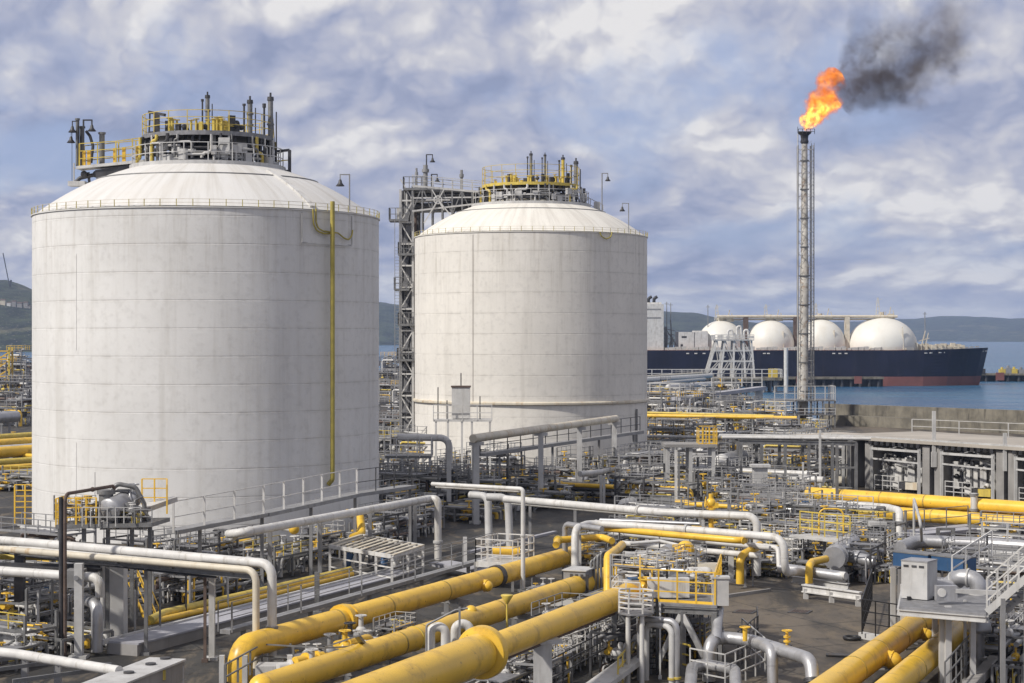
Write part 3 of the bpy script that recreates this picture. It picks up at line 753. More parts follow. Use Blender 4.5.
    for k in range(9):
        m4 = MB()
        a = rnd.uniform(-1.5, 1.5); r = rnd.uniform(rtop * .4, rtop - .6); h = rnd.uniform(.7, 1.9)
        m4.box(pol(r, a, zdeck + h / 2), (rnd.uniform(.3, .8), .4, h), a); m4.ball(pol(r, a + .12, zdeck + h * .6), .3, 10, 6)
        m4.build('relief_valve', 'dark', t)
    return t
z1d = 41.2
rp1 = roof_platform('roof_platform', 'round service platform with yellow railings on top of the larger tank', pol1, dz1, 6.9, z1d, 7.9, 2.1, 'yellow', 3)
g1 = 'vent stacks on the larger tank roof'
for px, ty, r, lab in ((207.5, 96, .36, 'tallest grey vent stack among yellow railings, in middle of larger tank roof'), (250, 101, .42, 'thick grey vent stack with dark cap on right half of larger tank roof'),):
    q = Q(px, 189, z1d); vent(lab, q, ZD(ty, 189) - z1d, r, g1)
q = Q(270.5, 190.5, dz1(7.2)); vent('tall grey twin vent stack at right end of larger tank roof platform', q, ZD(98, 190.5) - q.z, .45, g1)
q = Q(276.5, 191, dz1(7.6)); tb = MB().bar(q, (q.x - .5, q.y, ZD(104, 191)), .07).bar(q + Vector((-.8, 0, 0)), (q.x - .6, q.y, ZD(104, 191)), .07).build('guy_rod', 'dark', None, q); tag(tb, 'thin dark guy rod beside the twin vent stack on the larger tank', 'rod')
# bracket frame at the right edge and box
q = Q(283, 191, 0); zb = dz1(9.0)
t = thing('bracket_frame', 'dark open steel frame projecting at right edge of larger tank roof platform', 'frame', Vector((q.x, 191, zb)))
fb = MB(); A = Vector((q.x - .8, 191, ZD(172, 191))); B = Vector((q.x + .7, 191, ZD(172, 191))); fb.bar(B, (B.x, 191, ZD(150, 191)), .32).bar(A, B, .45).bar((A.x, 191, ZD(151.5, 191)), (B.x, 191, ZD(150, 191)), .26).bar(A, (A.x, 191, ZD(151, 191)), .2).bar(B, (B.x, 191, zb - 1.2), .3)
fb.build('frame', 'dark', t); MB().bar((A.x, 191, ZD(161, 191)), (B.x, 191, ZD(160, 191)), .1).build('rail', 'yellow2', t)
q = Q(225, 185, 0); tag(MB().box((q.x, 184.6, ZD(146, 184.6)), (1.15, .5, 1.7)).build('junction_box', 'pale', None, (q.x, 184.6, ZD(154, 184.6))), 'light grey junction box hanging below the larger tank roof platform', 'box')
tag(MB().bar(Q(149, 188, ZD(112, 188)), Q(165, 187, ZD(115, 187)), .3).bar(Q(157, 187.5, ZD(135, 187)), Q(157, 187.5, ZD(113, 187)), .5).bar(Q(149, 188, ZD(136, 188)), Q(150, 188, ZD(112, 188)), .15).bar(Q(149, 188, ZD(134, 188)), Q(158, 188, ZD(134, 188)), .5).build('davit_frame', 'dark', None, Q(157, 187.5, z1d)), 'dark steel davit frame at left end of larger tank roof platform', 'frame')
# side arm on the left with yellow rails
Dl = 193.0; x0, x1 = Q(79, Dl).x, Q(151, Dl).x; za, zb_ = ZD(168.5, Dl), ZD(161.5, Dl)
t = thing('access_walkway', 'sloping walkway with yellow railings along left side of larger tank dome', 'walkway', (x0, Dl, za))
mb = MB(); mb.bar((x0, Dl, za), (x1, Dl, zb_), 2.4, .3); mb.build('deck', 'white', t)
mb = MB(); mb.bar((x0 + 2, Dl, za - .75), (x1, Dl, zb_ - .6), 1.8, 1.0); mb.bar((x0 + 1, Dl, za - .4), (x0 + 1.5, Dl, za - 5), .25); mb.build('truss', 'dark', t)
r_ = MB().rails([(x0 + .3, Dl - 1.1, za + .15), (x0 + 4.2, Dl - 1.1, za + .4), (x1, Dl - 1.1, zb_ + .15)], 2.4, 1.9, .045, 3, .06).rails([(x0 + .3, Dl + 1.1, za + .15), (x1, Dl + 1.1, zb_ + .15)], 2.4, 2.1, .045, 3, .06); r_.build('guard_rail', 'yellow2', t)
for px in (84, 89, 115, 124, 138): q = Q(px, Dl - .8, 0); zq = za + (q.x - x0) / (x1 - x0) * (zb_ - za); MB().box((q.x, q.y, zq + .9), (.35, .3, 1.6)).build('post', 'yellow', t)
mb = MB()
for px in (84, 96, 108): mb.ball(Q(px, Dl - .4, ZD(174.5, Dl)), .38, 10, 6)
mb.tube([Q(76, Dl, ZD(182, Dl)), Q(80, Dl, ZD(178, Dl)), Q(98, Dl, ZD(174, Dl)), Q(112, Dl, ZD(172, Dl))], .22, 8); mb.build('pipework', 'dark', t)
MB().box(Q(78, Dl, ZD(184, Dl)), (1.8, 1.6, .5)).bar(Q(74, Dl, ZD(182, Dl)), Q(74, Dl, ZD(163, Dl)), .14).bar(Q(73, Dl, ZD(168, Dl)), Q(84, Dl, ZD(170, Dl)), .1).build('landing', 'pale', t)
for px, ty, r, m in ((77.5, 118, .2, 'steel'), (82, 126, .26, 'dark'), (102, 132, .3, 'steel')):
    q = Q(px, Dl + .3, za + .3); tag(MB().cyl(q, (q.x, q.y, ZD(ty, Dl)), r, 10).flange((q.x, q.y, ZD(ty, Dl) - .1), (0, 0, 1), r * 1.35, .2).build('standpipe', m, None, q), {77.5: 'thin grey standpipe at far left end of yellow railed roof walkway', 82: 'dark standpipe under the floodlight at left end of roof walkway', 102: 'grey capped standpipe midway along the yellow railed roof walkway'}[px], 'pipe')
q = Q(78, Dl - .2, za); lamp('floodlight reaching left on a pole at left end of larger tank', q, ZD(121, Dl) - za, -.6, 'dark')
q = Q(83.5, Dl - .4, za); lamp('big bell floodlight, the one reaching right at left end of larger tank', q, ZD(120, Dl) - za, .9, 'dark', .1)
q = Q(72, Dl + .2, za - 1.3); lamp('small floodlight on thin cable pole at far left of larger tank', q, ZD(131, Dl) - za + 1.3, -.1, 'dark', .03)
tag(MB().tube([Q(86, Dl, ZD(131, Dl)), Q(90, Dl, ZD(136, Dl)), Q(93, Dl, ZD(146, Dl)), Q(91, Dl, ZD(163, Dl))], .16, 8).build('hose', 'dark', None, Q(91, Dl, za + .2)), 'dark curved hose hanging beside the left end standpipes', 'hose')

# second tank
z2d = ZD(183, 276)
rp2 = roof_platform('roof_platform', 'round service platform with yellow railings on top of the cream tank', pol2, dz2, 7.6, z2d, 9.0, 2.7, 'yellow2', 8)
g2 = 'vent stacks on the cream tank roof'
for px, ty, r, lab in ((531, 154, .36, 'leftmost and tallest vent stack on the cream tank roof platform'), (545, 155, .3, 'second vent stack from the left on the cream tank roof platform'),
                       (563, 158, .4, 'thick yellowish vent stack third from left on cream tank roof'), (576, 162, .5, 'double grey vent stack at right end of cream tank roof platform')):
    D = 279; vent(lab, Q(px, D, z2d - (.0 if px < 570 else 2)), ZD(ty, D) - z2d + (0 if px < 570 else 2), r, g2, 'yellow2' if px == 563 else 'steel')
tag(MB().rails([Q(584, 281, h2 + 4.6), Q(603, 281, h2 + 3.1)], 2, 1, .05, 2).box(Q(597, 281, h2 + 4.6), (1.0, .6, 2.0)).bar(Q(581, 281, dz2(8)), Q(581, 281, ZD(187, 281)), .28).build('side_stair', 'pale', None, Q(597, 281, h2 + 3)), 'pale stair landing with box on right slope of the cream dome', 'stair')
# pipe tower left of the second tank, with its truss bridge on to the dome
t = thing('stair_tower', 'tall galvanised steel stair and pipe tower at left side of the cream tank', 'tower', Q(411, 285, 0))
D = 284.0; xs = [Q(p, D).x for p in (401, 413.5)]; ztop = ZD(190, D)
for x in xs:
    for y in (D - 1.5, D + 2): MB().bar((x, y, 0), (x, y, ztop), .36).build('column', 'pale', t)
bm = MB(); k = 0; z = 4.0
while z < ztop:
    for y in (D - 1.5, D + 2): bm.bar((xs[0], y, z), (xs[1], y, z), .24)
    for x in xs: bm.bar((x, D - 1.5, z), (x, D + 2, z), .22)
    bm.bar((xs[k % 2], D - 1.5, z), (xs[1 - k % 2], D - 1.5, z + 3.4), .18); z += 3.4; k += 1
bm.build('brace', 'white', t)
st_ = MB(); z = 1.5; k = 0
while z < ztop - 3: st_.bar((xs[0] + .5, D - .2 + (k % 2), z), (xs[1] - .5, D - .2 + (k % 2), z + 3.2), .7, .25).box(((xs[0] + xs[1]) / 2, D + .3, z), (1.9, 3, .12)); z += 3.3; k += 1
st_.build('stair', 'grating', t)
ld = MB(); lx = Q(403.5, D - 2).x - 1.0
for s in (-.35, .35): ld.bar((lx + s, D - 2.2, 3), (lx + s, D - 2.2, ZD(221, D)), .09)
for k in range(62): ld.bar((lx - .35, D - 2.2, 3.5 + k * .5), (lx + .35, D - 2.2, 3.5 + k * .5), .05)
ld.build('ladder', 'grey', t)
for py, pxa, pxb in ((221, 390, 409), (290, 395, 410), (190, 404, 428), (255, 399, 415), (325, 399, 415), (360, 398, 415)):
    z = ZD(py, D); a, b = Q(pxa, D).x, Q(pxb, D).x
    MB().box(((a + b) / 2, D - .5, z), (b - a, 3.4, .35)).rails([(a, D - 2.1, z), (b, D - 2.1, z)], 1.9, 1, .05, 2).rails([(a, D - 2.1, z), (a, D + 1.2, z)], 1.9, 1, .05, 2).build('landing', 'steel', t)
MB().box(Q(399.5, D - 1, ZD(215, D)), (.9, .8, 2)).build('control_box', 'pale', t)
for px, r, m in ((415.5, .3, 'rust'), (418.5, .35, 'dark'), (407, .25, 'pale'), (403, .2, 'dark'), (405, .22, 'steel'), (409, .3, 'dark'), (411, .25, 'grey'), (412.5, .2, 'pale')):
    MB().cyl(Q(px, D + 1, 0), Q(px, D + 1, ztop), r, 10).build('riser_pipe', m, t)
t = thing('truss_bridge', 'galvanised truss bridge carrying pipes from the stair tower across the cream dome', 'pipe bridge', Q(450, 283, h2 + 3))
xa, xb = Q(413, D).x, Q(492, D).x; za, zb_ = ZD(187, D), ZD(194, D)
for y in (D - 2, D + 1.6):
    tb = MB()
    tb.bar((xa, y, za), (xb, y, zb_), .32); tb.bar((xa, y, ZD(212, D)), (xb, y, ZD(203, D)), .26); tb.bar((xa, y, ZD(199, D)), (xb, y, ZD(198, D)), .2)
    tb.build('truss_chord', 'pale', t)
    ds = MB()
    for k in range(9):
        f = k / 8; x = xa + (xb - xa) * f; zl = max(ZD(232, D) if k < 2 else dz2(min(18, abs(x - C2.x))) + .2, 0); zu = za + (zb_ - za) * f
        ds.bar((x, y, zl), (x, y, zu), .24)
        if k < 8:
            x2 = xa + (xb - xa) * (k + 1) / 8; ds.bar((x, y, zu if k % 2 else zu - 4), (x2, y, zu - 4 if k % 2 else zu), .16)
    ds.build('truss_web', 'steel', t)
wh = MB()
cx = Q(438, D - 2.3, ZD(201, D))
for k in range(6): wh.bar(cx, cx + Vector((1.9 * math.cos(k * 1.05), 0, 1.9 * math.sin(k * 1.05))), .16)
wh.ring(cx, .6, .1, (0, 1, 0)); wh.bar(cx, Q(424, D - 2.3, ZD(224, D)), .2); wh.bar(cx, Q(452, D - 2.3, ZD(218, D)), .2); wh.build('brace_star', 'pale', t)
for k, (py, r, m) in enumerate(((192, .3, 'steel'), (196, .4, 'dark'), (201, .3, 'pale'), (206, .45, 'dark'), (211, .3, 'steel'))):
    MB().tube([(xa, D + k * .3 - .6, ZD(py, D)), (xb - 6, D + k * .3 - .6, ZD(py - 1, D)), (xb + 3, D + k * .3 - .6, ZD(199, D))], r, 8).build('pipe_run', m, t)
MB().rails([(xa, D - 2, za + .2), (xb, D - 2, zb_ + .2)], 1.5, 1.6, .05, 2).rails([(xa, D + 1.6, za + .2), (xb, D + 1.6, zb_ + .2)], 1.5, 1.6, .05, 2).build('guard_rail', 'pale', t)
for k, (px, py) in enumerate(((470, 196), (458, 203), (480, 200), (447, 208), (466, 209))): MB().box(Q(px, D - 1, ZD(py, D)), (1.6, 1.2, 1.1)).build('valve_bodies', 'dark', t)
for px, ty, r, lab in ((416.5, 168, .16, 'thin dark standpipe on top landing of the steel stair tower'), (425.5, 165, .36, 'thick grey standpipe under the floodlight of the steel stair tower'), (461.5, 170, .22, 'thin grey standpipe rising from the middle of the truss bridge')):
    q = Q(px, D, ZD(190, D)); o = MB().cyl(q, (q.x, q.y, ZD(ty, D)), r, 10).flange((q.x, q.y, ZD(ty, D) - .9), (0, 0, 1), r * 1.6, .5).build('standpipe', 'grey', None, q); tag(o, lab, 'pipe')
lamp('floodlight on tall pole at the top of the steel stair tower', Q(426.5, D, ZD(166, D)), ZD(153, D) - ZD(166, D) - .2, .95, 'dark', .1)
lamp('lower floodlight on short arm at the top of the steel stair tower', Q(431.5, D, ZD(189, D)), ZD(174, D) - ZD(189, D), .9, 'dark', .1)

# ================================================================== flare stack
D = 400.0; fb = Q(803, D, 0); ft = Q(804.5, D, ZD(132, D))
t = thing('flare_stack', 'tall slender grey flare stack with caged ladder and burning tip', 'flare stack', fb)
mottle = paint('mottled_grey_stack', (.47, .45, .41), .75, 0, .25, .35, (.16, .11, .07), .85, False, .02, (.30, .22, .16), 1.6, .56); M['mottle'] = mottle
zt = ft.z
MB().tube([fb, (ft.x, ft.y, ZD(265, D)), (ft.x, ft.y, ZD(262, D)), (ft.x, ft.y, zt - 2.6)], 1.1, 16, True, 0, [1.1, 1.0, .82, .66]).build('stack_pipe', 'mottle', t)
MB().lathe([(.75, -2.6), (.95, -2.2), (.8, -1.6), (.9, -.8), (1.5, -.25), (1.6, 0), (1.3, .02), (.9, -.5)], (ft.x, ft.y, zt), 18).build('burner_tip', 'dark', t)
zz = 8.0; k = 0
while zz < zt - 4:
    if k % 2 == 0: MB().flange((ft.x, ft.y, zz), (0, 0, 1), 1.3 if zz < 34 else 1.0, .22).build('flange', 'steel', t)
    zz += 3.2; k += 1
g = MB()
for dx, dy, r in ((-1.45, .2, .12), (1.95, -.5, .1), (1.4, .9, .1)): g.cyl((ft.x + dx, ft.y + dy, 6), (ft.x + dx, ft.y + dy, zt - (.4 if dx < 0 else 3)), r, 6)
zz = 7.0
while zz < zt - 3:
    g.bar((ft.x - 1.45, ft.y - .7, zz), (ft.x + 1.95, ft.y - .7, zz), .08)
    g.bar((ft.x - 1.45, ft.y + .2, zz), (ft.x, ft.y, zz), .1).bar((ft.x + 1.95, ft.y - .5, zz), (ft.x + .5, ft.y, zz), .09); zz += 2.6
g.build('steam_line', 'pale', t)
g = MB()
for s in (1.45, 2.05): g.bar((ft.x + s, ft.y - .6, 3), (ft.x + s, ft.y - .6, zt - 2.5), .1)
zz = 4.0
while zz < zt - 3: g.bar((ft.x + 1.45, ft.y - .6, zz), (ft.x + 2.05, ft.y - .6, zz), .05); zz += .8
g.build('ladder', 'steel', t)
g = MB(); zz = 6.0
while zz < zt - 4: 
    g.bar((ft.x - 1.5, ft.y - .9, zz), (ft.x + 1.5, ft.y - .9, zz + 2.5), .09 if zz < 26 else .06).bar((ft.x + 1.5, ft.y - .9, zz), (ft.x - 1.5, ft.y - .9, zz + 2.5), .09 if zz < 26 else .06); zz += 2.5
for s in (-1.5, 1.5):
    for y in (-.9, .9): g.bar((ft.x + s, ft.y + y, 0), (ft.x + s, ft.y + y, zt - 3), .13)
g.build('lattice', 'steel', t)
tp = MB().rails([(ft.x - 1.6, ft.y - 1.5, zt - .6), (ft.x + 2, ft.y - 1.5, zt - .6)], 1.1, 1, .05, 2); tp.bar((ft.x - 1.5, ft.y, zt), (ft.x - 1.5, ft.y, zt + 1.2), .1); tp.build('pilot_burner', 'dark', t)
# base platform of the flare
t = thing('access_platform', 'grey steel base platform with tall railings around foot of the flare', 'platform', fb)
xa, xb = Q(772, D).x, Q(832, D).x
for z in (ZD(414, D), ZD(400, D)):
    MB().box(((xa + xb) / 2, D, z), (xb - xa, 8, .3)).build('deck', 'steel', t)
    MB().rails([(xa, D - 4, z), (xb, D - 4, z), (xb, D + 4, z)], 3.2 if z > 5 else 1.4, 2.2, .06, 2, .09).build('guard_rail', 'pale', t)
for k in range(6):
    for y in (-3.6, 3.6): MB().bar((xa + (xb - xa) * k / 5, D + y, 0), (xa + (xb - xa) * k / 5, D + y, ZD(400, D) if k > 1 else ZD(414, D)), .3).build('leg', 'steel', t)
bb = MB()
for k in range(5): bb.bar((xa + (xb - xa) * k / 5, D - 3.6, 0.3), (xa + (xb - xa) * (k + 1) / 5, D - 3.6, ZD(414, D)), .2)
bb.build('brace', 'steel', t)
# flame and smoke: soft volumes shaped along a rising, wind-blown path
def plume_mesh(name, pts, rads, mat, seg=20, wob=.12, seed=1):
    from mathutils import noise as mn
    pts = [Vector(p) for p in pts]; sp_, sr = [], []
    for i in range(len(pts) - 1):
        for k in range(6):
            f = k / 6; sp_.append(pts[i].lerp(pts[i + 1], f)); sr.append(rads[i] + (rads[i + 1] - rads[i]) * f)
    sp_.append(pts[-1]); sr.append(rads[-1])
    for _ in range(3):
        sp_ = [sp_[0]] + [(sp_[i - 1] + sp_[i] * 2 + sp_[i + 1]) / 4 for i in range(1, len(sp_) - 1)] + [sp_[-1]]
        sr = [sr[0]] + [(sr[i - 1] + sr[i] * 2 + sr[i + 1]) / 4 for i in range(1, len(sr) - 1)] + [sr[-1]]
    mb = MB().tube(sp_, 1, seg, True, 0, sr)
    for i, v in enumerate(mb.v):
        n = mn.noise_vector(v * .22 + Vector((seed, 0, 0))); mb.v[i] = v + n * wob * rads[len(rads) // 2]
    return mb.build(name, mat, None, pts[0])
def puffs(nt, o, blobs, base):
    tot = None
    for c, r in blobs:
        d = nt.m('DIVIDE', nt.vm('LENGTH', nt.vm('SUBTRACT', o, Vector(c) - Vector(base))), r)
        v = nt.m('SUBTRACT', 1, d); tot = v if tot is None else nt.m('MAXIMUM', tot, v)
    return tot
FD = 400.0
base = Vector(VX(804.5, 132, FD))
fpts = [VX(804.5, 131, FD), VX(810, 121, FD), VX(820, 107, FD), VX(824, 100, FD), VX(829, 88, FD), VX(832, 79, FD), VX(838, 71, FD)]
frad = [1.0, 3.0, 6.0, 6.4, 4.8, 4.6, 1.4]
m_, nt, b_ = base_mat('flame'); m_.node_tree.nodes.remove(b_); M['flame'] = m_
tc_ = nt.new('ShaderNodeTexCoord'); o_ = tc_.outputs['Object']
wv = nt.new('ShaderNodeTexNoise'); nt.put(wv.inputs['Vector'], o_); wv.inputs['Scale'].default_value = .36; wv.inputs['Detail'].default_value = 6; wv.inputs['Roughness'].default_value = .66
warp = nt.vm('ADD', o_, nt.vm('MULTIPLY', nt.vm('SUBTRACT', wv.outputs['Color'], Vector((.5, .5, .5))), Vector((7.5, 7.5, 7.5))))
bl = [(VX(806, 126, FD), 2.0), (VX(810, 120, FD), 2.8), (VX(816, 112, FD), 3.0), (VX(822, 105, FD), 3.7), (VX(833, 104, FD), 2.3), (VX(830, 98, FD), 2.4), (VX(815, 101, FD), 2.4), (VX(825, 90, FD), 1.1), (VX(829, 81, FD), 2.5), (VX(836, 78, FD), 2.7), (VX(823, 82, FD), 2.2)]
df = puffs(nt, warp, bl, base)
rag = nt.step(nt.noise(warp, .8, 6, .7), .30, .58)
core = nt.step(df, .05, .60); den = nt.m('MULTIPLY', nt.step(df, -.02, .42), nt.m('MULTIPLY_ADD', rag, .85, .15))
hot = nt.m('MULTIPLY', core, nt.step(nt.noise(o_, .7, 4, .65, .4), .36, .60))
spz = nt.new('ShaderNodeSeparateXYZ'); nt.put(spz.inputs[0], o_)
low = nt.m('SUBTRACT', 1, nt.step(spz.outputs[2], 2.5, 9.0))
hot = nt.m('MULTIPLY', hot, nt.m('MULTIPLY_ADD', low, 1.0, .34), None, True)
em = nt.new('ShaderNodeEmission'); nt.put(em.inputs[0], nt.mix(hot, (1.0, .20, .004), (1.0, .66, .10))); nt.put(em.inputs[1], nt.m('MULTIPLY', den, nt.m('MULTIPLY_ADD', hot, 1.5, .45)))
ab = nt.new('ShaderNodeVolumeAbsorption'); ab.inputs[0].default_value = (.12, .05, .03, 1); nt.put(ab.inputs[1], nt.m('MULTIPLY', den, .75))
ad = nt.new('ShaderNodeAddShader'); nt.l.new(em.outputs[0], ad.inputs[0]); nt.l.new(ab.outputs[0], ad.inputs[1]); nt.l.new(ad.outputs[0], m_.node_tree.nodes['Material Output'].inputs['Volume'])
fl = plume_mesh('flame', fpts, frad, 'flame', 20, .05, 2); tag(fl, 'orange flame blowing right from the flare stack tip', 'flame')
m_, nt, b_ = base_mat('black_smoke'); m_.node_tree.nodes.remove(b_); M['smoke'] = m_
spts = [VX(833, 88, FD), VX(848, 85, FD), VX(872, 72, FD), VX(900, 58, FD), VX(930, 44, FD), VX(960, 25, FD), VX(985, 5, FD)]
srad = [3, 8, 14, 18, 19, 17, 8]
base = Vector(spts[0])
tc_ = nt.new('ShaderNodeTexCoord'); o_ = tc_.outputs['Object']
wv = nt.new('ShaderNodeTexNoise'); nt.put(wv.inputs['Vector'], o_); wv.inputs['Scale'].default_value = .15; wv.inputs['Detail'].default_value = 7; wv.inputs['Roughness'].default_value = .66
warp = nt.vm('ADD', o_, nt.vm('MULTIPLY', nt.vm('SUBTRACT', wv.outputs['Color'], Vector((.5, .5, .5))), Vector((18, 18, 18))))
bl = [(VX(842, 84, FD), 3.8), (VX(836, 80, FD), 3.0), (VX(838, 90, FD), 3.4), (VX(843, 97, FD), 3.0), (VX(847, 90, FD), 3.6), (VX(856, 88, FD), 5.2), (VX(870, 80, FD), 6.2), (VX(885, 78, FD), 6.6), (VX(902, 82, FD), 6.2), (VX(915, 74, FD), 5.6), (VX(862, 48, FD), 4.6), (VX(852, 66, FD), 4.2),
      (VX(866, 30, FD), 4.8), (VX(890, 34, FD), 5.2), (VX(915, 45, FD), 6.0), (VX(935, 50, FD), 6.8), (VX(945, 30, FD), 7.2), (VX(958, 18, FD), 6.0), (VX(925, 24, FD), 5.6)]
df = puffs(nt, warp, bl, base)
sz_ = nt.new('ShaderNodeSeparateXYZ'); nt.put(sz_.inputs[0], o_)
near = nt.m('SUBTRACT', 1, nt.step(sz_.outputs[2], 4.0, 16.0))
den = nt.m('MULTIPLY', nt.step(df, -.30, .85), nt.m('MULTIPLY_ADD', near, .27, .085))
den = nt.m('MULTIPLY', den, nt.step(nt.noise(warp, .24, 7, .68), .30, .66))
pv = nt.new('ShaderNodeVolumePrincipled'); pv.inputs['Color'].default_value = (.16, .125, .11, 1); nt.put(pv.inputs['Density'], den); nt.l.new(pv.outputs[0], m_.node_tree.nodes['Material Output'].inputs['Volume'])
sm_ = plume_mesh('smoke', spts, srad, 'smoke', 22, .10, 5); sm_['kind'] = 'stuff'
# ================================================================== foreground: the big yellow gas lines
def yellow_line(label, pts, r, bands, fl=(), supports=(), stubs=(), domes=()):
    t = pipe(label, pts, r, 'yellow', 'gas_pipeline', 'large yellow gas pipelines', fl, 'yellow', supports, 'grey', .35, (), seg=28, cat='pipeline', elbow=r * 2.6)
    for f in bands:
        q, d = along([Vector(p) for p in pts], f); MB().flange(q, d, r * 1.03, .16).build('weld_band', 'weld', t)
    for f, side, L, rs in stubs:
        q, d = along([Vector(p) for p in pts], f); s = Vector((d.y, -d.x, 0)).normalized() * side + Vector((0, 0, -.25))
        MB().cyl(q + s * r * .8, q + s * (r + L), rs, 16).ball(q + s * (r + L), rs, 14, 8).flange(q + s * (r + L * .5), s, rs * 1.12, .08).build('branch_stub', 'yellow', t)
    for f, rs in domes:
        q, d = along([Vector(p) for p in pts], f); MB().ball(q + Vector((0, 0, r * .75)), rs, 14, 8).build('saddle_boss', 'yellow', t)
    return t
zA = 1.9
A0 = P(240, 648, zA)
A1 = P(608, 545, zA)
yA = yellow_line('long yellow pipeline with dark grey band, farthest of three crossing the foreground', [down(A0, -.3), A0, A1], .74, (.22, .33, .47, .62, .83), (), (.25, .5, .72, .9), ((.56, 1, .22, .42),))
q, d = along([A0, A1], .605); MB().flange(q, d, .86, .55).build('grey_clamp', 'dark', yA)
q, d = along([A0, A1], .205); MB().flange(q, d, .98, .5).flange(q + d * .8, d, .86, .25).build('reducer_ring', 'yellow', yA)
zB = 1.7
B0 = P(262, 688, zB); B1 = P(612, 574, zB)
yB = yellow_line('yellow pipeline with domed end, middle one of three crossing the foreground', [B0, B1], .72, (.3, .36, .58, .8), (), (.2, .45, .66, .9), (), ((.50, .42),))
MB().ball(B0, .73, 20, 10).build('end_cap', 'yellow', yB)
q, d = along([B0, B1], .34); MB().flange(q, d, .77, .12).build('weld_ring', 'yellow2', yB)
q = P(507, 625, 1.0); MB().cyl(down(q), q + Vector((0, 0, 1.9)), .07, 8).lathe([(.08, 0), (.42, .55), (.4, .6), (.01, .6)], q + Vector((0, 0, 1.4)), 14).build('drain_funnel', 'yellow2', yB)
zC = 4.3
Ca, Cb, Cc = P(342, 708, zC), P(483, 652, zC), P(640, 589.5, zC)
tC = thing('gas_pipeline', 'thickest yellow pipeline with big flange collar, nearest of three crossing the foreground', 'pipeline', down(Cb), 'large yellow gas pipelines')
dC = (Cc - Cb).normalized()
MB().tube([Ca, Cb - dC * .6], 1.0, 32).build('pipe_run', 'yellow', tC)
MB().tube([Cb + dC * .55, Cc], .70, 32).build('pipe_run', 'yellow', tC)
MB().lathe([(.95, -.5), (1.30, -.42), (1.33, -.3), (1.33, .12), (1.28, .24), (1.06, .26), (.92, .55), (.66, .8)], Cb, 48, dC, False).build('collar_flange', 'yellow', tC)
MB().tube([Cb + dC * 1.5 + Vector((0, 0, -.8)), Cc + Vector((0, 0, -.8))], .10, 6).build('tracing_line', 'rust', tC)
for f in (.33, .9):
    q = Cb.lerp(Cc, f)
    MB().bar(down(q), down(q, zC - .75), 1.0, .8).box(down(q, zC - .7), (1.9, .9, .25), .4).box(down(q, .15), (1.6, 1.6, .3), .4).build('support_pier', 'pale' if f < .5 else 'grey', tC)
# ---- right-hand yellow pair
D0, D1 = P(812, 700, 1.5), P(936, 611, 1.5)
yD = yellow_line('yellow pipeline, left one of the pair running under the grey box platform', [D0, D1], .80, (.27, .45, .62, .78), (), (.2, .55, .85), ((.44, 1, .25, .5), (.74, 1, .3, .38)), ((.84, .5),))
E0, E1 = P(872, 704, 1.4), P(985, 609, 1.4)
yE = yellow_line('yellow pipeline, right one of the pair running under the grey box platform', [E0, E1], .74, (.3, .5, .7), (), (.3, .6, .85))
# ---- far right horizontal pair
F0, F1 = P(808, 493.5, 2.6), P(1075, 512, 2.6)
yF = yellow_line('upper yellow pipeline along front of the concrete equipment bays', [F0, F1], .74, (.15, .3, .47, .66, .85), (), (.08, .25, .42, .6, .78, .95))
G0, G1 = P(828, 508.5, 1.3), P(1075, 526.5, 1.3)
yG = yellow_line('lower yellow pipeline along front of the concrete equipment bays', [G0, G1], .70, (.2, .45, .7), (), (.1, .35, .55, .75, .95))
pipe('short white vertical pipe bridging the two yellow pipelines at the bays', [P(974, 531, 0), P(974, 531, 0) + Vector((0, 0, 3.9))], .36, 'white', flanges=(.55, .95), fm='grey')
tag(MB().cyl(P(993, 527, .9), P(1009, 529, .9), .55, 16).bar(down(P(995, 527.5, .9)), P(995, 527.5, .6), .3).bar(down(P(1007, 528.5, .9)), P(1007, 528.5, .6), .3).build('drum', 'white', None, down(P(1001, 528, .9))), 'small white horizontal drum below the lower yellow pipeline', 'drum')

# ================================================================== white pipe rack at the left edge
zR = 6.4
p1a, p1b, p1c = P(-40, 537, zR), P(70, 546, zR), P(272, 564, zR)
pipe('white pipe on top of the left pipe rack bending down before the yellow elbow', [p1a, p1b, p1c, down(p1c, .3)], .29, 'white', group='white pipes on the left rack', flanges=(.93,), fm='steel', bands=(.3, .45, .6), elbow=.8)
p2a, p2b = P(-40, 545.5, zR - .35), P(256, 570.5, zR - .3)
pipe('cream pipe below the top one on the left rack bending down at its end', [p2a, p2b, down(p2b, .3)], .22, 'cream', group='white pipes on the left rack', bands=(.25, .5), elbow=.7)
pipe('thin white pipe along the rear edge of the left pipe rack', [P(-40, 542, 6.0), P(60, 552, 6.0), P(200, 565, 6.0)], .17, 'white', group='white pipes on the left rack')
t = thing('pipe_rack', 'steel pipe rack with wide concrete pier carrying white pipes at left edge', 'pipe rack', P(114, 646))
q = P(117, 645); MB().box((q.x, q.y + .4, 2.85), (.95, 1.3, 5.7)).build('pier', 'pale', t)
q = P(106, 645); MB().bar(q, down(q, 5.9), .55).build('column', 'steel', t)
q = P(103, 645.5); MB().cyl(q, down(q, 5.9), .18, 10).build('column', 'pale', t)
for px, py, w_, m in ((79, 658, .5, 'pale'), (212, 660, .36, 'pale'), (205, 662, .17, 'rust'), (146, 655, .22, 'steel'), (20, 640, .6, 'dark'), (-8, 640, .8, 'grey')):
    q = P(px, py); MB().bar(q, down(q, 5.9), w_).box(down(q, .1), (w_ * 2.2, w_ * 2.2, .2)).build('column', m, t)
b_ = MB(); b_.ibeam(p1a + Vector((0, -.5, -.6)), p1c + Vector((-.6, -.5, -.75)), .3, .3); b_.build('beam', 'steel', t)
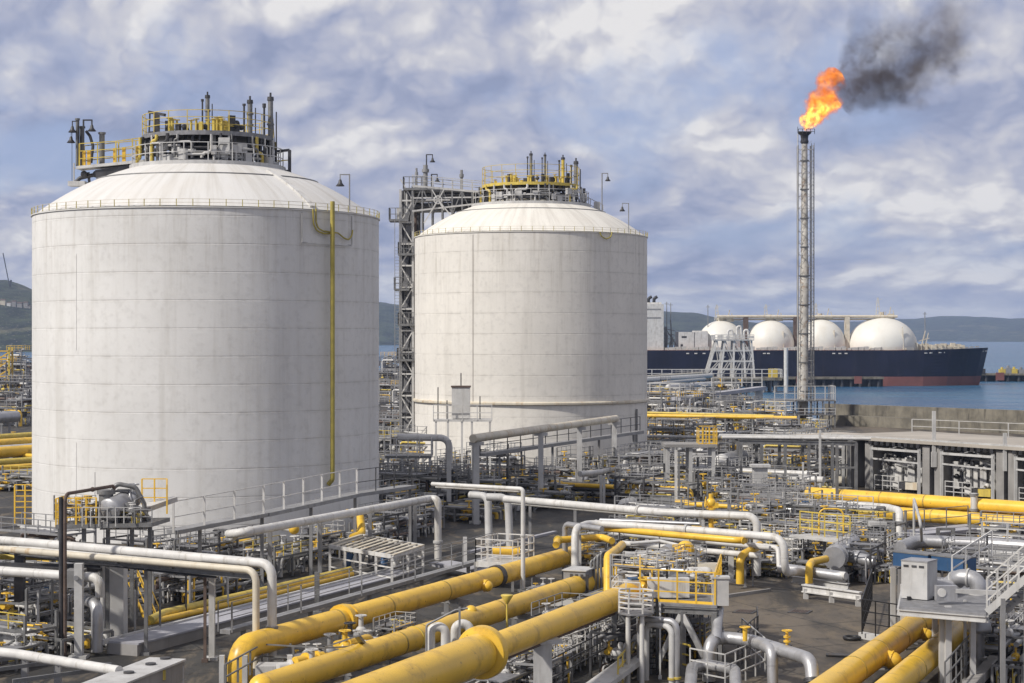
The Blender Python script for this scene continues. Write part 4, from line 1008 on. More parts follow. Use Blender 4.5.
b_ = MB(); b_.ibeam(p1a + Vector((0, 1.6, -.9)), p1c + Vector((-3.6, 1.6, -.9)), .3, .35); b_.build('beam', 'dark', t)
for f in (.18, .36, .55, .72, .9):
    q = p1a.lerp(p1c, f); MB().bar(q + Vector((-.2, -.9, -.6)), q + Vector((.3, 2.2, -.6)), .22).build('cross_beam', 'steel', t)
# yellow line and dark tray inside the rack
pipe('thin yellow pipe under the white pipes of the left rack', [P(-40, 556, 5.3), P(72, 558, 5.3), P(100, 562, 5.3)], .2, 'yellow2', valves=(.72,), fm='yellow')
tag(MB().bar(P(-40, 566, 5.0), P(100, 570, 5.0), .7, .18).bar(P(-40, 563.5, 5.1), P(100, 567, 5.1), .08, .3).build('cable_tray', 'dark', None, P(30, 640)), 'dark cable tray under the left pipe rack', 'cable tray')
pw = [P(-40, 568, 5.2), P(66, 577, 4.7), P(96, 578, 4.7), P(100, 586, 4.3)]
pipe('fat white pipe below the left rack ending in an elbow at the concrete pier', [P(-40, 568, 4.8), P(100, 578, 4.8), down(P(100, 578, 4.8), 3.6)], .31, 'white', flanges=(.78,), fm='pale', bands=(.3, .5))
pipe('grey pipe bending down beside the dark column under the left rack', [P(85, 599, 3.2), P(97, 604, 3.2), down(P(97, 604, 3.2), .2)], .38, 'silver', bands=(.2,), elbow=.7)
tag(MB().box(P(76, 578, 4.7), (1.1, 1.2, 1.1)).cyl(P(76, 578, 4.7), P(76, 578, 5.6), .15).build('valve_box', 'grey', None, down(P(76, 578, 4.7), 4.1)), 'grey valve box on the fat white pipe below the left rack', 'valve')
# brown riser pipe bending to the pump
rb = P(65, 656); zt = ZD(494, rb.y)
pipe('brown steel pipe rising above the left rack and bending over to the pump', [rb, down(rb, zt), VX(113, 486, rb.y + 6), VX(115, 489, rb.y + 6)], .12, 'rust', elbow=.5, flanges=(.82,), fm='rust', bands=(.3, .5))
pipe('dark steel pipe rising beside the brown pipe above the left rack', [P(61, 656), down(P(61, 656), ZD(497, rb.y))], .14, 'dark')
# pump platform above the rack
D = 124.0; zd = ZD(527, D)
t = thing('pump_platform', 'steel platform with yellow railings carrying a grey pump set before the large tank', 'platform', Q(115, D, zd))
a, b = Q(56, D, zd), Q(152, D - 1, zd + .25)
ta = (b - a).normalized(); tb_ = Vector((-ta.y, ta.x, 0))
MB().bar(a + tb_ * 1.8, b + tb_ * 1.8, 3.8, .28).build('deck', 'steel', t)
MB().bar(Q(100, D, zd + .2), Q(172, D + 5, zd + 1.5), 1.2, .35).build('ramp', 'pale', t)
r_ = MB().rails([a + Vector((0, 3, 0)), a, a + ta * 2.9], 1.95, .7, .035, 3, .05); r_.build('guard_rail', 'yellow', t)
r_ = MB().rails([Q(142, D + 4, zd + 1.0), Q(167, D + 4, zd + 1.0), Q(167, D + 1, zd + .8)], 2.0, .8, .035, 3, .05); r_.build('guard_rail', 'yellow', t)
r_ = MB().rails([Q(100, D - .5, zd + .2), Q(152, D - .8, zd + .3)], 1.0, 1.2, .03, 2); r_.build('guard_rail', 'grey', t)
for px in (60, 84, 108, 132, 150): q = Q(px, D + .4, 0); MB().bar(q, down(q, zd), .26).build('leg', 'steel', t)
t = thing('pump_set', 'grey motor pump set with round cover on the platform before the large tank', 'pump', Q(118, D, zd + .2))
c = Q(122, D + .8, ZD(508, D))
MB().cyl(c + Vector((-.6, -1.1, -.1)), c + Vector((.15, .9, .35)), .74, 22).lathe([(.82, -.05), (.82, .1), (.7, .14), (.6, .22), (.01, .26)], c + Vector((-.6, -1.1, -.1)), 20, Vector((-.35, -.9, -.2))).build('motor', 'silver', t)
MB().cyl(c + Vector((-1.1, 0, -1.1)), c + Vector((-1.1, 0, .9)), .5, 16).cyl(c + Vector((-1.1, 0, .9)), c + Vector((-1.1, 0, 1.2)), .65, 16).build('pump_body', 'steel', t)
MB().ball(c + Vector((.6, .8, .5)), .62, 18, 10).ring(c + Vector((.6, .8, .5)), .66, .09, (1, 0, .3)).cyl(c + Vector((.6, .8, .5)), c + Vector((.6, .8, 1.5)), .2, 10).wheel(c + Vector((.6, .8, 1.5)), .4).build('casing', 'silver', t)
MB().tube([c + Vector((-.9, 0, 1.0)), c + Vector((-.3, 0, 1.6)), c + Vector((.9, .2, 1.35)), c + Vector((1.5, .2, .2)), c + Vector((1.6, .2, -1.2))], .16, 8).tube([c + Vector((.2, -.5, .2)), c + Vector((1.3, -.4, -.1)), c + Vector((1.9, 0, -.9))], .2, 8).build('pipe_run', 'steel', t)
for k in range(7): MB().tube([c + Vector((-1.5 + k * .5, -.6 - .1 * (k % 2), -1.2)), c + Vector((-1.5 + k * .5, -.6, -.2 + .35 * (k % 3))), c + Vector((-1.1 + k * .5, .2, -.1 + .4 * (k % 3)))], .07, 6).build('small_pipe', ('dark', 'pale', 'steel')[k % 3], t)
MB().rails([c + Vector((-2.4, -1.5, -1.2)), c + Vector((1.6, -1.5, -1.2))], 1.3, .6, .03, 2).build('guard_rail', 'pale', t)
for k in range(10): MB().box(c + Vector((.15, .9, .35)) * (.2 + k * .06) + Vector((-.1, 0, .98 - k * .01)), (.9, .05, .1)).build('cooling_fin', 'steel', t)
MB().box(c + Vector((.2, .3, -1.35)), (3.2, 1.8, .35)).build('base_frame', 'pale', t)
for k in range(5): MB().box(c + Vector((-1.7 + k * .8, -.9, -1.0)), (.22, .22, .8)).build('valve', 'dark', t)
for k, (px, h) in enumerate(((79, 1.5), (88, 1.6), (98, 1.2))):
    q = Q(px, D + 2, zd + .2); o = MB().cyl(q, q + Vector((0, 0, h)), .2, 12).cyl(q + Vector((0, 0, h)), q + Vector((0, 0, h + .2)), .3, 12).flange(q + Vector((0, 0, h * .35)), (0, 0, 1), .32, .1).tube([q + Vector((0, 0, h * .7)), q + Vector((.8, 0, h * .7))], .14, 8).build('valve_actuator', 'yellow' if k < 2 else 'grey', None, q)
    tag(o, ('yellow valve actuator at left end of the pump platform', 'second yellow valve actuator beside the pump on its platform', 'grey valve actuator next to the pump on its platform')[k], 'valve')
# yellow cage behind left of the platform and black box
t = thing('ladder_cage', 'yellow ladder cage with railing at lower left foot of the large tank', 'ladder', P(25, 524))
q = P(25, 524); x0, y0 = q.x, q.y
for dx in (-1.1, 0, 1.1):
    MB().bar((x0 + dx, y0, 0), (x0 + dx, y0, 4.2), .14).build('post', 'yellow', t)
g = MB()
for k in range(7): g.bar((x0 - 1.1, y0, .6 + k * .6), (x0 + 1.1, y0, .6 + k * .6), .1)
g.build('rung', 'yellow', t); MB().cyl((x0 + .9, y0 + 1, 0), (x0 + .9, y0 + 1, 3.5), .4, 10).build('pipe_run', 'yellow2', t)
for k, (px, py, h, lab) in enumerate(((49, 533, 2.1, 'small black cabinet at foot of the large tank left of the brown pipe'), (219, 556, 2.3, 'black upright cabinet under the white gangway before the large tank'))):
    q = P(px, py); o = MB().box(q + Vector((0, 0, h / 2)), (.85, .8, h)).box(q + Vector((0, 0, h + .05)), (1, .95, .1)).box(q + Vector((0, -.42, h * .6)), (.5, .03, .4)).build('control_cabinet', 'black', None, q); tag(o, lab, 'cabinet')
# front-left lower white pipe with brackets and the pale duct box
zl = 3.0
pipe('white pipe low in the bottom left corner running into the pale duct', [P(-40, 648, zl), P(20, 654.5, zl), P(119, 671, zl)], .27, 'white', bands=(.5,))
for k, (px, py) in enumerate(((25, 656), (58, 661), (106, 668))):
    q = P(px, py, zl - .45); t = thing('pipe_bracket', ('steel bracket arm under the bottom left white pipe, nearest the frame edge', 'steel bracket arm under the bottom left white pipe, middle one', 'steel bracket arm under the bottom left white pipe, next to pale duct')[k], 'bracket', down(q), 'bracket arms under the bottom left pipe')
    MB().bar(down(q), q, .35).build('post', 'grey', t); MB().bar(q + Vector((-4.2, -2.6, -.2)), q + Vector((.5, .3, 0)), .16, .2).build('arm', 'steel', t); MB().box(q + Vector((0, 0, .1)), (.6, .5, .3), .4).build('shoe', 'dark', t)
t = thing('cable_duct', 'pale grey boxed concrete duct in the bottom left corner', 'duct', P(160, 700))
a, b = P(94, 689, 2.9), P(168, 660, 2.9)
MB().bar(a + Vector((0, 0, -.5)), b + Vector((0, 0, -.5)), 1.9, 1.0).build('duct', 'concrete', t)
MB().bar(a + Vector((0, 0, .06)), b + Vector((0, 0, .06)), 2.1, .1).build('lid', 'pale', t)
MB().box(b + Vector((-.1, -.2, -1.4)), (1.7, 1.2, 2.3), .4).build('end_pier', 'pale', t)
for f in (.45, .75, .96): q = a.lerp(b, f); MB().cyl(q + Vector((0, 0, .1)), q + Vector((0, 0, .2)), .28, 12).build('lid_knob', 'dark', t)
q = a.lerp(b, .8); MB().box(q + Vector((.6, -1.1, -.3)), (.4, .15, .5), .4).build('bracket', 'yellow2', t)
# ---- concrete channel with pale cover, running beside the first tank
t = thing('concrete_channel', 'long concrete channel with lavender grey cover running beyond the yellow pipelines', 'channel', P(122, 652))
a, b = P(122, 655), P(402, 580)
MB().bar(a + Vector((0, 0, .35)), b + Vector((0, 0, .35)), 2.3, .7).build('wall', 'concrete', t)
MB().bar(a + Vector((0, 0, .76)), b + Vector((0, 0, .76)), 2.5, .12).build('cover', 'kerb', t)
MB().bar(a + Vector((-1.25, 0, .8)), b + Vector((-1.25, 0, .8)), .25, .3).build('lip', 'pale', t)
# ---- elevated pipe walkway (second beam) with dark hand rails
t = thing('elevated_walkway', 'narrow elevated walkway with thin dark handrails beyond the yellow pipelines', 'walkway', P(318, 640))
zw = 1.5
a, b, c = P(225, 632, zw), P(430, 573.5, zw), P(500, 555, zw)
d = (b - a).normalized(); n_ = Vector((d.y, -d.x, 0))
MB().bar(a, c, .75, .26).build('deck', 'grey', t)
r_ = MB().rails([a + n_ * .5, c + n_ * .5], 1.9, 9, .022, 2, .05).rails([a - n_ * .5, c - n_ * .5], 1.9, 9, .022, 2, .04); r_.build('guard_rail', 'grey', t)
for f in (.05, .25, .45, .65, .85):
    q = a.lerp(c, f); MB().bar(down(q), down(q, zw - .15), .3).build('leg', 'grey', t)
for px, py0, py1, m in ((317, 614, 572, 'steel'), (465, 576, 537, 'pale')):
    q = P(px, py0); MB().bar(q, down(q, ZD(py1, q.y)), .34).box(down(q, .1), (.7, .7, .2)).build('post', m, t)
# square landing at the far end of the walkway
t = thing('access_platform', 'small white railed landing with yellow valve at far end of the dark railed walkway', 'platform', P(500, 560))
c = P(505, 562, 2.0); MB().box(c, (3.4, 4.4, .4), -.42).build('deck', 'white', t)
R_ = Matrix.Rotation(-.42, 3, 'Z'); cs = [c + R_ @ Vector(v) for v in ((-1.6, -2.1, .2), (1.6, -2.1, .2), (1.6, 2.1, .2), (-1.6, 2.1, .2), (-1.6, -2.1, .2))]
MB().rails(cs, 1.8, 1.1, .04, 3).build('guard_rail', 'white', t)
MB().cyl(c + Vector((-1, 0, .9)), c + Vector((1.2, 0, .9)), .34, 12).build('valve', 'yellow', t)
for q in cs[:4]: MB().bar(down(q), q, .22).build('leg', 'grey', t)
tag(MB().bar(P(440, 563, .8), P(505, 575, .8), 2.2, .3).build('walkway_slab', 'kerb', None, P(470, 570)), 'pale flat slab leading from the walkway to the railed landing', 'slab')
# white frame hut on the channel
t = thing('valve_shelter', 'open white framed valve shelter with pale slatted top beside the concrete channel', 'shelter', P(372, 590))
D = 152.0; zr = ZD(545, D)
cs = [VX(330, 547, 150), VX(392, 553, 143), VX(423, 545, 150), VX(362, 539.5, 158)]
zr = sum(c.z for c in cs) / 4; cs = [down(c, zr) for c in cs]
fr = MB()
for a, b in zip(cs, cs[1:] + cs[:1]): fr.bar(a, b, .24, .3)
fr.build('frame', 'white', t)
sl = MB()
for k in range(11): f = k / 10; sl.bar(cs[0].lerp(cs[1], f) + Vector((0, 0, .12)), cs[3].lerp(cs[2], f) + Vector((0, 0, .12)), .3, .08)
sl.build('roof_slat', 'cream', t)
for c in cs + [cs[0].lerp(cs[1], .5), cs[1].lerp(cs[2], .5), cs[0].lerp(cs[1], .25), cs[0].lerp(cs[1], .75)]: MB().bar(down(c, 0.0), c, .2).build('leg', 'white', t)
md = MB()
for a, b in zip(cs, cs[1:]): md.bar(down(a, zr - .9), down(b, zr - .9), .1).bar(down(a, zr - 1.7), down(b, zr - 1.7), .1)
md.build('rail', 'white', t)
for k in range(6):
    q = down(cs[0].lerp(cs[2], .18 + k * .13), zr - 1.5); MB().cyl(q, q + Vector((.3, .2, .9)), .32, 10).ball(q, .36, 10, 6).build('valve', ('blue', 'grey', 'dark', 'blue', 'white', 'grey')[k], t)
# long white pipe beside the tank and the gangway above it
pa, pb = P(238, 533.5, 5.6), P(430, 498.5, 5.6); pc = P(438, 499, 5.6)
wp = pipe('long white pipe under the gangway before the large tank, bending down at its right end', [P(229, 534, 5.2), pa, pb, pc, down(pc, .2)], .33, 'white', bands=(.2, .35, .5, .65), flanges=(.96,), fm='pale', elbow=.9)
for px, py in ((270, 528), (320, 518.5), (370, 509), (415, 501)):
    q = P(px, py, 5.1); o = MB().bar(down(q), q, .32).bar(q + Vector((-.7, .3, 0)), q + Vector((.7, -.3, 0)), .25).build('pipe_support', 'grey', None, down(q)); tag(o, 'grey steel post carrying the long white pipe before the large tank', 'support', 'posts under the long white pipe')
t = thing('gangway', 'white gangway with tall railing rising along foot of the large tank', 'walkway', P(300, 560))
pts = [P(172, 532, 5.2), P(262, 514.5, 5.9), P(355, 494.5, 6.1), P(410, 486.5, 6.1)]
for a, b in zip(pts, pts[1:]): MB().bar(a, b, 1.4, .3).build('deck', 'grey', t)
MB().rails([p + Vector((.2, -.5, 0)) for p in pts[:3]], 2.35, 3.3, .035, 2, .08).build('guard_rail', 'white', t)
MB().rails([p + Vector((.2, -.5, 0)) for p in pts[2:]], 2.2, 3.3, .03, 2, .05).build('guard_rail', 'dark', t)
for p in (pts[0].lerp(pts[1], .3), pts[1], pts[1].lerp(pts[2], .5), pts[2], pts[3]): MB().bar(down(p), p, .26).build('leg', 'grey', t)
tag(MB().tube([P(231, 539, 4.6), P(236, 534, 5.0), P(242, 533, 5.0), P(250, 530, 5.0)], .3, 10).build('pipe_bend', 'white', None, P(238, 560)), 'curled white pipe end at left tip of the long white pipe', 'pipe')
for px, py, m, lab in ((291, 528, 'yellow', 'short pipe end with yellow cap poking from under the gangway'),):
    q = P(px - 9, py - 2, 3.8); e = P(px + 3, py + 1, 3.8); o = thing('capped_pipe', lab, 'pipe', down(q)); MB().cyl(q, e, .38, 12).build('pipe_run', 'white', o); MB().ball(e, .46, 14, 8).build('cap', 'yellow', o)
pipe('yellow pipe elbow curving down below the gangway at the large tank', [P(347, 513, 4.2), P(360, 514, 4.2), down(P(362, 516, 4.2), 2.6), P(352, 538, 2.4)], .36, 'yellow', flanges=(.12,), fm='white', elbow=.9)
# yellow twin lines in the channel
pipe('yellow pipe lying along the concrete channel, upper of a pair', [P(150, 620, .9), P(165, 613, .9), P(262, 591, .9), P(350, 570, .9)], .3, 'yellow2', group='twin yellow pipes in the channel', supports=(.2, .5, .8))
pipe('yellow pipe lying along the concrete channel, lower of a pair', [P(147, 623, .7), P(262, 597, .7), P(352, 574, .7)], .22, 'yellow', group='twin yellow pipes in the channel', supports=(.3, .6, .9))
t = thing('stair', 'steep yellow steel stair behind the concrete pier of the left rack', 'stair', P(146, 628))
a, b = VX(125, 572, 132), VX(146, 622, 128)
for dx in (0, .9): MB().bar(a + Vector((dx, 0, 0)), b + Vector((dx, 0, 0)), .12, .28).build('stringer', 'yellow', t)
for dx in (0, .9): MB().bar(a + Vector((dx, 0, 1.1)), b + Vector((dx, 0, 1.1)), .07).bar(a + Vector((dx, 0, 0)), a + Vector((dx, 0, 1.1)), .07).bar(b + Vector((dx, 0, 0)), b + Vector((dx, 0, 1.1)), .07).build('handrail', 'yellow', t)
g = MB()
for k in range(10): q = a.lerp(b, k / 9); g.box(q + Vector((.45, 0, 0)), (.85, .25, .05))
g.build('tread', 'grating', t)
# small pole and cage next to elbow; white pole by the landing
pipe('slim white post pipe with top bend standing between the yellow pipelines', [P(523, 598), down(P(523, 598), ZD(489, P(523, 598).y)), P(432, 484, ZD(489, P(523, 598).y))], .17, 'white', elbow=.25, flanges=(.28,), fm='pale')
pipe('second slim white pipe running level beside the bent post pipe', [P(519, 491, 8.0), P(436, 486.5, 8.0)], .13, 'white')
# U bends over the middle pipeline
t = thing('u_bend_assembly', 'white U-bend pipes in a grey frame between the yellow pipelines', 'pipe', P(450, 668))
c = P(450, 640, 3.0)
for k, dx in enumerate((-.75, .75)):
    q = c + Vector((dx * .9, k * 1.0, 0)); MB().tube([q + Vector((-.42, 0, -2.6)), q + Vector((-.42, 0, .75)), q + Vector((.42, 0, .75)), q + Vector((.42, 0, -2.6))], .26, 12, True, .42).build('u_bend', 'white', t)
MB().tube([c + Vector((-1.3, -.4, -2.8)), c + Vector((-1.3, -.4, .9)), c + Vector((.3, -.2, 1.7)), c + Vector((1.0, -.1, 1.8))], .06, 6, True, .2).bar(c + Vector((.55, -.3, -2.4)), c + Vector((.55, -.3, 1.9)), .12).build('frame', 'grey', t)
# manifold between A and B
t = thing('valve_manifold', 'low valve manifold of yellow and white pipes between two yellow pipelines', 'valve', P(355, 668))
for k, (x0, y0, x1, y1, z, r, m) in enumerate(((336, 645, 372, 637, 1.3, .26, 'yellow'), (342, 655, 378, 640, 1.0, .26, 'white'), (295, 662, 330, 655, 1.4, .3, 'yellow'), (278, 668, 318, 664, 1.1, .3, 'white'), (300, 676, 345, 660, .8, .2, 'silver'))):
    a, b = P(x0, y0, z), P(x1, y1, z); MB().tube([a, b, down(b, .1)], r, 10).flange(a.lerp(b, .3), b - a, r * 1.4, .12).flange(a.lerp(b, .6), b - a, r * 1.4, .12).build('pipe_run', m, t)
for px, py, m in ((350, 640, 'dark'), (361, 632, 'pale'), (330, 652, 'grey'), (345, 648, 'yellow'), (312, 668, 'pale')):
    q = P(px, py, 1.2); MB().cyl(down(q, .2), down(q, 2.2), .16, 8).wheel(down(q, 2.25), .35).ball(down(q, 1.2), .4, 10, 6).build('valve', m, t)
MB().bar(P(325, 647, 2.6), P(375, 630, 3.6), .08).bar(P(356, 634, 3.2), P(372, 656, 1.2), .3, .2).bar(P(372, 645, .8), P(400, 652, .6), 1.2, .25).build('bracket', 'steel', t)
t = thing('safety_railing', 'grey pipe railing around the end of the bottom yellow pipelines', 'railing', P(270, 690))
MB().rails([P(225, 690, 0.5), P(262, 668, .5), P(325, 672, .5), P(390, 668, .5)], 1.4, 2.2, .04, 2, .06).build('guard_rail', 'steel', t); MB().box(P(269, 672, .7), (1.4, 1.4, .9)).build('pedestal', 'pale', t)
for px in (222, 245, 290): MB().bar(P(px, 683), down(P(px, 683), 1.6), .3).build('post', 'pale', t)
# ================================================================== piping modules (crowded plant piping)
AU, AV = math.radians(65.7), math.radians(-33)
def zigzag(rnd, L, W, H):
    y = rnd.uniform(-W / 2, W / 2); z = rnd.uniform(.5, H); x0 = -L / 2 + rnd.uniform(0, L * .3); x1 = L / 2 - rnd.uniform(0, L * .35)
    pts = [Vector((x0, y, z))]
    if rnd.random() < .55: pts.insert(0, Vector((x0, y, .1)))
    k = rnd.random()
    if k < .35: xm = rnd.uniform(x0, x1); y2 = rnd.uniform(-W / 2, W / 2); pts += [Vector((xm, y, z)), Vector((xm, y2, z)), Vector((x1, y2, z))]
    elif k < .6: xm = rnd.uniform(x0, x1); z2 = rnd.uniform(.5, H * 1.05); pts += [Vector((xm, y, z)), Vector((xm, y, z2)), Vector((x1, y, z2))]
    else: pts.append(Vector((x1, y, z)))
    if rnd.random() < .5: q = pts[-1]; pts.append(Vector((q.x, q.y, .1)))
    return pts
def module(label, loc, rz, L, W, H, seed, npipe=11, fm='steel', railm='grey', yellow=.14, group=None, cat='piping', name='piping_module', levels=2, dens=1.0, rs=1.0):
    rnd = random.Random(seed); t = thing(name, label, cat, (0, 0, 0), group)
    ncol = max(2, round(L / 4.5) + 1)
    for k in range(ncol):
        for y in (-W / 2, W / 2): x = -L / 2 + L * k / (ncol - 1); MB().bar((x, y, 0), (x, y, H + (rnd.random() < .3) * 1.2), .2).build('column', fm, t)
    for j in range(1, levels + 1):
        z = H * j / levels; b = MB()
        for y in (-W / 2, W / 2): b.bar((-L / 2, y, z), (L / 2, y, z), .16, .2)
        for k in range(ncol): x = -L / 2 + L * k / (ncol - 1); b.bar((x, -W / 2, z - .02), (x, W / 2, z - .02), .14, .18)
        if j == 1:
            for k in range(ncol - 1):
                x0, x1 = -L / 2 + L * k / (ncol - 1), -L / 2 + L * (k + 1) / (ncol - 1)
                if rnd.random() < .5: b.bar((x0, -W / 2, .2), (x1, -W / 2, z), .1)
        b.build('beam', fm, t)
    for k in range(npipe):
        r = rnd.choice((.07, .09, .11, .14, .18, .22, .28)) * rs; c = rnd.random()
        m = 'yellow2' if c < yellow * .5 else 'yellow' if c < yellow else 'white' if c < .40 else 'pale' if c < .54 else 'silver' if c < .68 else 'grey' if c < .84 else 'rust' if c < .94 else 'dark'
        MB().tube(zigzag(rnd, L, W, H * 1.03), r, 8, True, r * 2.4).build('pipe_run', m, t)
    for k in range(int(6 * dens)):
        q = Vector((rnd.uniform(-L / 2, L / 2), rnd.uniform(-W / 2, W / 2), rnd.uniform(.4, H))); s = rnd.uniform(.22, .42)
        v = MB().ball(q, s, 10, 6).cyl(q, q + Vector((0, 0, s * 2.6)), s * .25, 6).cyl(q - Vector((s * 1.4, 0, 0)), q + Vector((s * 1.4, 0, 0)), s * .7, 8)
        v.wheel(q + Vector((0, 0, s * 2.6)), s * 1.1); v.build('valve', rnd.choice(('yellow2', 'yellow', 'grey', 'dark', 'pale', 'blue' if rnd.random() < .3 else 'white')), t)
    for k in range(int(2 * dens)):
        q = Vector((rnd.uniform(-L / 2, L / 2), rnd.uniform(-W / 2, W / 2), rnd.uniform(.5, H * .8))); s = rnd.uniform(.5, 1.0)
        MB().box(q, (s, s * .7, s * 1.2)).box(q + Vector((0, 0, s * .65)), (s * 1.1, s * .8, .06)).build('instrument_box', rnd.choice(('pale', 'grey', 'dark', 'white')), t)
    if dens > .9:
        q = Vector((rnd.uniform(-L / 3, L / 3), 0, rnd.uniform(.8, H * .6))); l = min(L * .3, 2.2); r = rnd.uniform(.35, .6)
        MB().cyl(q - Vector((l, 0, 0)), q + Vector((l, 0, 0)), r, 14).ball(q - Vector((l, 0, 0)), r, 14, 8).ball(q + Vector((l, 0, 0)), r, 14, 8).build('drum', rnd.choice(('silver', 'white', 'pale')), t)
    if railm:
        MB().rails([(-L / 2, -W / 2, H + .1), (L / 2, -W / 2, H + .1)], 1.15, 1.6, .035, 2).build('guard_rail', railm, t)
        if rnd.random() < .6: MB().rails([(-L / 2, W / 2, H + .1), (L / 2, W / 2, H + .1), (L / 2, -W / 2, H + .1)], 1.15, 1.6, .035, 2).build('guard_rail', railm, t)
    gr = MB(); gr.box((rnd.uniform(-L / 6, L / 6), 0, H + .05), (L * rnd.uniform(.25, .5), W * .96, .07)); gr.build('grating', 'grating', t)
    t.location = loc; t.rotation_euler = (0, 0, rz); WL[t.name] = Vector(loc)
    return t
class Zone:
    """same-looking modules spread over one stretch of the yard: the first is built, the rest are copies of a few makes"""
    def __init__(s, makes): s.makes = makes; s.used = {}
MAKES = [dict(L=9, W=3.2, H=3.2, seed=11, npipe=12), dict(L=12, W=3.6, H=4.2, seed=12, npipe=14, levels=2), dict(L=7, W=3, H=2.2, seed=13, npipe=10, levels=1, railm='yellow2'),
         dict(L=10, W=4, H=5.2, seed=14, npipe=15, levels=3, fm='grey'), dict(L=8, W=3, H=2.8, seed=15, npipe=12, fm='grey', yellow=.3), dict(L=14, W=2.6, H=2.0, seed=16, npipe=10, levels=1, railm=None),
         dict(L=6, W=4, H=6.4, seed=17, npipe=12, levels=3, fm='steel', railm='yellow'), dict(L=11, W=3, H=3.4, seed=18, npipe=13, fm='steel', railm='pale', yellow=.08),
         dict(L=9, W=5, H=1.5, seed=19, npipe=14, levels=1, railm=None, yellow=.25), dict(L=7, W=3.5, H=3.8, seed=20, npipe=16, fm='dark', railm='grey'),
         dict(L=6, W=3, H=2.6, seed=31, npipe=24, levels=2, fm='grey', railm='pale', rs=.55, dens=2), dict(L=5, W=3.4, H=3.4, seed=32, npipe=22, levels=3, fm='steel', railm='grey', rs=.6, dens=1.8), dict(L=8, W=2.4, H=1.8, seed=33, npipe=22, levels=1, fm='steel', railm=None, rs=.6, dens=2.2, yellow=.25)]
DESC = ['medium grey piping frame', 'long two-deck frame', 'low yellow-railed piping frame', 'tall grey three-deck frame', 'piping frame with many yellow pipes', 'long low pipe run frame',
        'tall piping frame with yellow top', 'grey piping frame with pale railing', 'low spread of pipes and valves', 'dark frame packed with small pipes', 'grey frame of fine tangled pipes', 'slim three-deck frame of thin pipes', 'low bed of fine pipes and valves']
PROTO = {}
def put(k, px, py, rz, where, s=1.0, z=0.0):
    loc = P(px, py, z); lab = DESC[k] + ' ' + where; g = 'crowded piping frames ' + where
    if k not in PROTO: PROTO[k] = module(lab, loc, rz, group=g, **MAKES[k]); o = PROTO[k]
    else: o = dup(PROTO[k], loc, rz, lab, g, s)
    o.scale = (s, s, s)
    return o
W1 = 'before the cream tank foot'
W2 = 'between cream tank and flare'
W3 = 'before the concrete bays'
W4 = 'in gap left of cream tank'
W5 = 'far left of larger tank'
W6 = 'on shore by the jetty'
W7 = 'under the left pipe rack'
W8 = 'between gangway and concrete channel'
W9 = 'at the lower right edge'
# before the cream tank
for k, px, py, a in ((0, 398, 478, AU), (1, 405, 510, AV), (3, 425, 468, AV), (4, 447, 487, AU), (7, 462, 508, AV), (9, 494, 478, AV), (5, 520, 492, AU), (0, 548, 470, AV), (4, 556, 489, AV), (2, 592, 482, AU),
                     (9, 585, 466, AV), (8, 610, 497, AV), (1, 632, 488, AU), (8, 392, 530, AU), (2, 487, 500, AU), (8, 468, 520, AV), (5, 575, 500, AV), (8, 530, 508, AU), (9, 388, 492, AV)):
    put(k, px, py, a, W1)
# between the cream tank and the flare
for k, px, py, a in ((1, 668, 452, AV), (4, 672, 437, AV), (6, 690, 425, AU), (9, 720, 438, AV), (3, 700, 412, AV), (7, 735, 452, AU), (0, 660, 424, AU), (4, 755, 434, AV), (1, 735, 418, AV), (9, 778, 446, AV), (5, 765, 422, AU),
                     (0, 800, 448, AU), (2, 812, 436, AV), (8, 650, 468, AV), (1, 665, 404, AV), (4, 642, 440, AU), (9, 700, 445, AU), (0, 745, 408, AU), (3, 660, 394, AU), (8, 790, 432, AV), (7, 712, 398, AV), (2, 776, 412, AV)):
    put(k, px, py, a, W2)
# in front of the bays, behind the central platform
for k, px, py, a in ((3, 648, 494, AU), (1, 690, 500, AV), (9, 702, 478, AV), (7, 722, 496, AU), (4, 738, 480, AV), (0, 758, 500, AV), (2, 780, 484, AU), (3, 790, 472, AV), (8, 810, 500, AV), (5, 830, 482, AV), (1, 815, 466, AV), (9, 838, 470, AU),
                     (0, 660, 510, AV), (4, 770, 520, AV), (2, 800, 524, AU), (8, 730, 515, AU), (9, 640, 508, AU), (5, 705, 522, AV), (7, 826, 540, AV), (2, 865, 545, AV)):
    put(k, px, py, a, W3)
for k, px, py, a, s in ((1, 386, 386, AV, 1.3), (4, 398, 396, AU, 1.2), (6, 404, 408, AV, 1.0), (3, 384, 404, AV, 1.1), (9, 396, 420, AV, 1.1), (4, 388, 434, AV, 1.1), (0, 404, 438, AU, 1.1), (2, 390, 452, AV, 1.1), (6, 392, 376, AV, 1.6), (4, 402, 452, AV, 1), (9, 388, 366, AV, 1.6), (3, 410, 372, AV, 1.4)):
    put(k, px, py, a, W4, s)
for k, px, py, a, s in ((6, 4, 392, AV, 1.7), (3, 18, 386, AV, 1.7), (9, 28, 396, AU, 1.5), (1, 10, 402, AV, 1.5), (9, 24, 414, AV, 1.3), (0, 6, 426, AV, 1.3), (3, 30, 424, AU, 1.1), (8, 15, 446, AV, 1.2), (5, 20, 470, AV, 1.2), (8, 8, 490, AV, 1.0), (2, 27, 489, AV, .9), (6, -12, 400, AV, 1.6), (7, 2, 378, AV, 2), (6, 20, 374, AV, 2)):
    put(k, px, py, a, W5, s)
for k, px, py, a, s in ((5, 668, 388, AV, 1.3), (1, 690, 386, AV, 1.2), (8, 715, 395, AV, 1.5)):
    put(k, px, py, a, W6, s)
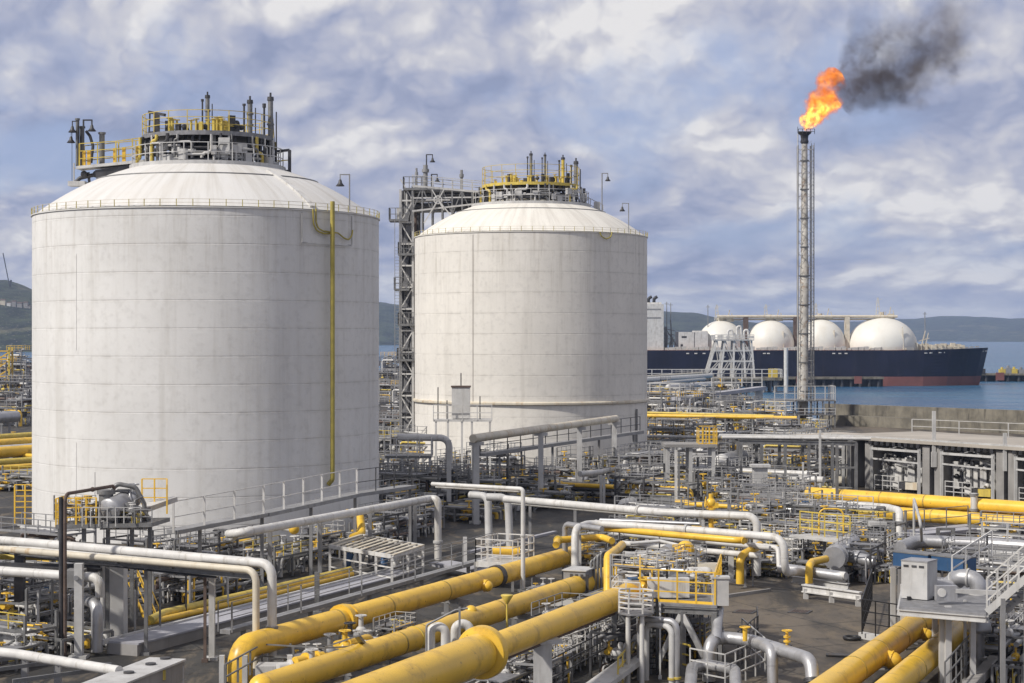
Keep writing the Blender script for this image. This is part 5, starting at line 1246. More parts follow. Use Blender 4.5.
for k, px, py, a in ((9, 18, 625, AV), (4, 45, 630, AU), (0, 20, 600, AV), (9, 65, 605, AV), (2, 8, 655, AV), (8, 45, 650, AV), (7, 80, 628, AU), (3, 42, 585, AV)):
    put(k, px, py, a, W7, .85)
for k, px, py, a in ((9, 185, 585, AU), (8, 215, 592, AU), (2, 250, 570, AU), (4, 165, 600, AU), (8, 300, 562, AU), (0, 225, 568, AU), (9, 385, 545, AU), (8, 340, 550, AU), (4, 400, 540, AU), (9, 140, 575, AV), (2, 280, 575, AU), (8, 165, 570, AV), (9, 412, 535, AU)):
    put(k, px, py, a, W8, .8)

for k, px, py, a, sc in ((10, 20, 612, AV, .9), (11, 30, 640, AU, .8), (12, 60, 640, AV, .8), (10, 88, 615, AU, .8), (12, 5, 670, AU, .7), (11, -2, 615, AV, .9)): put(k, px, py, a, W7, sc)
for k, px, py, a, sc in ((10, 195, 600, AU, .8), (12, 240, 582, AU, .9), (11, 175, 582, AU, .8), (12, 275, 566, AU, .9), (10, 320, 556, AU, .8), (12, 360, 552, AU, .9), (11, 205, 575, AU, .8), (10, 420, 530, AU, .9)): put(k, px, py, a, W8, sc)
for k, px, py, a, sc in ((11, 440, 500, AV, 1), (10, 415, 495, AU, 1), (12, 540, 500, AV, 1.1), (11, 575, 480, AU, 1), (10, 605, 488, AU, 1.1), (12, 480, 515, AU, 1), (11, 510, 470, AV, 1.2), (10, 395, 515, AU, 1), (12, 375, 520, AV, 1)): put(k, px, py, a, 'at cream tank foot', sc)
for k, px, py, a, sc in ((11, 650, 480, AU, 1.1), (10, 685, 485, AV, 1.1), (12, 725, 488, AV, 1.1), (11, 745, 470, AU, 1.2), (10, 765, 488, AU, 1.1), (12, 795, 495, AV, 1.1), (10, 670, 500, AV, 1), (11, 715, 508, AU, 1), (12, 740, 512, AV, 1), (10, 790, 512, AU, 1), (12, 825, 515, AV, 1), (11, 812, 490, AU, 1.1)): put(k, px, py, a, 'around the steel tower', sc)
for k, px, py, a, sc in ((11, 655, 430, AU, 1.8), (10, 685, 440, AV, 1.6), (12, 715, 430, AV, 1.8), (11, 745, 440, AU, 1.6), (10, 770, 430, AV, 1.6), (12, 795, 440, AV, 1.6), (10, 665, 412, AV, 2), (11, 730, 406, AU, 2), (12, 690, 402, AV, 2)): put(k, px, py, a, 'behind level yellow pipe', sc)
# ================================================================== named pieces of the middle yard
def post(label, px, py, pty, w_, m, group=None, name='steel_post'):
    q = P(px, py); o = MB().bar(q, down(q, ZD(pty, q.y)), w_).box(q + Vector((0, 0, .1)), (w_ * 2, w_ * 2, .2)).build(name, m, None, q); return tag(o, label, 'post', group)
# cream pipe on tall posts climbing in front of the cream tank
zc = 9.2
ca, cb = P(473, 438.5, zc), P(616, 418.5, zc)
t = pipe('thick cream stained pipe on tall posts before the cream tank', [ca, cb], .46, 'cream', flanges=(), bands=(.1, .3, .5, .7, .9), supports=())
for f in (.02, .42, .70, .985):
    q = ca.lerp(cb, f); o = MB().bar(down(q), down(q, zc - .45), .62).bar(down(q, zc - .6) - Vector((.8, 0, 0)), down(q, zc - .6) + Vector((.8, 0, 0)), .4).build('pipe_support', 'pale', None, down(q)); tag(o, 'tall pale post under the thick cream pipe before the cream tank', 'support', 'posts under the thick cream pipe')
t = thing('guard_railing', 'thin dark railing along the ramp behind the thick cream pipe', 'railing', P(560, 480)); a, b = P(480, 455, 6.5), P(640, 432, 6.5); MB().bar(a, b, 1.2, .4).build('walkway', 'grey', t); MB().rails([a, b], 2.2, 4, .04, 2, .06).build('guard_rail', 'dark', t)
for f in (.1, .4, .7, .95): q = a.lerp(b, f); MB().bar(down(q), q, .3).build('leg', 'grey', t)
# long white pipe W0 over the yard
z = 5.1
w0 = [P(508, 530, 0), down(P(508, 530, 0), 5.1), P(660, 513, z), P(752, 516, z), P(759, 520, z), down(P(759, 521, z), .2)]
w0 = [P(505, 499, z), P(512, 499.5, z), P(662, 512.5, z), P(757, 516.5, z), down(P(757, 516.5, z), .2)]
pipe('long straight white pipe crossing the open yard and bending down at its right end', w0, .34, 'white', flanges=(.5, .93), fm='white', bands=(.2, .35, .65), elbow=.85)
pipe('white pipe running just below the long straight white pipe', [P(512, 503, z - .5), P(660, 516, z - .5), P(663, 519, z - .9)], .16, 'white')
for px in (530, 575, 620, 700): q = P(px, 499.5 + (px - 512) * .083, z - .4); o = MB().bar(down(q), q, .26).build('pipe_support', 'grey', None, down(q)); tag(o, 'grey post under the long straight white pipe over the yard', 'support', 'posts under the long straight white pipe')
pipe('pair-forming white pipe turning down into the yard beside the larger tank', [P(487, 497, 5), P(508, 497.5, 5), down(P(510, 498, 5), .2)], .36, 'pale', elbow=.8)
pipe('short white pipe turning down left of the long straight pipe', [P(470, 495, 5), P(488, 496, 5), down(P(489, 497, 5), .2)], .36, 'pale', elbow=.8)
t = thing('valve', 'bright yellow valve actuator on the long straight white pipe', 'valve', P(711, 514, z)); q = P(711, 514, z); MB().cyl(q + Vector((0, 0, -1.3)), q + Vector((0, 0, 1.0)), .22, 12).flange(q + Vector((0, 0, .45)), (0, 0, 1), .42, .12).ball(q + Vector((0, 0, .95)), .42, 14, 8).box(q + Vector((.35, -.1, .75)), (.5, .4, .45)).build('valve_body', 'yellow', t); MB().wheel(q + Vector((-.5, -.2, .9)), .35, (1, 0, 0)).build('handwheel', 'yellow', t); MB().cyl(q + Vector((0, 0, 1.2)), q + Vector((0, 0, 1.7)), .2, 8).build('cap', 'yellow', t)
pipe('fat white hooked pipe lying on the ground behind the long straight pipe', [down(P(622, 507, 1), .3), P(622, 503, 1.4), P(634, 502, 1.4)], .5, 'white', elbow=.6, flanges=(.8,), fm='pale')
# white pipe frame
z = 3.4
pipe('sloping white pipe on portal legs in the middle of the yard', [P(580, 474, z), P(601, 472, z), P(668, 455.5, z)], .36, 'white', bands=(.3, .6))
for px, py0, py1 in ((601, 505, 475), (604, 507, 476), (638, 504, 468)): post('white portal leg below the sloping white pipe', px, py0, py1, .3, 'white', 'portal legs below the sloping white pipe')
# pair of white pipes to the right
pipe('white pipe of the level pair running right of the tower frame, rear one', [P(650, 466, 3.2), P(808, 474, 3.2)], .36, 'white', bands=(.2, .5, .8), supports=(.1, .5, .9))
pipe('white pipe of the level pair running right of the tower frame, front one', [P(640, 468.5, 2.7), P(700, 472.5, 2.7), P(824, 480, 2.7)], .40, 'white', bands=(.3, .7), supports=(.2, .6))
t = thing('vessel', 'grey horizontal vessel with white dished end behind the level white pipes', 'vessel', P(727, 470)); a, b = P(722, 462, 4.2), P(741, 457, 4.2); MB().cyl(a, b, 1.0, 20).ball(b, 1.0, 16, 8).build('shell', 'grey', t); MB().ball(a, 1.02, 16, 8).cyl(a, a - (b - a) * .3, .5, 12).build('dished_end', 'white', t)
for f in (.2, .8): q = a.lerp(b, f); MB().bar(down(q), down(q, 3.3), .5, 1.2).build('saddle', 'grey', t)
# tower frame with slab and yellow cage
t = thing('steel_tower', 'tall pale steel frame with slab top and yellow cage in the middle of the yard', 'tower', P(690, 505))
q0, q1 = P(668, 505), P(711, 503); D = q0.y; zt = ZD(447, D)
xs = [q0.x, (q0.x + q1.x) / 2, q1.x]
for x in xs:
    for y in (D, D + 4): MB().bar((x, y, 0), (x, y, zt), .4).build('column', 'pale', t)
MB().box(((xs[0] + xs[2]) / 2, D + 2, zt + .15), (xs[2] - xs[0] + .8, 5, .35)).build('slab', 'concrete', t)
for py in (470, 487): MB().box(((xs[1] + xs[2]) / 2, D + 2, ZD(py, D)), (xs[2] - xs[1] + .3, 4.2, .25)).build('deck', 'pale', t)
g = MB()
for k in range(4): g.bar((xs[1], D - .1, 1 + k * 1.6), (xs[2], D - .1, 1 + k * 1.6), .13)
g.build('rail', 'white', t)
xa, xb = Q(699, D).x, Q(717, D).x; g = MB()
for k in range(6): x = xa + (xb - xa) * k / 5; g.bar((x, D + .2, zt), (x, D + .2, ZD(428, D)), .12)
for k in range(5): z = zt + .4 + k * .52; g.bar((xa, D + .2, z), (xb, D + .2, z), .1)
for k in range(4): x = xa + (xb - xa) * k / 3; g.bar((x, D + 2.2, zt), (x, D + 2.2, ZD(428, D)), .12)
for x in (xa, xb): g.bar((x, D + .2, zt + 1.2), (x, D + 2.2, zt + 1.2), .1)
g.build('cage', 'yellow', t)
post('slim white pole standing in front of the tower frame', 676, 519, 450, .3, 'white'); post('grey steel pole close beside the slim white pole of the tower frame', 679, 517, 452, .2, 'steel')
# right middle rack
t = thing('pipe_rack', 'grey open pipe rack with many thin pipes between tower frame and bays', 'pipe rack', P(795, 485))
D = 232.0; xa, xb = Q(738, D).x, Q(856, D).x; zt = ZD(443, D)
for k in range(6):
    x = xa + (xb - xa) * k / 5
    for y in (D, D + 5): MB().bar((x, y, 0), (x, y, zt), .38).build('column', 'steel', t)
g = MB()
for y in (D, D + 5): g.ibeam((xa, y, zt + .2), (xb, y, zt - .1), .35, .5); g.bar((xa, y, zt * .5), (xb, y, zt * .5), .25)
for k in range(6): x = xa + (xb - xa) * k / 5; g.bar((x, D, zt), (x, D + 5, zt), .3)
g.build('beam', 'steel', t)
for k, (dy, r, m) in enumerate(((.6, .2, 'white'), (1.3, .14, 'yellow2'), (2.0, .28, 'pale'), (3.0, .18, 'silver'), (3.8, .24, 'white'), (4.5, .15, 'pale'))):
    MB().tube([(xa - 2, D + dy, zt + .5 + r), (xb + 2 - k, D + dy, zt + .3 + r)], r, 8).build('pipe_run', m, t)
t = thing('slab_walkway', 'low pale concrete slab roof leading from the pipe rack to the bays', 'slab', P(820, 440)); MB().bar(VX(800, 437, 255), VX(850, 434, 262), 5, .4).build('slab', 'roofslab', t)
for px in (805, 825, 845): q = Q(px, 257, 0); MB().bar(q, down(q, ZD(437, 257)), .4).build('leg', 'grey', t)
# yellow level line at the back, yellow railing, grey pipes
z = 5.0
ya, yb = P(642, 415.5, z), P(797, 418, z)
pipe('thin bright yellow pipe running level from the cream tank to the flare', [ya, yb], .36, 'yellow', supports=(.05, .3, .55, .8))
pipe('thin pale yellow pipe right behind the bright level yellow pipe', [ya + Vector((0, 2, .5)), yb + Vector((-4, 2, .3))], .22, 'yellow2', supports=(.2, .7))
t = thing('guard_railing', 'yellow railing beside the cream tank under the level yellow pipe', 'railing', P(665, 440)); MB().rails([P(648, 438, 2), P(684, 441, 2)], 2.6, 2, .07, 4, .09).build('guard_rail', 'yellow', t)
for py, r, m, lab in ((431, .2, 'white', 'thin white pipe below the level yellow pipe, upper one'), (437, .26, 'pale', 'thin grey pipe below the level yellow pipe, lower one')): pipe(lab, [P(642, py - 1, 3.2), P(850, py + 4, 3.2)], r, m, supports=(.1, .35, .6, .85))
# lavender trestle walkway towards the jetty
t = thing('trestle', 'pale sloping trestle walkway on thick pale columns leading towards the jetty', 'trestle', Q(720, 480, 0))
D = 480.0
a, b = VX(676, 399, 470), VX(762, 388, 500)
MB().bar(a, b, 3.0, .9).build('deck', 'kerb', t); MB().rails([b + Vector((-14, 0, .4)), b + Vector((0, 0, .4))], 2.4, 2.6, .09, 2, .12).build('guard_rail', 'white', t)
for f, w_ in ((.1, 1.4), (.55, 2.6), (.66, 1.6), (.96, 2.0)): q = a.lerp(b, f); MB().bar(down(q, -2), down(q, q.z - .4), w_).build('column', 'pale', t)
g = MB()
for k in range(4): q = a.lerp(b, .14 + k * .03); g.bar(q + Vector((0, -1.6, -.3)), q + Vector((-3.4, -1.8, -5)), .5)
g.build('brace', 'white', t)
for k, (x0, y0, x1, y1, D0, D1, r, m, lab) in enumerate(((640, 380, 712, 375.5, 600, 720, .8, 'white', 'thick white jetty pipe, topmost beside the cream tank'), (640, 385, 705, 379, 560, 700, .5, 'pale', 'grey jetty pipe below the topmost white one'), (668, 387, 720, 383, 500, 640, .75, 'white', 'white jetty pipe with rounded end right of the cream tank'), (640, 392, 690, 390, 520, 600, .45, 'pale', 'lowest grey jetty pipe beside the cream tank'), (642, 377, 705, 373, 640, 745, .5, 'cream', 'cream jetty line on the far edge towards the loading tower'))):
    a, b = VX(x0, y0, D0), VX(x1, y1, D1); t = thing('pipe', lab, 'pipe', down(a), 'pipes leading to the jetty'); MB().tube([a, b], r, 12).ball(a, r, 12, 6).build('pipe_run', m, t)
    for f in (.25, .5, .75): q = a.lerp(b, f); MB().bar(down(q, -5), down(q, q.z - r), .6).build('support', 'grey', t)
# loading tower on the jetty head
D = 755.0; zd = 20 - (377 - HY) * D / F
t = thing('jetty', 'jetty head platform with white railings below the loading tower', 'jetty', Q(735, D, -3))
xa, xb = Q(640, D).x, Q(778, D).x
MB().box(((xa + xb) / 2, D, zd - .6), (xb - xa, 22, 1.2)).build('deck', 'seawall', t)
MB().rails([(xa, D - 11, zd), (xb, D - 11, zd), (xb, D + 9, zd)], 3.4, 4, .12, 2, .16).build('guard_rail', 'white', t)
for k in range(12):
    for y in (-8, 8): MB().cyl((xa + (xb - xa) * (k + .5) / 12, D + y, -7), (xa + (xb - xa) * (k + .5) / 12, D + y, zd - 1), .9, 8).build('pile', 'grey', t)
MB().box((xb - 3, D - 6, zd + 1.8), (3.5, 3, 3.6)).build('cabinet', 'yellow2', t)
t = thing('loading_tower', 'white lattice loading tower in front of the navy ship hull', 'tower', Q(732, D - 4, zd))
zt = ZD(340, D); zm = ZD(361, D)
top = [Q(p, D - 4).x for p in (716, 724, 733, 742, 750)]; bot = [Q(p, D - 4).x for p in (705, 719, 732, 744, 753)]
for y in (D - 8, D):
    for tx, bx in zip(top, bot): MB().bar((bx, y, zd), (tx, y, zt), .75).build('column', 'white', t)
    g = MB()
    for z in (zt, zm, (zt + zm) / 2, (zm + zd) / 2):
        f = (z - zd) / (zt - zd); g.bar((bot[0] + (top[0] - bot[0]) * f, y, z), (bot[-1] + (top[-1] - bot[-1]) * f, y, z), .7)
    for i in range(4): g.bar((bot[i], y, zd), (top[i + 1], y, zm + 2), .4).bar((bot[i + 1], y, zm), (top[i], y, zt), .35)
    g.build('brace', 'pale', t)
MB().box(((top[0] + top[-1]) / 2, D - 4, zt), (top[-1] - top[0] + 2, 10, .5)).rails([(top[0] - 1, D - 9, zt), (top[-1] + 1, D - 9, zt)], 2.2, 2.5, .1, 2).build('deck', 'pale', t)
for px, h in ((728, 4), (737, 5.5), (744, 4)): q = Q(px, D - 4, zt); MB().tube([q, q + Vector((0, 0, h)), q + Vector((1.6, 0, h + .3)), q + Vector((2, 0, 1))], .5, 8).build('loading_arm', 'white', t)
for k in range(6): q = Q(713 + k * 7.5, D - 4, zt); MB().box(q + Vector((0, 0, 1.2)), (1.4 + k % 2, 1.5, 2.0 - k % 3 * .4)).build('equipment_box', 'pale', t)
MB().cyl(Q(786, 742, -6), Q(786, 742, ZD(348, 742)), .9, 10).build('mooring_mast', 'white', None, Q(786, 742, -3)); tag(bpy.data.objects['mooring_mast'], 'plain white mast in the water just left of the flare stack', 'mast')
# white vessel box on its stand in front of the cream tank
t = thing('vertical_vessel', 'white box shaped vessel on a white stand before the cream tank', 'vessel', P(461, 492))
D = 232.0; a, b = Q(452, D).x, Q(470, D).x
MB().box(((a + b) / 2, D, (ZD(387, D) + ZD(418, D)) / 2), (b - a, 2, ZD(387, D) - ZD(418, D))).build('shell', 'white', t)
MB().box(((a + b) / 2, D, ZD(386.5, D)), (b - a + .2, 2.2, .2)).build('lid', 'rust', t); MB().bar((( a + b) / 2, D, ZD(386, D)), ((a + b) / 2, D, ZD(373, D)), .14).build('vent_pipe', 'dark', t)
MB().box((Q(463, D).x, D, ZD(420, D)), (Q(492, D).x - Q(434, D).x, 3.4, .28)).build('deck', 'white', t)
MB().rails([(Q(434, D).x, D - 1.7, ZD(420, D)), (Q(492, D).x, D - 1.7, ZD(420, D))], 2.0, 2, .05, 2).build('guard_rail', 'white', t)
for px in (436, 448, 462, 472, 490): MB().bar(Q(px, D - 1.5, 0), Q(px, D - 1.5, ZD(420, D)), .26).build('leg', 'white', t)
for px, t_ in ((438, 387), (447, 400), (480, 396)): q = Q(px, D - 1, ZD(420, D)); tag(MB().bar(q, down(q, ZD(t_, D)), .13).build('instrument_mast', 'dark', None, q), 'thin dark mast beside the white box vessel before the cream tank', 'mast')
t = thing('access_platform', 'white railed platform with white horizontal drum beside the larger tank edge', 'platform', P(410, 505))
D = 215.0; z = ZD(456, D); a, b = Q(386, D).x, Q(432, D).x
MB().box(((a + b) / 2, D, z), (b - a, 4, .3)).build('deck', 'steel', t); MB().rails([(a, D - 2, z), (b, D - 2, z), (b, D + 2, z)], 2.2, 1.3, .05, 3).build('guard_rail', 'white', t)
for px in (388, 402, 416, 430): MB().bar(Q(px, D - 1.8, 0), Q(px, D - 1.8, z), .3).build('leg', 'pale', t)
q = Q(397, D, ZD(437, D)); MB().tube([q, Q(449, D, ZD(438, D)), Q(450, D, 1)], .42, 14).build('drum', 'white', t)
post('thick pale column with rusty top before the cream tank', 475, 523, 441, .62, 'pale'); 
for px, py0, py1, w_, m in ((449, 515, 440, .5, 'pale'), (433, 508, 470, .22, 'white'), (497, 500, 452, .16, 'dark'), (507, 498, 456, .16, 'dark'), (552, 492, 448, .2, 'dark'), (590, 486, 446, .16, 'dark'), (541, 505, 470, .2, 'white')): post('slender upright post in the piping before the cream tank', px, py0, py1, w_, m, 'upright posts before the cream tank')
# concrete piers and boxes in the right middle
q = P(760, 512); tag(MB().box(q + Vector((0, 0, 2.6)), (1.6, 1.2, 5.2)).box(q + Vector((0, 0, 5.3)), (2.2, 1.8, .3)).build('pier', 'pale', None, q), 'pale concrete pier among the piping right of the tower frame', 'pier')
q = P(763, 517); t = thing('electrical_box', 'light grey electrical box on a post below the concrete pier', 'box', q); MB().box(q + Vector((0, 0, 2.2)), (1.8, 1.2, 1.9)).box(q + Vector((0, 0, 3.2)), (2, 1.4, .1)).build('body', 'pale', t); MB().bar(q, q + Vector((0, 0, 1.3)), .3).build('post', 'grey', t); MB().box(q + Vector((0, -.62, 2.2)), (1.3, .04, 1.4)).build('door', 'white', t)
for px, py0, py1, w_, m in ((741, 500, 443, .36, 'steel'), (820, 500, 430, .26, 'pale'), (837, 520, 445, .3, 'steel'), (698, 515, 470, .16, 'dark'), (722, 505, 466, .2, 'dark'), (785, 510, 470, .18, 'steel'), (803, 508, 462, .2, 'pale')): post('upright steel post in the piping right of the tower frame', px, py0, py1, w_, m, 'upright posts right of the tower frame')
# far left pipes by the larger tank
for k, (py, r, m, z) in enumerate(((437, .55, 'yellow2', 4), (444, .85, 'yellow', 3.4), (452, .85, 'yellow', 3), (449, .6, 'pale', 3.4), (462, .5, 'yellow2', 2.4), (468, .45, 'yellow', 2), (473, .4, 'silver', 1.6))):
    pipe(('thin yellow pipe, topmost at left edge beside the larger tank', 'thick yellow pipe, upper one at left edge beside larger tank', 'thick yellow pipe, lower one at left edge beside larger tank', 'grey pipe between the thick yellow ones at left edge', 'thin faded yellow pipe below the thick ones at left edge', 'thin bright yellow pipe low at left edge', 'lowest silver pipe at left edge beside larger tank')[k],
         [P(-30, py + 2.5, z), P(60, py - 3.5, z)], r, m, supports=(.2, .5, .8), bands=(.3, .6))
pipe('silver pipe drum end at left edge above the yellow pipes', [P(-5, 418, 6), P(16, 416.5, 6)], 1.0, 'silver', supports=(.5,))
t = thing('tower', 'yellow steel tower at left edge in the far plant', 'tower', Q(4, 640, 0)); 
for dx in (-2.4, 2.4):
    for dy in (-2, 2): MB().bar(Q(4, 640, 0) + Vector((dx, dy, 0)), Q(4, 640, ZD(347, 640)) + Vector((dx, dy, 0)), .6).build('column', 'yellow2', t)
g = MB()
for k in range(5): z = 3 + k * 3; g.box(Q(4, 640, z), (5.2, 4.6, .35)); g.bar(Q(4, 638, z - 3) + Vector((-2.4, 0, 0)), Q(4, 638, z) + Vector((2.4, 0, 0)), .4)
g.build('landing', 'yellow', t)
t = thing('crane', 'slender dark crane jib on the left hilltop', 'crane', VX(10, 284, 3500)); MB().bar(VX(10, 288, 3500), VX(3, 253, 3500), 1.6).build('jib', 'dark', t); MB().bar(VX(10, 288, 3500), VX(11, 280, 3500), 3).build('cab', 'dark', t)
# ================================================================== sea wall and equipment bays on the right
def wall_line(label, name, a, b, w_, z0, z1, m):
    a, b = Vector(a), Vector(b); o = MB().bar(down(a, (z0 + z1) / 2), down(b, (z0 + z1) / 2), w_, z1 - z0).build(name, m, None, down(a)); return tag(o, label, 'wall')
sa, sb = Q(826, 414, 0), Q(1030, 374, 0); dr = (sb - sa).normalized(); sb = sb + dr * 60
wall_line('long weathered grey sea wall between the bays and the water', 'sea_wall', sa, sb, 1.2, 0, 4.7, 'seawall')
wall_line('lower weathered step along the foot of the sea wall', 'wall_step', sa + Vector((-1, -2.2, 0)), sb + Vector((-1, -2.2, 0)), 3.0, 0, 2.3, 'seawall')
t = thing('equipment_bays', 'long row of open concrete equipment bays with flat pale roof at right', 'building', P(930, 497))
zr = 6.4
ra, rb = P(826, 437.5, zr), P(1090, 455, zr); dr = (rb - ra).normalized(); nb = Vector((-dr.y, dr.x, 0))
nb = nb if nb.y > 0 else -nb
dep = 17.0
def roofpt(f, d, z): return down(ra + (rb - ra) * f + nb * d, z)
ro = MB(); poly = [roofpt(0, -.5, 0), roofpt(1, -.5, 0), roofpt(1, dep, 0), roofpt(.02, dep, 0)]; ro.prism([(p.x, p.y) for p in poly], zr, zr + .4); ro.build('roof', 'roofslab', t)
ka = MB().bar(roofpt(0, -.35, zr + .5), roofpt(1, -.35, zr + .5), .25, .2); ka.build('roof_kerb', 'pale', t)
ba = roofpt(0, 6, 0); MB().bar(roofpt(0, 5.9, zr / 2), roofpt(1, 5.9, zr / 2), .3, zr).build('rear_wall', 'white', t)
Lb = (rb - ra).length
def fpx(px):
    lo, hi = 0, 1
    for _ in range(40):
        md = (lo + hi) / 2; q = roofpt(md, 0, 0)
        if 512 + q.x / q.y * F < px: lo = md
        else: hi = md
    return lo
for px in (848, 868, 926, 938, 1000, 1012, 1074):
    f = fpx(px); wd = 1.1 if px in (848, 868) else 1.2
    c = roofpt(f, 3.0, 0); MB().bar(roofpt(f, 0, zr / 2 - .1), roofpt(f, 5.8, zr / 2 - .1), wd, zr - .25).build('pier', 'concrete', t)
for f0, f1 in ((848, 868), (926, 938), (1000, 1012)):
    a, b = roofpt(fpx(f0), 3, zr / 2), roofpt(fpx(f1), 3, zr / 2); MB().bar(a, b, .3, zr - .5).build('recess_shade_panel', 'dark', t)  # dark slab between paired piers, its colour standing in for a recess's shade
bays = [(800, 846), (870, 924), (940, 998), (1014, 1072)]
for i, (p0, p1) in enumerate(bays):
    f0, f1 = fpx(p0), fpx(p1); rnd = random.Random(40 + i); bl = (roofpt(f1, 0, 0) - roofpt(f0, 0, 0)).length
    def bp(u, d, z): return roofpt(f0 + (f1 - f0) * u, d, z)
    lab = ('partly hidden bay behind the pipe rack', 'first full concrete bay left of the tall roof pole', 'concrete bay right of the tall roof pole', 'rightmost concrete bay cut by the frame edge')[i]
    m_ = thing('equipment_skid', 'pale valve equipment inside the ' + lab, 'equipment', bp(.5, 2, 0))
    g = MB()
    for u in (.06, .94): g.bar(bp(u, -.3, 0), bp(u, -.3, zr - .6), .34)
    g.bar(bp(.04, -.3, zr - 1.0), bp(.96, -.3, zr - 1.0), .3).bar(bp(.04, -.3, zr - 2.3), bp(.96, -.3, zr - 2.5), .2); g.build('frame', 'pale', m_)
    for k, u in enumerate((.18, .42, .66, .86)): MB().box(bp(u, 1.9, 2.0 + rnd.random()), (bl * .23, .3, 3.4 + rnd.random() * .8), -.75).build('panel', 'white' if k % 2 else 'pale', m_)
    for k in range(7):
        u = rnd.uniform(.1, .9); z = rnd.uniform(1, 5); MB().ball(bp(u, 1.2, z), .35, 10, 6).cyl(bp(u, 1.2, z), bp(u, .4, z), .16, 8).build('valve', rnd.choice(('dark', 'grey', 'black', 'white')), m_)
    for k in range(8):
        u = rnd.uniform(.08, .92); u2 = min(.95, u + rnd.uniform(.1, .4)); z = rnd.uniform(3, zr - .5); MB().tube([bp(u, 1.6, .1), bp(u, 1.6, z), bp(u2, 1.6, z - .2), bp(u2, 1.6, z - 1.2)], rnd.choice((.08, .12, .2)), 8).build('pipe_run', rnd.choice(('dark', 'steel', 'dark', 'pale')), m_)
    MB().rails([bp(.15, -.6, .1), bp(.6, -.6, .1)], 1.9, 1.4, .05, 3).build('guard_rail', 'pale', m_)
    for k, (u, c) in enumerate(((.55, 'white'), (.78, 'cream' if i != 2 else 'yellow2'), (.66, 'dark'))): MB().box(bp(u, .3, .9), (1.7, 1.2, .9), -.75).build('pump_body', c, m_)
    dg = MB().bar(bp(.12, .2, zr - 1.3), bp(.55, .2, zr - .5), .12).bar(bp(.55, .2, zr - .5), bp(.9, .2, zr - 1.6), .12); dg.build('brace', 'grey', m_)
    hg = MB()
    for k in range(9): hg.box(bp(.06 + k * .11, -.55, zr - .25), (.35, .3, .5))
    hg.build('roof_bracket', 'dark', m_)
t = thing('guard_railing', 'thin pale railing along the far edge of the pale bay roof', 'railing', roofpt(fpx(915), dep - 4, zr + .4)); MB().rails([P(912, 433, zr + .4), P(1060, 440, zr + .4)], 1.9, 7, .035, 2, .06).build('guard_rail', 'pale', t)
q = roofpt(fpx(935), -.2, 0); tag(MB().bar(down(q, 3.6), down(q, ZD(411, q.y)), .42).bar(down(q, 3.6), down(q, 5.5), .6).build('roof_pole', 'pale', None, down(q, 3.6)), 'tall pale pole standing on the front edge of the bay roof', 'pole')
q = roofpt(fpx(1006), -.2, 0); tag(MB().bar(down(q, 3.8), down(q, ZD(433, q.y)), .4).build('roof_pole', 'pale', None, down(q, 3.8)), 'short pale pole at the bay roof near right frame edge', 'pole')
# ================================================================== central platform at the end of the nearest yellow pipeline
zd = 4.2
def cp(px, py, z=None): return P(px, py, zd if z is None else z)
fl_, fr_ = cp(612, 601), cp(717, 606); br_, bl_ = cp(722, 580), cp(622, 574)
t = thing('valve_platform', 'crowded valve platform with yellow railing at end of the nearest yellow pipeline', 'platform', down((fl_ + br_) / 2))
MB().prism([(p.x, p.y) for p in (fl_, fr_, br_, bl_)], zd - .15, zd).build('deck', 'grating', t)
for a, b in ((fl_, fr_), (fr_, br_), (bl_, br_)): MB().ibeam(a + Vector((0, 0, -.36)), b + Vector((0, 0, -.36)), .25, .36).build('beam', 'steel', t)
for f in (.02, .36, .68, .97):
    for a, b in ((fl_, fr_), (bl_, br_)): q = a.lerp(b, f); MB().bar(down(q), down(q, zd - .4), .32).build('leg', 'steel', t)
for f0, f1 in ((.95, .68), (.42, .66), (.1, .34)):
    a, b = fl_.lerp(fr_, f0), fl_.lerp(fr_, f1); MB().bar(down(a, .3), down(b, zd - .6), .3).build('brace', 'pale', t)
a = cp(640, 600.5); MB().rails([cp(640, 585), a, cp(715, 605), cp(721, 584)], 1.9, 1.25, .035, 3, .05, True).build('guard_rail', 'yellow', t)
MB().rails([cp(612, 575), cp(700, 570)], 1.3, 1.2, .03, 3).build('guard_rail', 'white', t)
MB().rails([cp(618, 594), cp(612, 601), cp(640, 603)], 1.2, 1.0, .03, 3).build('guard_rail', 'white', t)
for px, py, h, w_, m in ((645, 596, 1.0, .5, 'yellow'), (655, 588, 1.5, .5, 'pale'), (632, 592, .9, .4, 'white'), (664, 580, 1.8, .4, 'silver'), (700, 592, 1.1, .5, 'grey'), (622, 590, 1.0, .4, 'grey'), (642, 578, 1.4, .4, 'white'), (676, 577, .9, .5, 'white')):
    q = cp(px, py); MB().cyl(q, q + Vector((0, 0, h)), w_ * .5, 10).wheel(q + Vector((0, 0, h + .1)), w_ * .8).ball(q + Vector((0, 0, h * .5)), w_ * .75, 12, 8).build('valve', m, t)
for k, (pts, r, m) in enumerate((([(615, 580, .5), (660, 577, .5), (705, 580, .6)], .2, 'white'), ([(620, 586, .9), (655, 583, .9), (700, 586, .9)], .14, 'silver'), ([(625, 572, 1.2), (690, 570, 1.2)], .16, 'pale'), ([(640, 592, .4), (700, 598, .4)], .18, 'grey'), ([(618, 596, .3), (648, 590, .3)], .22, 'white'), ([(630, 570, 1.8), (660, 569, 1.9), (700, 571, 1.4)], .12, 'white'))):
    MB().tube([cp(x, y) + Vector((0, 0, z)) for x, y, z in pts], r, 8).build('pipe_run', m, t)
q = cp(670, 601) + Vector((0, 1.2, 0)); MB().box(q + Vector((0, 0, .65)), (2.5, .7, 1.15)).build('cabinet', 'white', t)
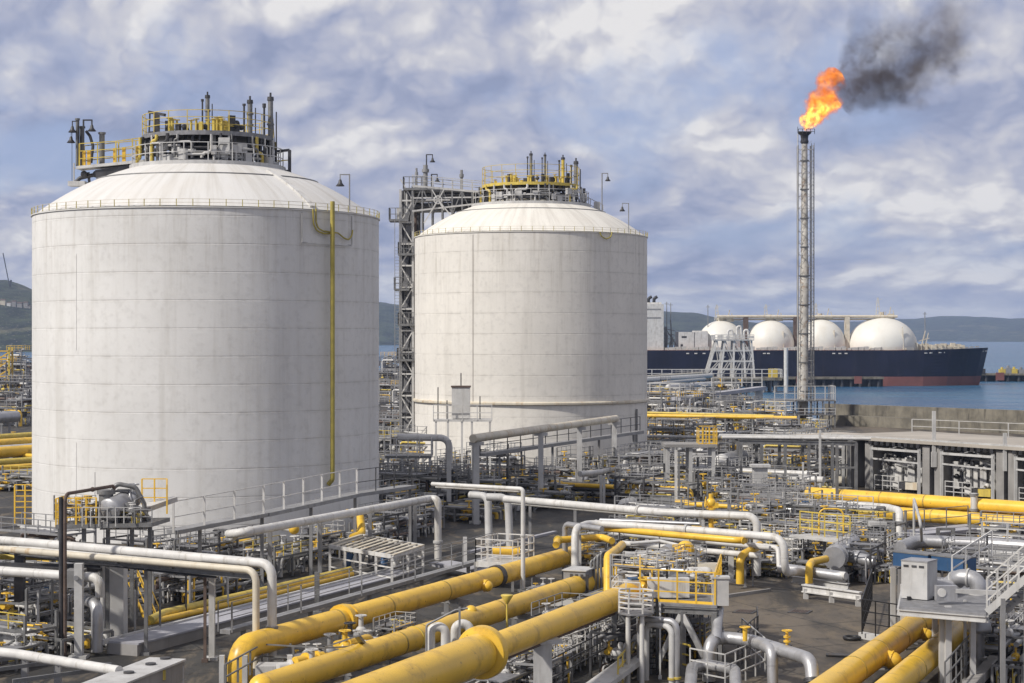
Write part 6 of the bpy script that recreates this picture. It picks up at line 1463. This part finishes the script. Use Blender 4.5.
q = cp(697, 588); MB().cyl(q + Vector((-.6, 0, .9)), q + Vector((.6, .1, .9)), .42, 12).ball(q + Vector((.6, .1, .9)), .42, 12, 6).build('drum', 'white', t)
q = cp(705, 580); MB().box(q + Vector((0, 0, .6)), (1.7, 1.0, 1.0), -.3).build('control_box', 'cream', t)
for dx in (-.5, .5): q = cp(653 + dx * 8, 604); MB().bar(down(q), q + Vector((0, 0, .3)), .16).build('ladder_stringer', 'black', t)
g = MB()
for k in range(14): q = cp(653, 604); g.bar(down(q, .4 + k * .3) + Vector((-.25, 0, 0)), down(q, .4 + k * .3) + Vector((.25, 0, 0)), .06)
g.build('ladder_rung', 'black', t)
q = cp(720, 604); t = thing('junction_box', 'light grey junction box on a post at right end of the valve platform', 'box', down(q)); MB().box(q + Vector((0, 0, .75)), (.95, .8, 1.6)).box(q + Vector((0, 0, 1.6)), (1.1, .95, .1)).build('body', 'pale', t); MB().bar(down(q), q, .2).build('post', 'grey', t)
q = cp(681, 572); t = thing('valve_actuator', 'round yellow valve actuator in a small cage on the valve platform', 'valve', q); MB().ball(q + Vector((.3, 0, 1.5)), .62, 16, 10).cyl(q + Vector((-.5, 0, 1.3)), q + Vector((.3, 0, 1.4)), .45, 14).build('actuator', 'yellow', t)
MB().rails([q + Vector((-.6, -.6, 0)), q + Vector((.6, -.6, 0)), q + Vector((.6, .4, 0))], 1.9, .4, .03, 4).build('cage', 'yellow', t)
q = cp(668, 572); t = thing('valve', 'grey disc valve standing left of the round yellow actuator', 'valve', q); MB().cyl(q + Vector((-.15, -.2, 1.2)), q + Vector((.15, .1, 1.3)), .6, 18).build('disc', 'silver', t); MB().cyl(q, q + Vector((0, 0, .8)), .2, 8).build('stem', 'grey', t)
q = cp(634, 595); t = thing('instrument_box', 'small blue topped instrument box at left end of the valve platform', 'box', q); MB().box(q + Vector((0, 0, .5)), (1.2, .8, .9), .3).build('body', 'pale', t); MB().box(q + Vector((.1, 0, 1.0)), (.8, .7, .14), .3).build('lid', 'blue', t)
# round basket rail at the end of the yellow pipeline
t = thing('basket_railing', 'white railed basket platform around the end of the nearest yellow pipeline', 'platform', P(634, 605, 0))
c = P(636, 603, 4.6); pts = [c + Vector((1.05 * math.cos(k * math.pi / 4 + .3), 1.0 * math.sin(k * math.pi / 4 + .3), -.5)) for k in range(9)]
MB().rails(pts, 1.2, .9, .04, 4).build('guard_rail', 'white', t); MB().lathe([(1.05, -.6), (1.05, -.5), (.01, -.5)], c, 16, None, False).build('deck', 'grating', t)
for dx in (-.5, .3): MB().cyl(down(c + Vector((dx, -.6, 0))), c + Vector((dx, -.6, -.6)), .14, 8).build('leg', 'white', t)
# inverted U pipes and poles below the platform
for k, (x0, x1, zt, m, lab) in enumerate(((640, 677, 3.6, 'silver', 'outer inverted U pipe below the valve platform'), (646, 672, 3.3, 'pale', 'inner inverted U pipe below the valve platform'))):
    a, b = P(x0, 680), P(x1, 684); pipe('silver ' + lab if k == 0 else 'pale ' + lab, [a, down(a, zt), down(b, zt), b], .19, m, elbow=.5, flanges=(.96,), fm='yellow2')
post('slim white pole in front of the black ladder of the valve platform', 660, 679, 603, .1, 'white')
post('dark vertical pipe hanging before the valve platform railing', 667, 668, 566, .12, 'black')
t = thing('stair', 'grey stair with thin dark railing climbing to the valve platform from below', 'stair', P(600, 690))
a, b = P(592, 690, .6), P(637, 657, 1.2); MB().bar(a, b, 1.3, .3).build('stringer', 'pale', t)
MB().rails([P(545, 692, .8), P(642, 637, 1.2)], 1.6, 2.6, .03, 3, .045).build('guard_rail', 'black', t)
tag(MB().rails([P(560, 676, .2), P(624, 650, .2)], 2.2, 1.2, .03, 3).rails([P(520, 690, .2), P(585, 655, .2)], 1.7, 1.0, .03, 4).build('guard_railing', 'white', None, P(575, 670)), 'white multi-bar railing under the nearest yellow pipeline', 'railing')
# ---- pipes behind the central platform
z = 4.6
w1 = [P(573, 560, 2.0), P(573, 552, 3.0), P(588, 524, z), P(690, 529, z), P(788, 537, z), P(789, 561, 2.2), P(796, 568, 1.9), P(856, 574, 1.6)]
w1 = [down(P(575, 530, z), .6), P(575, 529, z), P(590, 523, z), P(692, 530, z), P(784, 538, z), down(P(785, 538, z), 1.9), P(800, 571, 1.6), P(846, 576, 1.6)]
pipe('fat white pipe looping over the yellow pipes and dropping down on the right', w1, .31, 'white', bands=(.25, .33, .42, .52, .6, .75), flanges=(.47,), fm='pale', elbow=1.0)
pipe('grey pipe arching over beside the fat white pipe above the grey cooler', [down(P(565, 524, 4.7), .2), P(565, 524, 4.7), P(602, 529, 4.7)], .24, 'silver', elbow=.5)
pipe('yellow pipe running level under the fat white pipe with elbow at its right end', [P(592, 527, 4.2), P(664, 534, 4.2), P(745, 541, 4.2), P(744, 535, 3.9), P(700, 529, 3.6), P(620, 524, 3.6)], .27, 'yellow', elbow=.6, bands=(.2, .4))
pipe('short yellow pipe stub left of the fat white pipe elbow', [P(556, 545, 3.4), P(558, 540, 3.6), P(602, 537, 3.6), P(612, 541, 3.5)], .28, 'yellow', elbow=.5, flanges=(.2,), fm='yellow2')
pipe('yellow pipe rising and bending behind the nearest yellow pipeline end', [P(608, 592, 3.0), P(608, 556, 5.2), P(618, 549, 5.2), P(622, 545, 5.2)], .30, 'yellow', elbow=.8)
pipe('faded yellow valve pipe behind the right end of the level yellow pipe', [down(P(740, 556, 2.6), .4), P(740, 556, 2.6), P(752, 550, 2.9), P(760, 545, 2.9)], .32, 'yellow', elbow=.8)
pipe('white pipe curling beside the open asphalt yard', [P(752, 545, 3.2), P(770, 547, 3.2), P(778, 548, 3.2), P(779, 567, 1.8)], .2, 'white')
for k, (a, b, r, m, lab) in enumerate((((600, 520, 4.8), (700, 524, 4.8), .16, 'silver', 'thin silver pipe just behind the fat white looping pipe'), ((610, 533, 3.2), (770, 548, 3.2), .2, 'pale', 'thin pale pipe below the level yellow pipe'), ((620, 543, 2.6), (760, 556, 2.6), .24, 'white', 'white pipe low behind the valve platform'))): pipe(lab, [P(*a), P(*b)], r, m, supports=(.2, .6, .9))
for px, py0, py1, w_ in ((574, 580, 530, .28), (580, 585, 535, .2), (731, 582, 540, .4), (757, 575, 520, .3), (620, 560, 530, .2), (648, 570, 520, .16), (676, 568, 530, .2), (703, 575, 520, .22)): post('grey support post among pipes behind the valve platform', px, py0, py1, w_, 'pale', 'support posts behind the valve platform')
t = thing('cooler', 'grey louvred cooler box on legs between the ends of two yellow pipelines', 'cooler', P(580, 600))
c = P(579, 582, 1.8); MB().box(c, (1.7, 2.2, 1.9), -.35).build('housing', 'grey', t); MB().box(c + Vector((0, 0, .98)), (1.9, 2.4, .08), -.35).build('lid', 'pale', t)
for k in range(4): MB().box(c + Vector((-.6 + k * .38, -1.14 + k * .14 * -1, 0)), (.22, .05, 1.5), -.35).build('louvre', 'dark', t)
for dx, dy in ((-.6, -.7), (.6, -.7), (-.6, .7), (.6, .7)): MB().bar(down(c + Vector((dx, dy, 0))), c + Vector((dx, dy, -.9)), .16).build('leg', 'grey', t)
for k in range(4): MB().tube([c + Vector((.9 + k * .25, .3, -1.2)), c + Vector((.9 + k * .25, .3, 1.6 + .2 * k)), c + Vector((1.6 + k * .25, .8, 1.6 + .2 * k))], .1, 8).build('pipe_run', 'steel', t)
q = P(566, 607); t = thing('pump_housing', 'low grey box housing beside the middle yellow pipeline end', 'box', q); MB().box(q + Vector((0, 0, .65)), (1.9, 1.5, 1.0), -.35).build('body', 'pale', t); MB().box(q + Vector((0, 0, 1.2)), (2.05, 1.65, .1), -.35).build('lid', 'white', t)
for k, (px, py, a, kk) in enumerate(((545, 672, AU, 8), (565, 655, AU, 9), (520, 683, AU, 2), (600, 640, AU, 8), (625, 672, AU, 9), (690, 650, AU, 4), (655, 640, AU, 8), (610, 625, AU, 0))): put(kk, px, py, a, 'under nearest yellow pipeline', .7)
for k, (px, py, a, kk) in enumerate(((640, 556, AV, 9), (662, 562, AV, 0), (690, 556, AV, 8), (715, 566, AV, 4), (735, 560, AU, 2), (605, 572, AU, 9), (625, 560, AU, 8), (590, 560, AU, 0), (700, 575, AV, 9), (748, 572, AU, 8), (655, 545, AV, 3))): put(kk, px, py, a, 'behind the valve platform', .72)
for px, py, hh in ((708, 640, 1.3),): q = P(px, py); tag(MB().cyl(q, q + Vector((0, 0, hh)), .5, 14).ring(q + Vector((0, 0, hh * .5)), .5, .04).build('barrel', 'blue', None, q), 'blue barrel standing under the right end of the valve platform', 'barrel')
# ---- silver piping at the bottom centre
pipe('thick silver pipe looping over at the bottom and running right along the asphalt', [down(P(709, 641, 2.4), .1), P(709, 641, 2.4), P(722, 637, 2.4), P(752, 641, 2.4), P(800, 656, 2.2), P(811, 660, 2.2), down(P(813, 662, 2.2), .9)], .38, 'silver', bands=(.3, .42, .5, .6), flanges=(.05, .975), fm='dark', elbow=.9)
pipe('silver branch pipe dropping straight down beside the bottom looping pipe', [P(762, 645, 2.3), P(772, 650, 2.3), down(P(773, 651, 2.3), -.2)], .32, 'silver', elbow=.6, bands=(.6,))
pipe('low silver pipe bend in front of the bottom looping pipe', [P(690, 690, .9), P(692, 668, 1.1), P(702, 664, 1.1), P(735, 670, 1.1), P(736, 690, .6)], .34, 'silver', elbow=.7, bands=(.3, .5))
pipe('upright silver pipe leading to the valve platform from the looping pipe', [P(716, 640, 2.4), down(P(719, 634, 2.4), 3.9)], .3, 'silver')
q = P(745, 641, 2.5); t = thing('valve', 'small yellow handled valve on top of the bottom looping silver pipe', 'valve', q); MB().cyl(q, q + Vector((0, 0, .8)), .14, 8).build('stem', 'yellow', t); MB().wheel(q + Vector((0, 0, .8)), .3).build('handwheel', 'yellow', t)
q = P(787, 650, 2.3); t = thing('valve', 'yellow valve post on the silver pipe at edge of the asphalt', 'valve', q); MB().cyl(q, q + Vector((0, 0, 1.1)), .09, 8).flange(q + Vector((0, 0, .5)), (0, 0, 1), .2, .1).flange(q + Vector((0, 0, .75)), (0, 0, 1), .2, .1).build('stem', 'yellow', t); MB().wheel(q + Vector((0, 0, 1.1)), .28).build('handwheel', 'yellow', t); MB().cyl(q, q + Vector((0, 0, .3)), .3, 10).build('bonnet', 'dark', t)
t = thing('guard_railing', 'grey railing around the bottom looping silver pipe', 'railing', P(720, 672)); MB().rails([P(690, 683, .1), P(725, 690, .1), P(765, 672, .1), P(742, 650, .1)], 2.0, 1.5, .035, 3).build('guard_rail', 'pale', t)
t = thing('guard_railing', 'dark bar railing beside the bottom looping silver pipe', 'railing', P(750, 655)); MB().rails([P(738, 668, .1), P(758, 650, .1), P(757, 640, .1)], 2.2, 1.3, .03, 3).build('guard_rail', 'dark', t)
MB()
q = P(700, 683); tag(MB().rails([P(618, 690, .1), P(640, 664, .1), P(690, 676, .1)], 1.8, 1.6, .04, 3).build('guard_railing', 'yellow2', None, P(640, 672)), 'yellowish railing at foot of the inverted U pipes', 'railing')

# ================================================================== right side: exchanger skid
t = thing('heat_exchanger', 'silver horizontal heat exchanger drum on a pale skid beside the asphalt', 'vessel', P(835, 590))
a, b = P(834, 558, 2.3), P(851, 543, 2.3)
MB().cyl(a, b, .85, 22).flange(a.lerp(b, .12), b - a, .98, .2).flange(a, b - a, .9, .12).flange(a.lerp(b, .5), b - a, .88, .06).build('shell', 'silver', t)
for f in (.2, .8): q = a.lerp(b, f); MB().bar(down(q, .6), down(q, 1.6), 1.2, .4).build('saddle', 'pale', t)
MB().cyl(a.lerp(b, .3) + Vector((.6, 0, -.2)), a.lerp(b, .3) + Vector((2.6, -1.2, -.6)), .5, 14).flange(a.lerp(b, .3) + Vector((1.4, -.5, -.35)), (2, -1.2, -.4), .62, .2).build('nozzle', 'silver', t)
sk0, sk1 = P(803, 588, .8), P(861, 596, .8); MB().ibeam(sk0, sk1, .4, .6).build('skid_beam', 'white', t); MB().ibeam(sk0 + Vector((0, 5, 0)), sk1 + Vector((0, 5, 0)), .4, .5).build('skid_beam', 'pale', t)
for f in (.05, .5, .95): q = sk0.lerp(sk1, f); MB().bar(down(q), q, .35).build('leg', 'pale', t)
pipe('bright yellow bent pipe standing at the asphalt edge before the heat exchanger', [P(826, 559, 2.3), P(812, 562, 2.3), P(809, 566, 2.2), P(809, 592, .2)], .30, 'yellow', elbow=.6, bands=(.5,), flanges=(.9,), fm='white')
pipe('silver drum-like pipe low in front of the heat exchanger', [P(780, 568, 1.7), P(845, 577, 1.5)], .42, 'silver', bands=(.3, .6))
pipe('silver hose-like pipe from heat exchanger curving to the ground', [P(856, 552, 2.4), P(866, 556, 2.0), P(872, 566, 1.0), P(885, 572, .5)], .36, 'silver', elbow=1.0, bands=(.4, .7))
for k, (px, py, a_, kk) in enumerate(((812, 560, AV, 8), (795, 548, AV, 0), (862, 580, AU, 9), (880, 575, AV, 8), (850, 560, AV, 4), (830, 548, AV, 2), (888, 560, AU, 8), (772, 552, AV, 8))): put(kk, px, py, a_, 'around the heat exchanger', .75)
t = thing('access_platform', 'platform with yellow hoop railings behind the heat exchanger', 'platform', P(825, 548)); zq = 2.6
a, b = P(800, 535, zq), P(850, 541, zq); MB().bar(a, b, 2.6, .2).build('deck', 'pale', t); MB().rails([a, b], 2.1, 1.5, .05, 3).build('guard_rail', 'yellow2', t)
MB().tube([a + Vector((1.5, -1, 0)), a + Vector((1.5, -1, 2.4)), a + Vector((3.6, -1.2, 2.4)), a + Vector((3.6, -1.2, 0))], .08, 8, True, .6).build('hoop', 'yellow', t)
for f in (.05, .5, .95): q = a.lerp(b, f); MB().bar(down(q), q, .25).build('leg', 'grey', t)
pipe('white pipe turning down in front of the lower yellow pipeline', [P(838, 504, 3.2), P(888, 508, 3.2), P(900, 511, 3.2), down(P(898, 512, 3.2), .1)], .4, 'white', elbow=1.0, bands=(.4, .8))
tag(MB().bar(P(795, 546, .5), P(972, 528, .5), 1.6, .7).bar(P(795, 546, .9), P(972, 528, .9), 1.8, .08).build('low_kerb_wall', 'kerb', None, P(880, 537)), 'low pale kerb wall running below the two yellow pipelines', 'kerb')
t = thing('guard_railing', 'thin railing along the low pale kerb wall', 'railing', P(880, 530)); MB().rails([P(806, 541, .9), P(968, 525.5, .9)], 2.0, 3.2, .035, 2, .05).build('guard_rail', 'grey', t)
q = P(879, 551); t = thing('control_cabinet', 'black upright cabinet with pale top behind the blue boxes', 'cabinet', q); MB().box(q + Vector((0, 0, 1.3)), (1.2, 1, 2.4)).build('body', 'black', t); MB().box(q + Vector((-.2, 0, 2.6)), (1.6, 1.3, .3)).build('top', 'pale', t)
# ================================================================== right platform with the grey box
zp = 4.7
def rp(px, py): return P(px, py, zp)
a, b, c, d = rp(899, 607), rp(986, 614), rp(990, 580), rp(905, 575)
t = thing('equipment_platform', 'raised grey platform carrying the grey box over the yellow pipeline pair', 'platform', down((a + c) / 2))
MB().prism([(p.x, p.y) for p in (a, b, c, d)], zp - .25, zp).build('deck', 'grating', t)
for u, v in ((a, b), (a, d), (b, c)): MB().ibeam(u + Vector((0, 0, -.3)), v + Vector((0, 0, -.3)), .25, .34).build('beam', 'pale', t)
for px, py in ((903, 650), (948, 694), (975, 690), (985, 660), (910, 628)): q = P(px, py); q = Vector((max(min(q.x, b.x), a.x), max(q.y, a.y + .3), 0)); MB().bar(q, down(q, zp - .5), .3).build('leg', 'pale', t)
q = rp(922, 600) + Vector((0, .7, 0)); t = thing('equipment_box', 'large light grey metal box on the platform over the yellow pipeline pair', 'box', q)
MB().box(q + Vector((0, 0, 1.15)), (1.6, 1.5, 2.2), -.62).build('body', 'pale', t); MB().box(q + Vector((0, 0, 2.24)), (1.64, 1.54, .08), -.62).build('lid', 'silver', t)
for dx in (-.5, .0, .45): MB().box(q + Matrix.Rotation(-.62, 3, 'Z') @ Vector((dx, -.76, 1.95)), (.3, .06, .12), -.62).build('vent_slot', 'dark', t)
for dx in (-.75, .75): MB().box(q + Vector((dx, -.7, .1)), (.2, .3, .2)).build('foot', 'black', t)
for k, (x0, x1, y0, lab) in enumerate(((901, 936, 570, 'blue metal box half hidden behind the light grey box'), (940, 972, 574, 'blue metal box with orange label right of the light grey box'))):
    a, b = P(x0, y0, 4.2), P(x1, y0 + 4, 4.2); c = (a + b) / 2; ln = (b - a).length; rz = math.atan2(b.y - a.y, b.x - a.x)
    o = thing('blue_box', lab, 'box', down(c)); MB().box(c + Vector((0, .6, .75)), (ln, 1.4, .9), rz).build('body', 'blue', o); MB().box(c + Vector((0, .6, 1.24)), (ln + .06, 1.46, .08), rz).build('lid', 'steel', o)
    MB().bar(down(c + Vector((-ln * .4, .6, 0))), c + Vector((-ln * .4, .6, .1)), .25).bar(down(c + Vector((ln * .4, .6, 0))), c + Vector((ln * .4, .6, .1)), .25).build('leg', 'grey', o)
    MB().box(c + Vector((.2, -.17 - .03, .7)), (1.2, .05, .35), rz).build('label_plate', 'yellow2' if k else 'white', o)
# silver elbow assembly
e0 = P(944, 588, 5.6)
t = thing('elbow_pipe', 'thick silver elbow pipe bending down from the platform near the stair', 'pipe', down(P(977, 660)))
pts = [VX(941, 592, 108), VX(953, 582, 108), VX(960, 577, 107.5), VX(978, 579, 107), VX(979, 618, 107)]
MB().tube(pts, .5, 20, True, 1.3).build('pipe_run', 'silver', t)
for f in (.1, .25, .42, .72): q_, d_ = along(pts, f); MB().flange(q_, d_, .58, .1).build('flange', 'pale', t)
q = pts[-1]; MB().lathe([(.5, 0), (.75, -.9), (.75, -1.1), (.5, -1.15)], q + Vector((0, 0, .3)), 20).build('reducer', 'silver', t); MB().cyl(down(q, .1), down(q, 3.0), .33, 14).flange(down(q, .9), (0, 0, 1), .5, .2).build('lower_pipe', 'silver', t)
q = P(946, 599, 5.0); t = thing('flow_meter', 'small silver square fitting at left end of the thick silver elbow', 'fitting', q); MB().box(q + Vector((0, 0, .35)), (1.2, .5, .85)).build('body', 'silver', t); MB().cyl(q + Vector((-.3, -.3, .4)), q + Vector((-.3, .3, .4)), .25, 12).build('dial', 'white', t); MB().bar(q + Vector((.5, -.2, .5)), q + Vector((3.0, -.4, .4)), .24).build('arm', 'pale', t)
q = P(931, 585, 5.2); tag(MB().cyl(q, q + Vector((1.0, -.3, -.1)), .42, 14).ball(q + Vector((1.0, -.3, -.1)), .42, 14, 8).cyl(q + Vector((.2, 0, 0)), q + Vector((.2, 0, -.6)), .2, 10).build('motor', 'silver', None, q), 'small silver motor at right side of the light grey box', 'motor')
# stair with white railing at right
t = thing('stair', 'white railed stair rising right of the thick silver elbow', 'stair', down(P(1000, 640)))
a, b = P(987, 612, 4.7), P(1040, 566, 7.4)
for s in (0, 1.1): MB().bar(a + Vector((s, s * .4, 0)), b + Vector((s, s * .4, 0)), .14, .4).build('stringer', 'pale', t)
g = MB()
for k in range(12): q = a.lerp(b, k / 11); g.box(q + Vector((.55, .2, .1)), (1.0, .5, .06))
g.build('tread', 'grating', t)
MB().rails([a, b], 1.9, .75, .04, 3).rails([a + Vector((1.1, .45, 0)), b + Vector((1.1, .45, 0))], 1.9, .9, .04, 2).build('guard_rail', 'white', t)
for f in (.3, .75): q = a.lerp(b, f); MB().bar(down(q), q, .25).build('leg', 'grey', t)
t = thing('guard_railing', 'white railing rising behind the thick silver elbow', 'railing', down(P(970, 590))); MB().rails([P(952, 582, 4.8), P(992, 556, 6.2)], 1.6, 1.3, .04, 2).build('guard_rail', 'white', t)
# pit railing on the left of the pipes
t = thing('guard_railing', 'black railing on a pale kerb left of the yellow pipeline pair', 'railing', P(870, 640))
MB().rails([P(872, 600, 0.4), P(862, 634, .4), P(903, 641, .4)], 2.3, 1.1, .035, 3).build('guard_rail', 'black', t); MB().bar(P(861, 635, .2), P(900, 642, .2), .5, .4).build('kerb', 'pale', t)
# bottom right blue-grey railing and columns
t = thing('guard_railing', 'grey bar railing running along right side of the yellow pipeline pair', 'railing', P(960, 670)); MB().rails([P(945, 705, .3), P(985, 655, .3), P(1005, 648, .3)], 2.3, 2.0, .035, 3).build('guard_rail', 'steel', t)
post('pale round column under the front edge of the equipment platform', 948, 690, 606, .34, 'pale'); post('slender pale post right of the front platform column', 965, 683, 600, .16, 'pale')
tag(MB().bar(P(960, 697, .6), P(1000, 655, .6), .7, .5).bar(P(1000, 655, .6), P(1050, 660, .6), .7, .5).build('concrete_beam', 'concrete', None, P(985, 670)), 'pale concrete beam on ground at the bottom right corner', 'beam')
for k, (px, py, a_, kk) in enumerate(((1010, 640, AU, 9), (1035, 650, AV, 4), (1010, 665, AV, 8), (1000, 625, AU, 0), (1035, 625, AV, 3), (1030, 680, AU, 9), (990, 600, AV, 9), (1020, 600, AU, 0))): put(kk, px, py, a_, W9, .75)
# horizontal silver pipes at right
pipe('thick silver pipe running right behind the blue boxes', [P(900, 548, 2.6), P(916, 541, 2.8), P(986, 544, 2.8), P(1060, 549, 2.8)], .55, 'silver', bands=(.2, .3, .45, .6, .75, .9), supports=(.25, .5, .8), elbow=1.2)
pipe('white pipe with hooked end parallel to the thick silver pipe', [P(962, 559, 2.2), P(972, 553, 2.4), P(1050, 559, 2.4)], .36, 'white', supports=(.4, .8), elbow=.8)
pipe('silver pipe low behind the stair at right edge', [P(965, 566, 2.0), P(1055, 573, 2.0)], .42, 'silver', bands=(.3, .7), supports=(.3, .8))
t = thing('support_gantry', 'grey frame with two uprights standing in the thick silver pipe run', 'frame', down(P(945, 560))); 
for px in (938, 953): q = P(px, 558); MB().bar(q, down(q, ZD(528, q.y)), .3).build('column', 'steel', t)
MB().bar(down(P(937, 558), ZD(529, P(938, 558).y)), down(P(955, 558), ZD(529, P(938, 558).y)), .25).build('beam', 'steel', t)
pipe('grey hooked vent pipes standing behind the light grey box', [P(914, 562), down(P(914, 562), 5.6), P(921, 524.0, 6.2), down(P(922, 560), 1)], .12, 'pale', elbow=.4)
t = thing('guard_railing', 'grey three-bar railing above the thick silver pipe at right edge', 'railing', down(P(1000, 560))); MB().rails([P(982, 540, 3.6), P(1060, 545, 3.6)], 1.5, 1.8, .045, 3, .07).build('guard_rail', 'pale', t)
for k, (px, py, a_, kk) in enumerate(((925, 556, AV, 8), (985, 562, AV, 8), (1010, 572, AV, 0), (965, 585, AU, 9), (1015, 585, AV, 4), (905, 566, AU, 8))): put(kk, px, py, a_, 'behind the blue boxes', .75)
# a few loose things on the asphalt
for k, (px, py, s, m, lab) in enumerate(((852, 640, .5, 'black', 'small dark coil lying on the asphalt by the black railing'), (842, 657, .35, 'dark', 'short dark pipe piece lying on the asphalt'), (826, 594, .3, 'white', 'pale rag like scrap on asphalt below the heat exchanger skid'))):
    q = P(px, py); o = (MB().ring(q + Vector((0, 0, .15)), s, .12, (0, 0, 1), 18, 8) if k == 0 else MB().cyl(q + Vector((-1, 0, .15)), q + Vector((1, -.5, .15)), .12, 8) if k == 1 else MB().box(q + Vector((0, 0, .12)), (1.2, .5, .22), .3).box(q + Vector((.7, .2, .1)), (.5, .6, .16), .8)).build(('cable_coil', 'pipe_piece', 'scrap_sheet')[k], m, None, q); tag(o, lab, 'debris')
for k, (x0, y0, x1, y1, w_, m) in enumerate(((555, 532, 470, 552, .5, 'kerb'), (505, 607, 560, 588, .4, 'pale'), (720, 597, 770, 590, .25, 'concrete'))):
    tag(MB().bar(P(x0, y0, .12), P(x1, y1, .12), w_, .24).build('kerb_strip', m, None, P(x0, y0)), ('pale concrete kerb strip on the dark yard behind the white bent post', 'pale kerb strip on ground between the yellow pipelines', 'low concrete strip on asphalt right of the valve platform')[k], 'kerb')

for k, px, py, a_, sc in ((10, 630, 652, AU, .8), (12, 560, 672, AU, .7), (11, 675, 640, AU, .75), (12, 600, 655, AU, .7), (10, 540, 690, AU, .7), (12, 500, 700, AU, .7), (10, 700, 655, AU, .6)): put(k, px, py, a_, 'below the valve platform', sc)
for k, px, py, a_, sc in ((10, 640, 570, AV, .8), (11, 665, 560, AU, .8), (12, 695, 566, AV, .8), (10, 722, 575, AU, .7), (12, 745, 560, AV, .8), (11, 600, 580, AU, .7), (12, 620, 548, AV, .8), (10, 768, 560, AV, .8)): put(k, px, py, a_, 'past the valve platform', sc)
for k, px, py, a_, sc in ((10, 815, 552, AV, .8), (11, 875, 566, AU, .8), (12, 893, 580, AU, .7), (10, 905, 572, AU, .8), (12, 955, 572, AV, .8), (11, 1000, 560, AV, .9), (12, 1010, 590, AU, .8), (10, 848, 548, AV, .8), (12, 785, 556, AV, .8)): put(k, px, py, a_, 'near the blue boxes', sc)
for k, px, py, a_, sc in ((10, 1000, 660, AU, .7), (11, 1025, 640, AU, .8), (12, 1015, 680, AU, .7), (10, 1030, 610, AU, .8)): put(k, px, py, a_, 'in the bottom right corner', sc)
for k, px, py, a_, sc in ((12, 350, 660, AU, .6), (12, 300, 672, AU, .55), (10, 395, 645, AU, .5), (12, 540, 600, AU, .55)): put(k, px, py, a_, 'between the yellow pipelines', sc)

for k, px, py, a_, sc in ((10, 640, 588, AV, .55), (12, 680, 590, AV, .5), (11, 690, 578, AU, .45), (10, 662, 580, AV, .5)): put(k, px, py, a_, 'on top of valve platform', sc, zd)
for k, px, py, a_, sc in ((12, 120, 522, AV, .5), (10, 75, 520, AV, .45)): put(k, px, py, a_, 'on the pump platform', sc, 7.2)
for px, py0, py1, m in ((590, 655, 600, 'white'), (612, 668, 610, 'pale'), (628, 660, 606, 'white'), (645, 650, 604, 'pale'), (700, 662, 612, 'steel'), (573, 668, 632, 'pale'), (600, 676, 640, 'steel')): post('thin upright post below the valve platform', px, py0, py1, .12, m, 'thin posts below the valve platform')
for px, py0, py1, m in ((15, 640, 578, 'steel'), (38, 645, 590, 'pale'), (52, 650, 580, 'dark'), (90, 640, 575, 'steel'), (135, 640, 590, 'pale'), (160, 640, 575, 'steel'), (186, 622, 570, 'dark'), (228, 615, 560, 'pale')): post('thin upright post under the left rack', px, py0, py1, .12, m, 'thin posts under the left rack')

for k, px, py, a_, sc in ((10, 775, 570, AV, .7), (12, 760, 575, AV, .7), (11, 790, 562, AU, .7), (10, 735, 578, AU, .6), (12, 812, 575, AV, .6)): put(k, px, py, a_, 'at edge of open asphalt', sc)
for k, (px, py, lab) in enumerate(((745, 612, 'rusty drain grate in the asphalt right of the valve platform'), (800, 612, 'rusty drain grate in the middle of the open asphalt'), (540, 560, 'rusty drain grate in the dark yard beyond the yellow pipelines'))):
    q = P(px, py); t = thing('drain_grate', lab, 'drain', q); MB().box(q + Vector((0, 0, .03)), (1.5, 1.5, .06), -.42).build('frame', 'dark', t)
    for j in range(6): MB().box(q + Matrix.Rotation(-.42, 3, 'Z') @ Vector((-.5 + j * .2, 0, .07)), (.1, 1.2, .04), -.42).build('bar', 'rust', t)

rr_ = random.Random(77)
for where, xa_, xb_, ya_, yb_, n_ in (('among pipes by steel tower', 645, 835, 452, 522, 13), ('deep before cream tank', 385, 640, 470, 512, 13), ('near the flare foot', 655, 830, 415, 450, 12), ('beside long white pipe', 700, 850, 522, 548, 9)):
    for i_ in range(n_):
        k_ = rr_.choice((10, 11, 12, 9, 4, 8)); put(k_, xa_ + (xb_ - xa_) * (i_ + rr_.random() * .7) / n_, rr_.uniform(ya_, yb_), rr_.choice((AU, AV)), where, rr_.uniform(.8, 1.1))
# ================================================================== give look-alikes an order to tell them apart
bpy.context.view_layer.update()
ORD = ['leftmost', 'second', 'third', 'fourth', 'fifth', 'sixth', 'seventh', 'eighth', 'ninth', 'tenth', 'eleventh', 'twelfth', 'thirteenth', 'fourteenth']
def screen_x(o): 
    v = o.matrix_world.translation
    return v.x / max(v.y, 1)
groups = {}
for o in THINGS:
    if 'label' in o and 'category' in o: groups.setdefault(o['label'], []).append(o)
for lab, os_ in groups.items():
    if len(os_) < 2: continue
    os_.sort(key=screen_x); n = len(os_)
    if n > len(ORD): print('TOO MANY', n, lab)
    for k, o in enumerate(os_):
        if 'group' not in o: o['group'] = lab
        if n > len(ORD): continue
        w_ = 'leftmost of %d' % n if k == 0 else 'rightmost of %d' % n if k == n - 1 else ORD[k] + ' from left'
        o['label'] = lab + ', ' + w_
for o in THINGS:
    if 'label' in o and len(o['label'].replace('-', ' ').split()) > 16: print('LONG', len(o['label'].split()), o['label'])
